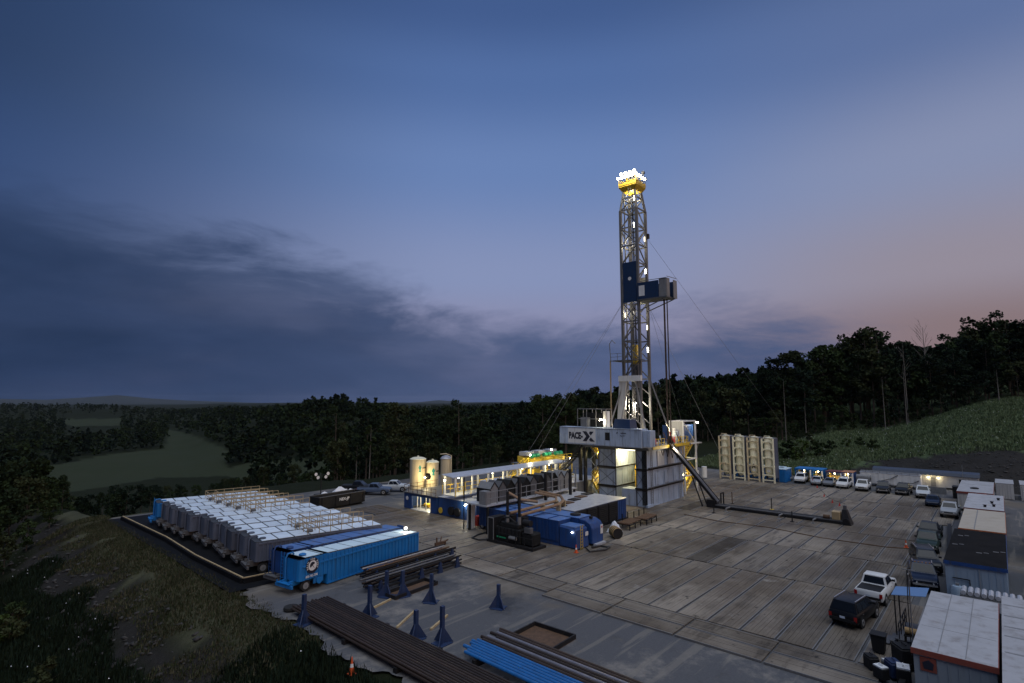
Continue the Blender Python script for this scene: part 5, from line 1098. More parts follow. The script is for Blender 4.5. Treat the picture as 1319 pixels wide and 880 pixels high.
P('dog_house_walk', 'dullgrey', lambda b: (b.box(90.6, 99.4, 41.6, 45.3, 7.65, 7.85), b.bar((98.6, 42, 7.6), (96.5, 42, 5.0), .14), b.bar((97.5, 44, .13), (97.5, 44, 7.65), .25), b.bar((92.8, 44.8, .13), (92.8, 44.8, 7.65), .25)))
lamp_fix(rig, (97.2, 41.4, 11.5), 571, (1, .84, .52), 'hot', .2, (0, -.4, -.2)); lamp_fix(rig, (90.2, 41.0, 7.4), 309, (1, .86, .45), 'warm', .12); lamp_fix(rig, (90.2, 41.2, 2.9), 238, (1, .86, .45), 'warm', .12)
# stands of drill pipe racked on the floor
for k, (x, y) in enumerate(((79.2, 38.5), (79.5, 38.5), (79.9, 38.3), (80.2, 38.4))):
    b = MB(); b.cyl((0, 0, 0), (0, 0, 24.5 - (k % 2) * .6), .075, 8); o = b.build('drill_pipe_stand', K['pipebrown']); o.location = (x, y, 8.64); tag(o, 'long drill pipe stand racked upright from rig floor to racking board', 'drill pipe', 'racked drill pipe stands')
# ================================================================== catwalk
cw = thing('catwalk', 'long low dark catwalk leading from the rig ramp', 'catwalk', (80, 23, 0), world=True)
P('deck', 'darkgrey', lambda b: b.box(79.3, 80.7, 15.4, 32.2, .48, .6), cw)
for s in (79.3, 80.55): P('side_beam', 'black', lambda b: b.box(s, s + .15, 15.4, 32.2, .15, .478), cw)
P('trough', 'darkgrey', lambda b: [b.bar((79.75 + s, 15.6, .65), (79.75 + s, 32, .65), .1) for s in (0, .5)], cw)
for y in (18.6, 22.6, 29.5): P('outrigger', 'dullgrey', lambda b: (b.bar((79.3, y, .5), (77.8, y, .55), .12), b.bar((77.8, y, .55), (77.8, y, .12), .12), b.box(77.6, 78.0, y - .2, y + .2, .12, .17)), cw)
P('foot_frame', 'black', lambda b: (b.box(79.2, 80.8, 31.6, 32.8, .15, 1.2), b.bar((81.6, 31.6, .14), (81.6, 31.6, 1.9), .16), b.bar((82.6, 31.6, .14), (82.6, 31.6, 1.9), .16), b.bar((81.6, 31.6, 1.9), (82.6, 31.6, 1.9), .16)), cw)
P('drive_cabinet', 'railtan', lambda b: (b.box(79.35, 80.45, 15.9, 16.8, .61, 1.6),), cw, bevel=.04); P('drive_housing', 'black', lambda b: (b.hexa([(79.2, 14.7, .13), (80.8, 14.7, .13), (80.8, 15.8, .13), (79.2, 15.8, .13)], [(79.7, 15.2, 1.9), (80.4, 15.2, 1.9), (80.4, 15.7, 1.9), (79.7, 15.7, 1.9)]), b.cyl((79.2, 15.2, .6), (79.05, 15.2, .6), .38, 14)), cw); P('winch_post', 'darkgrey', lambda b: b.box(79.85, 80.2, 15.25, 15.6, 1.9, 2.4), cw); P('drive_motor', 'rust', lambda b: b.cyl((79.6, 17.1, .85), (79.6, 17.8, .85), .24, 10), cw)
for i, (x, y, h, lb) in enumerate(((77.0, 20.8, 1.3, 'black pipe post standing on the mats beside the catwalk'), (83.6, 25.2, 1.6, 'thin post on a yellow foot behind the catwalk'), (84.4, 31.0, 1.7, 'thin rusty post behind the ramp foot'), (75.8, 30.4, .8, 'short stub post in front of the ramp foot'))):
    t = thing('post', lb, 'post', (x, y, .12)); MBp = MB(); MBp.cyl((0, 0, .05), (0, 0, h), .07, 8); MBp.build('pole', K['black' if i != 2 else 'rust'], t); MBp = MB(); MBp.box(-.22, .22, -.22, .22, 0, .05); MBp.build('foot', K['yellow' if i == 1 else 'black'], t)
fl_ = thing('flagged_cable', 'slack cable hung with small flags running to the catwalk end', 'cable', (95, 20, 0), world=True)
pa, pb_ = Vector((112.6, 26.6, 1.0)), Vector((80.0, 15.4, 2.3)); cab = [pa.lerp(pb_, k / 16) - Vector((0, 0, 1.0 * math.sin(math.pi * k / 16))) + Vector((0, 0, .35)) for k in range(17)]
P('cable', 'black', lambda b: b.tube(cab, .03, 5), fl_)
for k in (3, 7, 11, 14): P('flag', 'red', lambda b: b.add([cab[k], cab[k] + Vector((-.2, .1, -.55)), cab[k] + Vector((.2, -.1, -.5))], [(0, 1, 2)]), fl_)
P('cable_post', 'red', lambda b: b.cyl((112.6, 26.6, .12), (112.6, 26.6, 1.5), .06, 7), fl_)
b = MB(); b.tube([(72, 33, .16), (71, 28, .16), (71.6, 22, .16), (70.2, 16, .16), (70.4, 10, .16), (71.4, 7.9, .16)], .05, 6); o = b.build('ground_hose', K['rust']); tag(o, 'long thin brown hose lying across the mats to the cones', 'hose')
# ================================================================== containers and skids
def ribs_x(b, x, y0, y1, z0, z1, n_, d=.05, side=-1):
    for k in range(n_):
        y = y0 + (y1 - y0) * (k + .5) / n_; w = (y1 - y0) / n_ * .28; b.box(x, x + side * d, y - w, y + w, z0 + .1, z1 - .12)
def ribs_y(b, y, x0, x1, z0, z1, n_, d=.05, side=-1):
    for k in range(n_):
        x = x0 + (x1 - x0) * (k + .5) / n_; w = (x1 - x0) / n_ * .28; b.box(x - w, x + w, y, y + side * d, z0 + .1, z1 - .12)
def crate(name, label, cat, x0, x1, y0, y1, z0, z1, wallm, roofm, rx=0, ry=0, group=None, doors=None, trim=None):
    t = thing(name, label, cat, ((x0 + x1) / 2, (y0 + y1) / 2, z0), world=True, group=group)
    def w(b):
        b.box(x0, x1, y0, y1, z0, z1 - .06)
        if rx: ribs_x(b, x0 - .001, y0, y1, z0, z1, rx); ribs_x(b, x1 + .001, y0, y1, z0, z1, rx, side=1)
        if ry: ribs_y(b, y0 - .001, x0, x1, z0, z1, ry); ribs_y(b, y1 + .001, x0, x1, z0, z1, ry, side=1)
    P('wall', wallm, w, t); P('roof', roofm, lambda b: b.box(x0 - .06, x1 + .06, y0 - .06, y1 + .06, z1 - .055, z1), t)
    if trim: P('roof_trim', trim, lambda b: (b.box(x0 - .09, x0 - .062, y0 - .09, y1 + .09, z1 - .28, z1 - .01), b.box(x0 - .06, x1 + .06, y0 - .09, y0 - .062, z1 - .28, z1 - .01)), t)
    if doors == 'y':
        for s in (0, 1):
            xa = x0 + (x1 - x0) * (.06 + .45 * s); xb = xa + (x1 - x0) * .42; d = P('door', wallm, lambda b: b.box(xa, xb, y0 - .07, y0 - .02, z0 + .12, z1 - .15), t)
            P('lock_bar', 'steel', lambda b: [b.bar((xa + f * (xb - xa), y0 - .1, z0 + .1), (xa + f * (xb - xa), y0 - .1, z1 - .15), .04) for f in (.3, .7)], d)
    if doors == 'x':
        for s in (0, 1):
            ya = y0 + (y1 - y0) * (.06 + .45 * s); yb = ya + (y1 - y0) * .42; d = P('door', wallm, lambda b: b.box(x0 - .08, x0 - .03, ya, yb, z0 + .12, z1 - .15), t)
            P('lock_bar', 'steel', lambda b: [b.bar((x0 - .11, ya + f * (yb - ya), z0 + .1), (x0 - .11, ya + f * (yb - ya), z1 - .15), .04) for f in (.3, .7)], d)
    return t
# generator houses
g1 = crate('generator_trailer', 'long blue generator trailer with low stepped end behind the black engine skid', 'trailer', 47.8, 49.9, 36.0, 48.0, .55, 2.75, 'deepblue', 'deepblueroof', rx=26)
P('end_cab', 'deepblue', lambda b: b.hexa([(47.8, 33.5, .14), (49.9, 33.5, .14), (49.9, 35.98, .14), (47.8, 35.98, .14)], [(47.8, 33.75, 2.15), (49.9, 33.75, 2.15), (49.9, 35.98, 2.3), (47.8, 35.98, 2.3)]), g1, bevel=.12)
P('cab_top', 'deepblueroof', lambda b: b.box(47.95, 49.75, 34.0, 35.9, 2.2, 2.33), g1); P('skirt', 'deepblue', lambda b: b.box(47.85, 49.85, 36, 45.6, .14, .54), g1)
P('notice', 'signwhite', lambda b: b.box(49.1, 49.6, 33.46, 33.5, 1.35, 1.75), g1); P('ladder', 'yellow', lambda b: [b.bar((x, 33.4, .14), (x, 33.4, 2.6), .04) for x in (48.1, 48.5)] + [b.bar((48.1, 33.4, .3 + k * .3), (48.5, 33.4, .3 + k * .3), .03) for k in range(8)], g1)
for yy in (46.6, 47.5): wheel(g1, (47.95, yy, .55), .42, .24, 'x', -1)
P('roof_fan', 'black', lambda b: b.lathe((48.9, 46.4, 2.76), [(.75, 0), (.75, .16), (.5, .2)], 18), g1); P('wall_lamp', 'cool', lambda b: b.lathe((47.72, 34.2, 1.75), [(.02, 0), (.09, .03), (.09, .1), (.02, .13)], 10), g1)
for k in range(5): P('roof_rib', 'deepblue', lambda b: b.box(47.85, 49.85, 37.4 + k * 2.1, 37.5 + k * 2.1, 2.752, 2.82), g1)
g2 = crate('generator_house', 'blue generator house with rounded end cap and white notice', 'container', 50.15, 52.3, 35.0, 48.0, .14, 2.8, 'deepblue', 'deepblueroof', rx=20)
P('end_cap', 'deepblue', lambda b: b.prism([(33.3, .3), (34.98, .3), (34.98, 2.72), (34.2, 2.7), (33.55, 2.4), (33.3, 1.9)], 'x', 50.15, 52.3), g2, bevel=.08); P('step', 'galv', lambda b: b.box(50.3, 52.2, 32.9, 33.28, .14, .35), g2)
P('notice', 'signwhite', lambda b: b.box(51.7, 52.15, 33.25, 33.3, 1.15, 2.1), g2); P('notice_mark', 'red', lambda b: b.box(51.82, 52.03, 33.235, 33.249, 1.75, 1.95), g2); P('roof_fan', 'black', lambda b: b.lathe((51.2, 36.2, 2.8), [(.6, 0), (.6, .16), (.4, .2)], 16), g2); P('horn_lamp', 'black', lambda b: (b.box(51.0, 51.25, 34.0, 34.25, 2.72, 2.95), b.lathe((51.12, 33.95, 2.85), [(.1, -.05), (.14, .02)], 10, 'y')), g2)
for k in range(5):
    x0 = 53.0 + k * 2.35; blue = k == 4
    t = crate('radiator_house' if not blue else 'control_house', 'black louvred radiator house in the row beside the rig' if not blue else 'blue end house of the black louvred row', 'container', x0, x0 + 2.28, 37.6, 47.4, .3, 2.78, 'deepblue', 'galv', ry=5 if blue else 0, group=None if blue else 'black radiator houses')
    if not blue:
        P('louvre_frame', 'black', lambda b: b.box(x0 + .04, x0 + 2.24, 37.42, 37.58, .4, 2.66), t)
        for j in range(9): P('louvre', 'blackpanel', lambda b: b.hexa([(x0 + .14, 37.36, .5 + j * .24), (x0 + 2.14, 37.36, .5 + j * .24), (x0 + 2.14, 37.41, .46 + j * .24), (x0 + .14, 37.41, .46 + j * .24)], [(x0 + .14, 37.36, .56 + j * .24), (x0 + 2.14, 37.36, .56 + j * .24), (x0 + 2.14, 37.41, .68 + j * .24), (x0 + .14, 37.41, .68 + j * .24)]), t)
    P('skid', 'black', lambda b: b.box(x0, x0 + 2.28, 37.5, 47.4, .13, .29), t); P('roof_vent', 'rust' if k % 2 else 'black', lambda b: b.box(x0 + .4, x0 + 1.9, 40 + k * .6, 41.1 + k * .6, 2.781, 2.9), t)
# engine skid with two stacks
es = thing('engine_skid', 'black diesel engine skid with two tall exhaust stacks', 'engine', (45, 40, .12), world=True)
P('skid_base', 'black', lambda b: (b.box(44.2, 46.4, 36.6, 43.2, .13, .4),), es); P('radiator', 'black', lambda b: (b.box(44.3, 46.2, 42.2, 43.1, .41, 2.75),), es); P('radiator_frame', 'dullgrey', lambda b: [b.box(44.24, 44.29, 42.2, 42.27, .42, 2.74), b.box(44.24, 44.29, 43.03, 43.1, .42, 2.74), b.box(44.24, 44.29, 42.27, 43.03, 2.66, 2.74)], es)
P('engine_block', 'blackpanel', lambda b: (b.box(44.5, 46.1, 38.6, 42.1, .41, 1.9),), es, bevel=.06); P('rocker_box', 'blackpanel', lambda b: (b.box(44.6, 45.2, 38.9, 41.8, 1.91, 2.35), b.box(45.4, 46.0, 38.9, 41.8, 1.91, 2.35)), es, bevel=.05)
for k in range(6): P('engine_head', 'black', lambda b: b.box(44.42, 44.49, 38.8 + k * .52, 39.15 + k * .52, 1.1, 1.8), es)
P('air_filter', 'black', lambda b: b.cyl((44.9, 38.4, 2.7), (44.9, 37.4, 2.7), .32, 14), es, smooth=True); P('alternator', 'blackpanel', lambda b: (b.box(44.6, 46.0, 36.9, 38.5, .41, 1.75),), es, bevel=.15); P('control_box', 'darkgrey', lambda b: b.box(44.5, 45.0, 37.2, 38.0, 1.76, 2.3), es)
P('pipe_loop', 'black', lambda b: (b.tube([(44.6, 41.6, 2.3), (44.5, 41.0, 2.9), (44.6, 40.2, 3.0), (44.8, 39.4, 2.5)], .1, 7),), es, smooth=True); P('guard_rail', 'black', lambda b: [b.bar((44.25, y, .4), (44.25, y, 1.3), .06) for y in (36.7, 37.8, 39, 40.2, 41.4)] + [b.bar((44.25, 36.7, 1.3), (44.25, 41.4, 1.3), .06)], es)
P('green_stripe', 'green', lambda b: b.box(44.44, 44.49, 40.6, 41.9, .75, .88), es); P('filter_can', 'dullgrey', lambda b: b.cyl((44.4, 39.0, 1.0), (44.4, 40.0, 1.0), .18, 10), es)
for y in (40.9, 39.2):
    P('stack_sleeve', 'steel', lambda b: (b.cyl((45.1, y, 1.7), (45.1, y, 3.1), .2, 12),), es, smooth=True); P('exhaust_stack', 'black', lambda b: b.cyl((45.1, y, 3.0), (45.1, y, 5.6), .16, 12), es, smooth=True); P('turbo_box', 'black', lambda b: b.box(45.5, 46.2, y - .35, y + .35, 2.25, 3.0), es)
b = MB(); b.tube([(44.5, 43.2, .3), (43.8, 44.0, .2), (43.9, 45.2, .19), (45.5, 45.8, .19), (47.4, 45.6, .3)], .09, 7); o = b.build('ground_hose', K['hosed'], smooth=True); tag(o, 'black hose looping from the engine skid on the mats', 'hose')
b = MB(); b.tube([(48.6, 33.1, .3), (48.0, 32.2, .2), (49.6, 31.4, .2), (50.8, 31.6, .2), (50.6, 32.6, .2), (49.4, 32.9, .25)], .1, 7); o = b.build('ground_hose', K['hosed'], smooth=True); tag(o, 'black hose coiled at the foot of the blue generator ends', 'hose')
for i, pts in enumerate(([(45.6, 41, 3.2), (47.6, 40.6, 3.35), (50.5, 40.3, 3.5), (53.5, 40.6, 3.5), (55.3, 42.0, 3.55), (54.6, 44.8, 3.9)], [(45.6, 39.4, 3.2), (48.2, 39.2, 3.35), (51.8, 39.0, 3.5), (54.4, 40.2, 3.45), (56.2, 42.0, 3.6), (55.6, 44.9, 3.9)], [(52.4, 42.6, 3.3), (50.8, 44.0, 3.6), (50.0, 45.2, 4.4)])):
    b = MB(); b.tube(pts, .17, 8); o = b.build('exhaust_duct', K['duct'], smooth=True); tag(o, ('jointed brown exhaust duct over the blue roofs, rig side', 'jointed brown exhaust duct over the blue roofs, engine side', 'short brown duct rising to the dark peaked hoods')[i], 'duct')
for i, (x, y) in enumerate(((50.5, 40.3), (53.5, 40.6), (51.8, 39.0), (54.4, 40.2))):
    b = MB(); b.box(-.08, .08, -.3, .3, 0, .74); o = b.build('duct_saddle', K['wood']); o.location = (x, y, 2.8 if x < 52.5 else 2.79); tag(o, 'small pale saddle under the brown ducts', 'saddle', 'saddles under the ducts')
# dark peaked hoods on a platform
ph = thing('hood_platform', 'raised platform of dark peaked hoods with railing above the generators', 'platform', (55, 47, 0), world=True)
P('deck', 'galv', lambda b: b.box(46.2, 64.4, 45.2, 48.6, 3.2, 3.36), ph)
for x in (46.6, 52, 58, 64): 
    for y in (45.4, 48.4): P('leg', 'black', lambda b: b.box(x - .12, x + .12, y - .12, y + .12, .12, 3.2), ph)
for k in range(11):
    x0 = 47.6 + k * 1.48; m_ = 'dullgrey' if k in (0, 9, 10) else ('darkgrey' if k % 2 else 'blackpanel')
    h = P('hood', m_, lambda b: b.prism([(x0, 3.37), (x0 + 1.3, 3.37), (x0 + 1.3, 5.0), (x0 + .65, 5.7), (x0, 5.0)], 'y', 45.9, 48.2), ph); P('hood_edge', 'black', lambda b: (b.box(x0 - .05, x0 - .004, 45.85, 48.2, 3.38, 4.98), b.bar((x0, 45.86, 5.02), (x0 + .65, 45.86, 5.74), .08), b.bar((x0 + 1.3, 45.86, 5.02), (x0 + .65, 45.86, 5.74), .08)), h)
P('rail', 'dullgrey', lambda b: [b.bar((46.3 + k * 1.8, 45.3, 3.36), (46.3 + k * 1.8, 45.3, 4.8), .08) for k in range(11)] + [b.bar((46.3, 45.3, z), (64.3, 45.3, z), .07) for z in (4.05, 4.8)], ph)
P('cabinet', 'dullgrey', lambda b: b.box(46.3, 47.2, 45.5, 46.5, 3.37, 4.9), ph); [P('frame_post', 'dullgrey', lambda b: b.bar((x, 45.3, 3.36), (x, 45.3, 6.0), .14), ph) for x in (58.8, 60.2, 64.2)]; P('frame_bar', 'dullgrey', lambda b: b.bar((58.8, 45.3, 5), (60.2, 45.3, 5), .1), ph); P('white_base', 'white', lambda b: b.box(47.0, 47.6, 48.5, 49.3, .14, 2.9), ph); P('tall_pole', 'black', lambda b: b.cyl((46.4, 49.2, .13), (46.4, 49.2, 6.2), .07, 7), ph); [P('dark_column', 'black', lambda b: b.box(x - .15, x + .15, 44.2, 44.5, 2.8, 6.2), ph) for x in (51.0, 56.2, 61.6, 65.2)]
# ================================================================== mud system
mt = thing('mud_tank', 'blue mud tank with a brightly lit open bay and rails on top', 'tank', (50, 62, 0), world=True)
P('wall', 'deepblue', lambda b: (b.box(49.8, 50.0, 63.6, 65.4, .14, 2.3), b.box(49.8, 50.0, 58.2, 59.5, .14, 2.3), b.box(49.8, 50.0, 59.5, 63.6, 2.02, 2.3), b.box(50.0, 62, 65.2, 65.4, .14, 2.3), b.box(50, 62, 58.2, 58.4, .14, 2.3), b.box(53.2, 53.4, 58.4, 65.2, .14, 2.3)), mt)
P('top', 'darkgrey', lambda b: b.box(49.6, 62, 58.1, 65.5, 2.31, 2.42), mt); P('bay_floor', 'galv', lambda b: b.box(49.5, 53.2, 59.5, 63.6, .14, .2), mt); P('bay_wall', 'whitepanel', lambda b: b.box(53.05, 53.18, 59.4, 63.7, .21, 2.0), mt)
for y in (60.2, 61.2, 62.4, 63.1): P('bay_pipe', 'white', lambda b: b.cyl((50.4, y, .2), (50.4, y, 2.0), .07, 8), mt)
P('bay_motor', 'yellow', lambda b: b.cyl((51.4, 61.6, .6), (51.4, 62.6, .6), .3, 10), mt); P('bay_cabinet', 'yellow', lambda b: b.box(51.0, 51.8, 60, 60.9, .2, 1.4), mt); P('mark', 'inkwhite', lambda b: b.lathe((49.77, 64.7, 1.55), [(.28, 0), (.28, .025)], 14, 'x'), mt)
P('rail', 'rust', lambda b: [b.bar((49.7, 58.3 + k * 1.0, 2.42), (49.7, 58.3 + k * 1.0, 3.4), .05) for k in range(8)] + [b.bar((49.7, 58.3, z), (49.7, 65.3, z), .05) for z in (2.9, 3.4)] + [b.bar((49.7 + k * 1.2, 65.3, 2.42), (49.7 + k * 1.2, 65.3, 3.4), .05) for k in range(1, 6)] + [b.bar((49.7, 65.3, z), (56, 65.3, z), .05) for z in (2.9, 3.4)], mt)
lamp_fix(mt, (51.6, 61.6, 1.85), 277, (1, .86, .55), 'cool', .1, (0, 0, -.2)); lamp_fix(mt, (50.9, 60.4, 1.85), 59, (1, .86, .55), 'warm', .08, (0, 0, -.2))
mc = crate('mud_container', 'blue equipment container with pale roof and wall lamp in the mud system', 'container', 49.9, 61.8, 50.6, 57.9, .14, 2.5, 'deepblue', 'galv')
P('notice', 'signwhite', lambda b: b.box(49.85, 49.895, 51.6, 52.1, 1.3, 1.9), mc); lamp_fix(mc, (49.65, 52.4, 2.1), 84, (1, .88, .6), 'hot', .12, (-.3, 0, 0))
for y in (55.2, 54.0): P('cable_reel', 'black', lambda b: b.lathe((49.72, y, .95), [(.55, -.12), (.55, .12)], 18, 'x'), mc)
P('yellow_plate', 'yellow', lambda b: b.lathe((49.8, 57.4, .75), [(.4, -.03), (.4, .03)], 16, 'x'), mc); P('side_steps', 'black', lambda b: [b.bar((49.7, 54.4, .3 + k * .3), (49.7, 55.0, .3 + k * .3), .05) for k in range(6)], mc)
rowt = crate('mud_pit_row', 'long grey mud pit row under the canopy walkway', 'tank', 62.2, 78.5, 49.9, 62.4, .14, 2.9, 'dullgrey', 'galv', ry=18)
for k in range(4): P('pit_cover', 'roofwhite', lambda b: b.box(52.0 + k * 2.6, 54.3 + k * 2.6, 50.9, 53.6, 2.52, 2.75 + .05 * k), rowt)
cn = thing('canopy_walkway', 'long pale canopy roof over a yellow-railed walkway on the mud tanks', 'canopy', (62, 55, 2.9), world=True)
P('roof_sheet', 'galv', lambda b: b.hexa([(49.0, 54.0, 5.35), (74.5, 54.0, 5.35), (74.5, 56.4, 5.6), (49.0, 56.4, 5.6)], [(49.0, 54.0, 5.45), (74.5, 54.0, 5.45), (74.5, 56.4, 5.7), (49.0, 56.4, 5.7)]), cn)
P('floor', 'galv', lambda b: b.box(49.2, 74.5, 54.0, 56.4, 2.96, 3.08), cn)
for k in range(9):
    P('post', 'white', lambda b: b.box(49.4 + k * 3.1, 49.6 + k * 3.1, 54.05, 54.25, 3.08, 5.36), cn); P('post', 'white', lambda b: b.box(49.4 + k * 3.1, 49.6 + k * 3.1, 56.15, 56.35, 3.08, 5.58), cn)
for s, yy in ((0, 53.9), (1, 56.5)): P('yellow_rail', 'yellow', lambda b: [b.bar((49.3 + k * 1.4, yy, 3.0), (49.3 + k * 1.4, yy, 4.15), .07) for k in range(19)] + [b.bar((49.3, yy, z), (74.4, yy, z), .07) for z in (3.6, 4.15)], cn)
for k in range(4): lamp_fix(cn, (51 + k * 6.6, 55.2, 5.2), (230, 150, 150, 160)[k], (1, .85, .45), 'cool', .12, (0, 0, -.25))
lamp_fix(cn, (48.9, 55.6, 5.0), 45, (1, .88, .6), 'cool', .1, (-.3, .6, -.2)); P('yellow_box', 'yellow', lambda b: b.box(66.0, 67.4, 54.3, 55.6, 3.1, 4.9), cn)
sh = thing('shale_shaker_deck', 'yellow shale shaker deck with green motors behind the canopy', 'shaker', (74, 60, 2.9), world=True)
P('frame', 'yellow', lambda b: [b.bar((x, y, 2.9), (x, y, 5.0), .14) for x in (69.5, 73, 76.5, 80) for y in (57.2, 61.8)] + [b.bar((69.4 + k * 1.5, 57.1, 5.15), (69.4 + k * 1.5, 57.1, 6.2), .08) for k in range(8)] + [b.bar((69.4, 57.1, z), (80.2, 57.1, z), .08) for z in (5.7, 6.2)], sh)
P('platform', 'darkgrey', lambda b: b.box(69.2, 80.4, 57, 62, 5.0, 5.13), sh)
P('stair', 'yellow', lambda b: (stairs(b, (65.4, 58.6, 2.95), (69.2, 58.6, 5.1), .9, 8, (0, 1, 0)), stair_rail(b, (65.4, 58.6, 2.95), (69.2, 58.6, 5.1), .9, (0, 1, 0), 4)), sh)
for k in range(3):
    x0 = 70.2 + k * 3.2; P('shaker_bed', 'yellow', lambda b: b.hexa([(x0, 58, 5.2), (x0 + 2.3, 58, 5.2), (x0 + 2.3, 61.4, 5.2), (x0, 61.4, 5.2)], [(x0, 58, 5.8), (x0 + 2.3, 58, 5.8), (x0 + 2.3, 61.4, 6.2), (x0, 61.4, 6.2)]), sh)
    for j in (0, 1): P('motor', 'green', lambda b: b.cyl((x0 + .3 + j * 1.1, 58.6, 6.35), (x0 + 1.1 + j * 1.1, 58.6, 6.35), .33, 12), sh, smooth=True)
    P('hood', 'galv', lambda b: b.box(x0 + .2, x0 + 2.1, 59.6, 61.2, 6.3, 6.9), sh)
for (x, y, z, w_) in ((69.0, 57.6, 6.7, 150), (74.5, 57.5, 7.2, 110), (75, 59, 4.6, 110), (79.4, 57.2, 5.4, 60)): lamp_fix(sh, (x, y, z), w_, (1, .86, .5), 'cool', .13, (-.2, -.3, 0))
P('pipe_run', 'tan', lambda b: (b.tube([(76, 54, 3.2), (76, 56, 3.2), (76, 56.6, 4.6), (77.5, 56.8, 4.8)], .16, 8), b.tube([(72, 56.8, 3.2), (74, 56.8, 3.8), (75, 57, 3.2)], .14, 8)), sh)
dk = crate('pump_house', 'low dark blue pump house beyond the pit row beside the rig', 'pump', 80.2, 90, 52, 60, .14, 2.6, 'standblue', 'roofdark')
# vertical tan tanks
for i, (px, D, h, r, lb) in enumerate(((540, 88, 6.2, 1.25, 'widest tall tan tank with teal emblem beside the mud tank rails'), (558.5, 87.5, 5.75, .95, 'slimmer tan tank with teal emblem between the other two tan tanks'), (575.5, 93, 5.75, .9, 'tan tank with domed lid and side pipe, set behind the emblem tanks'))):
    x, y = at_px(px, D); t = thing('storage_tank', lb, 'tank', (x, y, 0))
    P('shell', 'tan', lambda b: b.lathe((0, 0, 0), [(r, .1), (r, h)], 32), t, smooth=True); P('lid', 'cream' if i < 2 else 'galv', lambda b: b.lathe((0, 0, h), [(r + .06, 0.001), (r + .06, .08), (r * .7, .3 if i < 2 else .42), (.15, .4 if i < 2 else .6), (.15, .55)], 32), t, smooth=True)
    d = Vector((-x, -y, 0)).normalized(); sd_ = Vector((d.y, -d.x, 0)) * -1
    if i < 2:
        def em(b):
            for a, hh, w in ((-.15, h - 1.0, .32), (-.15, h - 1.4, .22), (-.15, h - 1.75, .34)): c_ = (d * (r + .012) + sd_ * 0); b.cbox((c_.x, c_.y, hh), (.02, w, .26))
        o = P('emblem', 'teal', lambda b: b.prism([(-.2, h - 1.9), (.2, h - 1.9), (.1, h - 1.5), (.26, h - 1.2), (0, h - .75), (-.26, h - 1.2), (-.1, h - 1.5)], 'y', -r - .02, -r + .12), t); o.rotation_euler = (0, 0, math.atan2(d.y, d.x) + math.pi / 2 + .25 - (.1 if i else 0))
        o = P('lettering', 'ink', lambda b: [b.box(.0 + k * .13, .09 + k * .13, -r - .02, -r + .2, h - 1.35, h - 1.2) for k in range(5)], t); o.rotation_euler = (0, 0, math.atan2(d.y, d.x) + math.pi / 2 + .62)
    else:
        P('side_pipe', 'tan', lambda b: b.tube([(.2, -r - .2, .1), (.2, -r - .2, h + .6), (-.5, -r + .4, h + .9), (-1.0, -r + 1.2, h + .8)], .09, 7), t)
    P('base_ring', 'darkgrey', lambda b: b.lathe((0, 0, 0), [(r + .15, 0), (r + .15, .1)], 24), t)
x, y = at_px(549, 84.6); lp = thing('flood_lamp', 'work lamp on a short post washing the tan tanks with yellow light', 'lamp', (x, y, 2.4)); P('post', 'darkgrey', lambda b: b.cyl((0, 0, 0), (0, 0, 1.3), .05, 7), lp); P('bulb', 'warm', lambda b: b.lathe((0, 0, 1.3), [(.02, 0), (.12, .06), (.12, .16), (.02, .22)], 10), lp); light(lp, (.3, .3, 1.2), 420, (1, .8, .4), .1)
x, y = at_px(566, 86); P('hose_reel', 'black', lambda b: b.lathe((0, 0, 1.6), [(.5, -.15), (.5, .15)], 14, 'x'), lp).location = (.3, -.4, 0)
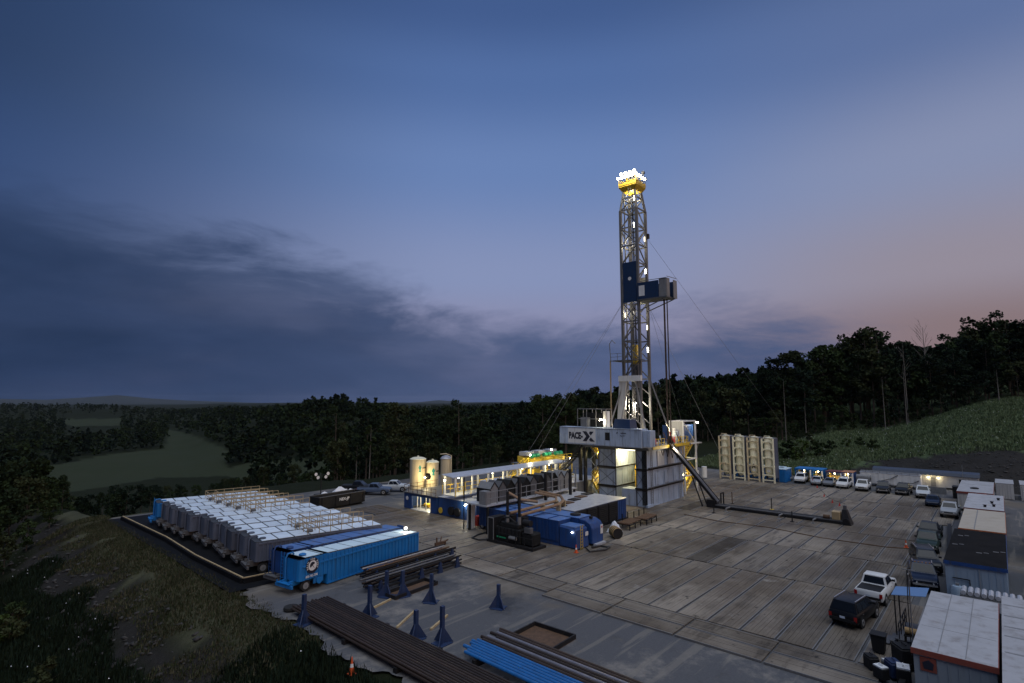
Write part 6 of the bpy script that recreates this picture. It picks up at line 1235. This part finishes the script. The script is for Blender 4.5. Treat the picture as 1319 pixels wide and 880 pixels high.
# ================================================================== silos
for i in range(4):
    y1 = 42.5 - i * 2.72; y0 = y1 - 2.0; x0 = 110.0 + (0, .1, 0, -.1)[i]; H_ = 8.75 - .05 * i; rusty = i in (0, 2); fm = 'silorust' if rusty else 'cream'
    lb = ('upright bulk silo with rusty frame, beside the rig', 'upright bulk silo with clean cream frame between the rusty ones', 'upright bulk silo with rusty frame and dark emblem', 'upright cream bulk silo next to the blue containers')[i]
    t = thing('bulk_silo', lb, 'silo', (x0 + 1.2, (y0 + y1) / 2, 0), world=True); cy = (y0 + y1) / 2
    P('barrel', 'cream', lambda b: b.lathe((x0 + 1.02, cy, 0), [(.3, .9), (.88, 1.9), (.92, 2.0), (.92, H_ - .5), (.7, H_ - .15), (.2, H_ - .05)], 24), t, smooth=True)
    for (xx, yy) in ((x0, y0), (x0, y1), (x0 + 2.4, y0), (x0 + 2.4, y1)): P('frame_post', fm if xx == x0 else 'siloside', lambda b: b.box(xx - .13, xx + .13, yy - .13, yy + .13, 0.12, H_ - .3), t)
    for z in (1.55, 3.15, 4.75, 6.3, 7.7): P('frame_band', fm, lambda b: (b.box(x0 - .1, x0 + .1, y0 + .132, y1 - .132, z - .1, z + .1), b.prism([(y0 + .13, z - .1), (y0 + .55, z - .102), (y0 + .13, z - .4)], 'x', x0 - .05, x0 + .05), b.prism([(y1 - .13, z - .1), (y1 - .13, z - .4), (y1 - .55, z - .102)], 'x', x0 - .05, x0 + .05)), t)
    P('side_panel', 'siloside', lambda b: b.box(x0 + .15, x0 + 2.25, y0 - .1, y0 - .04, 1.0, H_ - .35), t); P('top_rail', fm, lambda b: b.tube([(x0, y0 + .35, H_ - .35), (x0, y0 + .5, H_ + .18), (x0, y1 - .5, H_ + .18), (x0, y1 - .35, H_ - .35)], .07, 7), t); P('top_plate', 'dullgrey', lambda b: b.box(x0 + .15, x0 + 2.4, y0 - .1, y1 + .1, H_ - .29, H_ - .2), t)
    P('foot_beam', fm, lambda b: b.box(x0 - .1, x0 + .1, y0 + .132, y1 - .132, .5, .66), t)
    if i > 1: P('placard', 'signwhite', lambda b: b.box(x0 + .04, x0 + .07, cy - .3, cy + .25, 2.1, 2.45), t)
    if i == 2: P('emblem', 'ink', lambda b: b.prism([(cy - .35, 2.6), (cy - .15, 2.6), (cy, 3.0), (cy + .15, 2.6), (cy + .35, 2.6), (cy + .08, 3.4), (cy - .08, 3.4)], 'x', x0 + .03, x0 + .07), t)
crate('blue_container', 'blue container standing behind the gaps of the silos', 'container', 115.5, 118, 32.4, 41.5, .05, 2.5, 'tanblue', 'blueroof', rx=14)
crate('blue_container', 'blue container right beside the last silo', 'container', 112.8, 116.8, 31.2, 33.2, .05, 2.5, 'tanblue', 'blueroof', rx=5, ry=8)
# machinery left of the silos
mj = thing('pump_unit', 'rusty pump unit with white tank left of the silos', 'pump', (103, 48, 0), world=True); P('base', 'rust', lambda b: (b.box(99, 107, 46.5, 49.5, .05, .5), b.box(100, 103, 46.8, 48.6, .5, 1.8), b.box(103.6, 106, 47, 49, .5, 1.4)), mj); P('pipe', 'pipegrey', lambda b: b.cyl((98.5, 46.4, 2.0), (107, 45.6, 2.1), .15, 8), mj); P('white_tank', 'white', lambda b: (b.cyl((107.2, 44.6, .4), (107.2, 44.6, 2.5), .5, 14), b.cyl((105.6, 45.4, .4), (105.6, 45.4, 1.8), .3, 12)), mj)
# ================================================================== open lit containers
def open_box(label, y0, y1, x0, x1, h, wallm, roofm, doorleaf, watts, lampcol=(1, .78, .35), z0=.05):
    t = thing('workshop_container', label, 'container', ((x0 + x1) / 2, (y0 + y1) / 2, 0), world=True)
    P('wall', wallm, lambda b: (b.box(x0, x1, y0, y0 + .08, z0, h), b.box(x0, x1, y1 - .08, y1, z0, h), b.box(x1 - .08, x1, y0 + .08, y1 - .08, z0, h)), t); P('floor', 'wood', lambda b: b.box(x0, x1 - .09, y0 + .09, y1 - .09, z0, z0 + .1), t); P('roof', roofm, lambda b: b.box(x0 - .05, x1, y0 - .05, y1 + .05, h + .002, h + .09), t)
    P('door_frame', wallm, lambda b: (b.box(x0 - .06, x0 - .001, y0, y0 + .14, z0, h), b.box(x0 - .06, x0 - .001, y1 - .14, y1, z0, h), b.box(x0 - .06, x0 - .001, y0 + .14, y1 - .14, h - .16, h)), t)
    if doorleaf: d = P('door', 'white', lambda b: b.box(x0 - 1.15, x0 - .07, y0 - .12, y0 - .05, z0 + .1, h - .05), t); P('door_bars', 'dullgrey', lambda b: [b.box(x0 - 1.1, x0 - .12, y0 - .02 - .03, y0 - .02, z, z + .06) for z in (.6, 1.2, 1.8)], d)
    for k in range(3): P('shelf', 'yellow' if watts > 30 else 'darkgrey', lambda b: b.box(x0 + .6, x1 - .2, y1 - .55, y1 - .1, .5 + k * .6, .55 + k * .6), t)
    for k in range(9): P('stored_box', ('wood', 'cardboard', 'white', 'yellow')[k % 4], lambda b: b.box(x0 + .5 + (k % 3) * .8, x0 + 1.0 + (k % 3) * .8, y1 - .5, y1 - .15, .56 + (k // 3) * .6, .86 + (k // 3) * .6), t)
    P('bench', 'wood', lambda b: (b.box(x0 + .7, x1 - .3, y0 + .1, y0 + .7, .8, .88), b.box(x1 - .7, x1 - .1, y0 + .2, y1 - .2, .1, 1.3)), t)
    if watts: lamp_fix(t, (x0 + 1.0, (y0 + y1) / 2, h - .35), watts, lampcol, 'warm', .1)
    return t
open_box('dark empty container with blue roof and a white open door', 27.9, 30.7, 117.2, 121, 2.35, 'tanblue', 'tanblue', True, 3)
open_box('blue-roofed container lit yellow between two white doors', 25.9, 27.7, 117.0, 121, 2.35, 'tanblue', 'tanblue', True, 26)
open_box('maroon-roofed container glowing yellow with stocked shelves', 22.8, 25.4, 117.2, 120.4, 2.2, 'deepblue', 'maroon', True, 70)
open_box('orange-roofed container with bright white inside', 20.9, 22.7, 116.6, 120, 2.35, 'deepblue', 'corten', True, 45, (1, .9, .7))
b = MB(); b.box(-.5, .5, -1.1, 1.1, 0, 1.5); b.cyl((0, -1.1, 1.5), (0, 1.1, 1.5), .5, 12); o = b.build('equipment_cover', K['dullgrey']); o.location = (118.4, 20.1 - .6, .05); tag(o, 'grey rounded cover between the containers and the white trailer', 'cover')
bk = thing('tool_frame', 'small tan frame with pipes left of the open containers', 'frame', (116.5, 31.2, 0), world=True); P('frame', 'railtan', lambda b: [b.bar((116.2, 31.0 + k * .5, .05), (116.2, 31.0 + k * .5, 2.3), .1) for k in range(2)] + [b.bar((116.2, 31.0, z), (116.2, 31.5, z), .1) for z in (.8, 1.5, 2.3)], bk); P('pipes', 'dullgrey', lambda b: b.cyl((115.2, 31.6, .5), (116.4, 31.0, .5), .25, 9), bk)
# ================================================================== trailers along the back
wt = crate('white_trailer', 'long white tank trailer with pipes along its top behind the parked pickups', 'trailer', 119.2, 121.6, 11.2, 20.2, .5, 2.45, 'white', 'galv', rx=10)
P('top_pipe', 'steel', lambda b: [b.cyl((119.4 + s, 11.3, 2.62), (119.4 + s, 20.1, 2.62), .1, 8) for s in (0, .7)], wt); P('top_rack', 'dullgrey', lambda b: [b.bar((119.2, 11.6 + k * 1.1, 2.45), (119.2, 11.6 + k * 1.1, 2.8), .06) for k in range(8)] + [b.bar((119.2, 11.4, 2.8), (119.2, 20, 2.8), .05)], wt); P('hose', 'hosed', lambda b: (b.tube([(119.1, 14.4, 2.3), (119.0, 15.4, 1.6), (119.0, 16.6, 1.2), (118.9, 17.6, .9)], .06, 6), b.tube([(119.1, 11.4, 1.6), (118.9, 12.3, 1.1), (118.9, 13.2, 1.0)], .06, 6)), wt)
for y in (12.0, 13.0, 19.0): wheel(wt, (119.4, y, .5), .45, .24, 'x', -1)
dt = crate('crew_trailer', 'long pale trailer with dark curved roof behind the white tank trailer', 'trailer', 123.2, 126.4, 3.6, 18.6, .3, 2.35, 'whitepanel', 'roofdark'); P('curved_roof', 'roofdark', lambda b: b.prism([(123.0, 2.36), (126.6, 2.36), (126.3, 2.85), (124.8, 3.1), (123.3, 2.85)], 'y', 3.4, 18.8), dt)
P('window', 'glass', lambda b: b.box(123.14, 123.19, 5.2, 6.2, 1.2, 1.9), dt)
for y in (10.4, 9.0): lamp_fix(dt, (122.85, y, 1.95), 13, (1, .75, .4), 'warm', .15, (-.3, 0, 0))
P('door', 'dullgrey', lambda b: b.box(123.13, 123.19, 9.4, 10.1, .4, 1.95), dt); P('roof_lamp', 'cool', lambda b: b.lathe((123.4, 4.0, 2.5), [(.02, 0), (.1, .05), (.02, .2)], 8), dt); P('aerial', 'dullgrey', lambda b: b.bar((122.8, 5.6, 1.5), (122.8, 5.6, 4.4), .06), dt)
b = MB(); b.box(0, .08, 0, 2.2, 0, 1.1); b.box(-.02, -.001, .1, 2.1, .3, .36); b.box(-.02, -.001, .1, 2.1, .7, .76); o = b.build('low_barrier', K['dullgrey']); o.location = (116.5, 7.6, .02); tag(o, 'low grey barrier between the silver pickup and the dark bin', 'barrier')
b = MB(); b.box(-1, 1, -.8, .8, 0, 1.7); b.box(-1.05, 1.05, -.85, .85, 1.701, 1.8); o = b.build('dark_bin', K['black']); o.location = (114, 5.8, .02); tag(o, 'dark bin between the silver pickup and the round-vent office trailer', 'bin')
# office trailers down the right side (from the far end towards the camera)
def office(label, x0, x1, y0, y1, h, wallm, roofm, trim, extra=None):
    t = crate('office_trailer', label, 'trailer', x0, x1, y0, y1, .35, h, wallm, roofm, ry=0, trim=trim)
    P('siding_rib', wallm, lambda b: [b.box(x0 + .2 + k * .4, x0 + .24 + k * .4, y1 + .001, y1 + .025, .45, h - .1) for k in range(int((x1 - x0 - .3) / .4))] + [b.box(x0 - .025, x0 - .001, y0 + .15 + k * .4, y0 + .19 + k * .4, .45, h - .3) for k in range(int((y1 - y0 - .2) / .4))], t)
    for k in range(3):
        xa = x0 + (x1 - x0) * (.18 + .28 * k); w = P('window', 'glass', lambda b: b.box(xa, xa + 1.0, y1 + .026, y1 + .05, 1.3, 2.0), t); P('window_frame', 'white', lambda b: (b.box(xa - .06, xa, y1 + .026, y1 + .06, 1.24, 2.06), b.box(xa + 1, xa + 1.06, y1 + .026, y1 + .06, 1.24, 2.06), b.box(xa, xa + 1, y1 + .026, y1 + .06, 1.24, 1.3), b.box(xa, xa + 1, y1 + .026, y1 + .06, 2.0, 2.06)), w)
    xd = x0 + (x1 - x0) * .34; P('door', 'dullgrey', lambda b: b.box(xd, xd + .85, y1 + .03, y1 + .06, .4, 2.2), t)
    P('chassis', 'black', lambda b: b.box(x0 + .3, x1 - .3, y0 + .3, y1 - .3, .02, .349), t)
    return t
o1 = office('white-roofed office trailer with a round dark vent beside the shipping containers', 101, 115, 1.6, 5.4, 2.75, 'whitepanel', 'roofwhite', 'redbrown'); P('vent', 'black', lambda b: b.lathe((105, 3.6, 2.75), [(.5, 0), (.5, .12), (.3, .2)], 16), o1); P('seam', 'dullgrey', lambda b: b.box(110, 110.06, 1.7, 5.3, 2.751, 2.765), o1); lamp_fix(o1, (100.85, 1.9, 2.3), 8, (1, .6, .25), 'warm', .13, (-.2, 0, 0))
o2 = office('white-roofed office trailer with small roof vents and red edge', 86.2, 99.6, .55, 4.05, 2.75, 'wallgrey', 'roofwhite', 'redbrown')
for (x, y) in ((95, 1.0), (91.5, 1.6), (89, 1.4), (88, 2.2)): P('vent', 'black', lambda b: b.lathe((x, y, 2.75), [(.14, 0), (.14, .2), (.2, .22), (.2, .27)], 10), o2)
o3 = office('cream-roofed office trailer with bright orange edge', 72.2, 85.2, .5, 3.95, 2.75, 'wallgrey', 'roofcream', 'orange'); P('seam', 'dullgrey', lambda b: b.box(72.4, 85, 2.75, 2.83, 2.751, 2.765), o3)
P('edge_rust', 'orange', lambda b: [b.box(72.08, 72.1, .7 + k * .5, 1.05 + k * .5, 2.5, 2.7) for k in range(6)], o3)
o4 = office('black-roofed office trailer with pale blue walls', 54.2, 67.8, .5, 4.0, 3.4, 'wallblue', 'roofblack', 'deepblue')
for (x, y) in ((64.5, 3.3), (60.4, 3.5), (58.2, 1.9), (59.4, .9)): P('roof_patch', 'dullgrey', lambda b: (b.box(x, x + .12, y, y + .35, 3.401, 3.43), b.box(x + .3, x + .4, y - .4, y - .1, 3.401, 3.43)), o4)
P('wall_cabinet', 'dullgrey', lambda b: b.box(53.9, 54.17, 3.2, 3.7, .6, 1.6), o4); P('panel_seam', 'wallgrey', lambda b: b.box(54.14, 54.172, 2.0, 2.05, .4, 3.1), o4); P('conduit', 'black', lambda b: (b.bar((54.1, 2.6, .4), (54.1, 2.6, 2.2), .06), b.bar((54.1, 2.6, 2.2), (54.1, 3.6, 2.2), .06)), o4)
o5 = office('grey-walled office trailer with pale seamed roof and dark red edge', 34.6, 45.2, .98, 4.1, 3.3, 'wallgrey', 'roofwhite', 'redbrown')
for y in (2.05, 3.1): P('roof_seam', 'dullgrey', lambda b: b.box(34.65, 45.1, y, y + .035, 3.3, 3.312), o5)
for x in (38.2, 41.9): P('roof_seam', 'dullgrey', lambda b: b.box(x, x + .02, 1.0, 4.05, 3.3, 3.308), o5)
P('red_placard', 'redbrown', lambda b: b.box(34.56, 34.598, 3.2, 3.85, 2.3, 2.95), o5); P('placard_mark', 'ink', lambda b: b.prism([(3.35, 2.42), (3.7, 2.42), (3.75, 2.7), (3.5, 2.85), (3.3, 2.7)], 'x', 34.54, 34.558), o5)
o6 = office('office trailer with stained pale roof beside the seamed one', 29.0, 47.0, -2.4, .72, 3.3, 'wallgrey', 'roofwhite', 'redbrown')
for k, x in enumerate((45.2, 43.0, 41.0, 39.4, 36.9)): P('roof_patch', 'dullgrey', lambda b: b.hexa([(x - .2, -2.3, 3.301), (x + .22, -2.3, 3.301), (x + .05, .68, 3.301), (x - .07, .68, 3.301)], [(x - .2, -2.3, 3.31), (x + .22, -2.3, 3.31), (x + .05, .68, 3.31), (x - .07, .68, 3.31)]), o6)
office('small white office trailer across the gap from the cream roof', 73, 86, -5.2, -1.6, 2.75, 'wallblue', 'roofwhite', 'orange'); office('blue-walled trailer across the gap from the black roof', 56, 69, -5.6, -2.0, 2.9, 'wallblue', 'roofwhite', 'redbrown')
for (y0, y1, lb) in ((1.3, 3.4, 'grey shipping container next to the round-vent office trailer'), (-2.1, .5, 'grey shipping container at the pad corner beside its twin')): crate('shipping_container', lb, 'container', 117, 123, y0 - 2.0, y1 - 2.0, .05, 2.5, 'whitepanel', 'roofwhite', rx=0, doors='x')
# ribbed gangway between the trailers, and clutter
gw = thing('ribbed_cover', 'grey ribbed sheet cover between the black-roofed and seamed trailers', 'cover', (50, 1, 0), world=True); P('base', 'darkgrey', lambda b: b.box(47.4, 49.9, -.4, 2.9, .02, 2.1), gw)
for k in range(12): P('rib', 'galv', lambda b: b.cyl((50.0, 2.8 - k * .36, 2.3), (51.4, 2.8 - k * .36, 2.3), .15, 8), gw)
P('ledge', 'darkgrey', lambda b: b.box(49.95, 51.5, -1.6, 3.0, 2.0, 2.14), gw)
pt_ = thing('propane_tank', 'small pale blue upright tank against the pale blue wall', 'tank', (53.2, 3.3, 0)); P('shell', 'wallblue', lambda b: b.lathe((0, 0, .1), [(.3, 0), (.42, .15), (.42, 1.5), (.3, 1.75), (.1, 1.8)], 18), pt_, smooth=True); P('foot', 'black', lambda b: b.lathe((0, 0, 0), [(.35, 0), (.35, .12)], 14), pt_); P('valve', 'steel', lambda b: b.box(-.1, .1, -.1, .1, 1.88, 2.05), pt_)
# awning, steps and deck in front of the seamed trailer
aw = thing('awning_deck', 'blue cloth awning on posts over an entrance deck and steps', 'awning', (44.5, 5.2, 0), world=True)
P('awning_cloth', 'canvasblue', lambda b: b.hexa([(43.6, 4.3, 3.3), (45.7, 4.3, 3.3), (45.6, 6.1, 3.05), (43.5, 6.1, 3.05)], [(43.6, 4.3, 3.33), (45.7, 4.3, 3.33), (45.6, 6.1, 3.08), (43.5, 6.1, 3.08)]), aw)
for x in (43.6, 45.5): P('awning_post', 'black', lambda b: b.bar((x, 5.95, .02), (x, 5.95, 3.05), .07), aw)
P('deck', 'darkgrey', lambda b: b.box(42.2, 45.8, 4.25, 5.7, .75, .85), aw); P('deck_leg', 'black', lambda b: [b.bar((x, y, .02), (x, y, .75), .08) for x in (42.3, 44, 45.7) for y in (4.35, 5.6)], aw); P('steps', 'darkgrey', lambda b: [b.box(42.9, 44.4, 5.72 + k * .28, 5.98 + k * .28, .58 - k * .2, .63 - k * .2) for k in range(3)], aw)
P('deck_rail', 'black', lambda b: [b.bar((x, 5.65, .85), (x, 5.65, 1.75), .05) for x in (42.3, 43.2, 44.2, 45.0, 45.7)] + [b.bar((42.3, 5.65, z), (45.7, 5.65, z), .05) for z in (1.3, 1.75)], aw)
pr = thing('cylinder_tank', 'tan gas cylinder with grey end lying on a black rack beside the seamed trailer', 'tank', (42.0, 4.9, 0)); P('shell', 'cardboard', lambda b: b.lathe((0, -.7, 1.55), [(.1, 0), (.2, .06), (.2, 1.1)], 14, 'y'), pr, smooth=True); P('end_cap', 'dullgrey', lambda b: b.lathe((0, -.76, 1.55), [(.12, -.2), (.19, -.1), (.19, .02)], 14, 'y'), pr, smooth=True); P('rack', 'black', lambda b: [b.bar((x, y, .02), (x, y, 1.4), .06) for x in (-.25, .25) for y in (-.7, .4)] + [b.box(-.3, .3, -.75, .45, 1.3, 1.34)], pr)
ap = thing('antenna_mast', 'thin antenna mast with cables standing against the seamed trailer roof', 'antenna', (36.6, 4.3, 0)); P('pole', 'darkgrey', lambda b: b.cyl((0, 0, .02), (0, 0, 6.6), .03, 8), ap); P('cable', 'black', lambda b: b.tube([(.04, .05, 6.5), (.12, .12, 4.5), (.06, .1, 2)], .025, 5), ap); P('crossarm', 'dullgrey', lambda b: (b.bar((0, -.3, 6.5), (0, .3, 6.5), .05), b.bar((-.2, 0, 6.3), (.2, 0, 6.3), .05)), ap)
tb = thing('wheelie_bin', 'black rubbish bin beside the deck steps', 'bin', (41.3, 6.6, .12)); P('body', 'plastic', lambda b: b.hexa([(-.3, -.3, .08), (.3, -.3, .08), (.3, .3, .08), (-.3, .3, .08)], [(-.38, -.38, 1.05), (.38, -.38, 1.05), (.38, .38, 1.05), (-.38, .38, 1.05)]), tb); P('lid', 'plastic', lambda b: b.box(-.42, .42, -.42, .42, 1.06, 1.12), tb)
lbs = ['dark tool bag on the mats near the deck', 'white-capped drum by the mats edge', 'blue crate among the clutter below the deck', 'black crate with white lid below the deck', 'dark box stacked against the seamed trailer', 'white-topped canister beside the dark bag', 'yellow bucket under the deck']
for i, (x, y, s, m_) in enumerate(((38.6, 6.6, .35, 'plastic'), (37.6, 6.0, .32, 'black'), (38.4, 5.5, .4, 'standblue'), (37.9, 5.0, .42, 'black'), (40.3, 5.2, .55, 'plastic'), (39.0, 5.9, .25, 'dullgrey'), (41.3, 5.3, .3, 'yellow'))):
    t = thing('clutter_box', lbs[i], 'box', (x, y, .13), random.uniform(0, 1)); P('body', m_, lambda b: b.box(-s, s, -s * .8, s * .8, 0, s * 1.9), t, bevel=.04); P('lid', 'white' if i in (1, 3, 5) else m_, lambda b: (b.box(-s * .9, s * .9, -s * .7, s * .7, s * 1.9 + .001, s * 1.9 + .07), b.bar((-s * .4, 0, s * 1.9 + .15), (s * .4, 0, s * 1.9 + .15), .05)), t)
b = MB(); b.box(0, 14.5, -.18, .18, 0, .45); o = b.build('kerb_beam', K['black']); o.location = (72.5, 4.9, .02); o.rotation_euler = (0, 0, R(3)); tag(o, 'long black kerb beam between the cars and the office trailers', 'beam')
b = MB(); b.box(0, 7.2, -.14, .14, 0, .35); o = b.build('kerb_beam', K['black']); o.location = (36.2, 5.0, .12); tag(o, 'black beam along the mat edge by the seamed trailer', 'beam')
# ================================================================== far left: open bin, light tower, sheeting
ob = thing('open_top_bin', 'long black open-top roll-off bin with white lettering', 'bin', (44, 73.5, 0), R(4)); 
P('shell', 'black', lambda b: (b.hexa([(-3.7, -1.15, .35), (3.7, -1.15, .35), (3.7, -1.05, .35), (-3.7, -1.05, .35)], [(-3.9, -1.25, 1.9), (3.9, -1.25, 1.9), (3.9, -1.15, 1.9), (-3.9, -1.15, 1.9)]), b.hexa([(-3.7, 1.05, .35), (3.7, 1.05, .35), (3.7, 1.15, .35), (-3.7, 1.15, .35)], [(-3.9, 1.15, 1.9), (3.9, 1.15, 1.9), (3.9, 1.25, 1.9), (-3.9, 1.25, 1.9)]), b.box(-3.9, -3.75, -1.14, 1.14, .35, 1.9), b.box(3.75, 3.9, -1.14, 1.14, .35, 1.9), b.box(-3.7, 3.7, -1.04, 1.04, .3, .45)), ob)
P('rim', 'darkgrey', lambda b: (b.box(-3.95, 3.95, -1.3, -1.12, 1.9, 1.98), b.box(-3.95, 3.95, 1.12, 1.3, 1.9, 1.98)), ob); P('rail', 'black', lambda b: (b.box(-3.8, 3.8, -.6, -.4, .02, .3), b.box(-3.8, 3.8, .4, .6, .02, .3)), ob); P('load', 'dullgrey', lambda b: b.box(-3.7, 3.7, -1.04, 1.04, .46, 1.55), ob); [P('side_rib', 'black', lambda b: b.bar((x, -1.2, .35), (x * 1.03, -1.3, 1.88), .1), ob) for x in (-3.4, -1.2, 1.2, 3.4)]
text_mesh('lettering', 'NEX-JP', .55, K['inkwhite'], ob, face_mat((.2, -1.235, 1.25), (1, 0, 0), (0, -.06, 1)), .006, .02)
for i, (x, y, s, lb) in enumerate(((45.6, 75.6, 1.5, 'white sheeting heaped high behind the bin'), (43.0, 75.9, 1.2, 'white sheeting lying low behind the bin'), (47.6, 76.4, 1.1, 'crumpled white sheeting at the pickup end of the bin'))):
    b = MB(); rg_ = random.Random(i); n_ = 9
    vs = [((u_ / n_ - .5) * 3 * s, (v_ / n_ - .5) * 1.6 * s, max(0, 1.6 * s * math.cos((u_ / n_ - .5) * 2.6) * math.cos((v_ / n_ - .5) * 2.8) + rg_.uniform(-.18, .18)) if 0 < u_ < n_ and 0 < v_ < n_ else 0) for u_ in range(n_ + 1) for v_ in range(n_ + 1)]
    b.add(vs, [(u_ * (n_ + 1) + v_, (u_ + 1) * (n_ + 1) + v_, (u_ + 1) * (n_ + 1) + v_ + 1, u_ * (n_ + 1) + v_ + 1) for u_ in range(n_) for v_ in range(n_)]); o = b.build('white_sheeting', K['whitebag']); o.location = (x, y, .02); tag(o, lb, 'sheeting')
lt_ = thing('light_tower', 'portable light tower with four unlit lamp heads beyond the bin', 'light tower', (44.6, 79.6, 0)); P('pole', 'black', lambda b: b.cyl((0, 0, .4), (0, 0, 4.1), .08, 8), lt_); P('cart', 'black', lambda b: (b.box(-.9, .9, -.5, .5, .3, 1.1), b.cyl((-.5, -.6, .3), (-.5, .6, .3), .3, 12)), lt_); P('crossbar', 'black', lambda b: b.bar((-.75, .6, 4.0), (.75, -.6, 4.0), .07), lt_)
for k, (a, z) in enumerate(((-.7, 4.1), (-.45, 3.6), (.45, 3.7), (.7, 4.2))): P('lamp_head', 'inkwhite', lambda b: b.lathe((a, -a * .8 - .1, z), [(.12, .12), (.26, -.12)], 12, 'y'), lt_)
# small things beside the rig: pipe frames, drum, wrapped bale
for i, (x, y, lb) in enumerate(((60.4, 34.8, 'low black pipe frame beside the brown drum'), (64.2, 34.6, 'low black pipe frame nearer the rig corner'))):
    t = thing('pipe_trestle', lb, 'frame', (x, y, .12), R(4)); P('deck', 'rust', lambda b: [b.cyl((-1.7, -.7 + k * .25, .75), (1.7, -.7 + k * .25, .75), .1, 7) for k in range(6)], t); P('frame', 'black', lambda b: [b.bar((sx, sy, .02), (sx, sy, 1.5 if sy > 0 else .7), .1) for sx in (-1.5, 0, 1.5) for sy in (-.85, .85)] + [b.bar((-1.5, sy, .6), (1.5, sy, .6), .1) for sy in (-.85, .85)] + [b.bar((sx, -.85, .6), (sx, .85, .6), .1) for sx in (-1.5, 0, 1.5)], t)
dr = thing('wrapped_drum', 'brown banded drum lying on its side with open black end', 'drum', (55.0, 33.4, .12), R(-38)); P('shell', 'cardboard', lambda b: b.lathe((0, -.7, .6), [(.58, 0), (.6, .05), (.6, 1.35), (.58, 1.4)], 22, 'y'), dr, smooth=True)
for k in range(3): P('band', 'black', lambda b: b.lathe((0, -.45 + k * .4, .6), [(.615, -.06), (.615, .06)], 22, 'y'), dr)
P('end_disc', 'black', lambda b: b.lathe((0, -.72, .6), [(.57, -.02), (.57, .02)], 20, 'y'), dr)
b = MB(); vs = []; rg_ = random.Random(4); n_ = 8
b.add([((u_ / n_ - .5) * 1.6, (v_ / n_ - .5) * 1.4, max(0, 1.15 * math.cos((u_ / n_ - .5) * 2.9) * math.cos((v_ / n_ - .5) * 2.9) + rg_.uniform(-.14, .14)) if 0 < u_ < n_ and 0 < v_ < n_ else 0) for u_ in range(n_ + 1) for v_ in range(n_ + 1)], [(u_ * (n_ + 1) + v_, (u_ + 1) * (n_ + 1) + v_, (u_ + 1) * (n_ + 1) + v_ + 1, u_ * (n_ + 1) + v_ + 1) for u_ in range(n_) for v_ in range(n_)]); o = b.build('white_bale', K['whitebag']); o.location = (57.4, 35.0, .13); tag(o, 'white wrapped bale between the drum and the pipe frames', 'bale')
b = MB(); b.box(-.6, .6, -.5, .5, 0, 1.3); b.box(-.62, .62, -.52, .52, 1.3, 1.38); o = b.build('green_cabinet', K['teal']); o.location = (54.2, 35.6, .13); tag(o, 'dark teal cabinet behind the brown drum', 'cabinet')
b = MB(); b.box(-.7, .7, -.12, .12, .02, .5); b.cyl((-.5, 0, .5), (-.5, 0, 1.0), .08, 8); b.cyl((.4, -.1, .4), (.9, -.2, .6), .09, 8); b.cyl((.1, .1, .5), (.6, .5, .8), .07, 8); o = b.build('valve_manifold', K['rust']); o.location = (39.6, 45.6, .02); tag(o, 'rusty valve manifold at the end of the blue tanks', 'manifold')
t = thing('spare_tyre', 'black tyre lying on the gravel near the grass', 'tyre', (20.6, 40.4, .02)); P('carcass', 'tyre', lambda b: b.lathe((0, 0, 0), [(.3, .0), (.52, .02), (.56, .12), (.52, .26), (.3, .28)], 18), t, smooth=True); P('bead', 'plastic', lambda b: b.lathe((0, 0, 0), [(.28, .1), (.28, .18)], 14), t)
# ================================================================== evening haze over the whole valley
b = MB(); b.box(-3000, 9500, -3000, 9500, -75, 95); hz = b.build('haze', None)
hz.data.materials.clear(); hm = bpy.data.materials.new('evening haze'); hm.use_nodes = True; hm.node_tree.nodes.clear()
pv = hm.node_tree.nodes.new('ShaderNodeVolumePrincipled'); pv.inputs['Color'].default_value = (.62, .76, 1, 1); pv.inputs['Density'].default_value = 1.4e-5; pv.inputs['Anisotropy'].default_value = .1
ho = hm.node_tree.nodes.new('ShaderNodeOutputMaterial'); hm.node_tree.links.new(pv.outputs[0], ho.inputs['Volume'])
hz.data.materials.append(hm); hz['kind'] = 'stuff'; tag(hz, 'thin blue evening haze over the valley', 'haze')
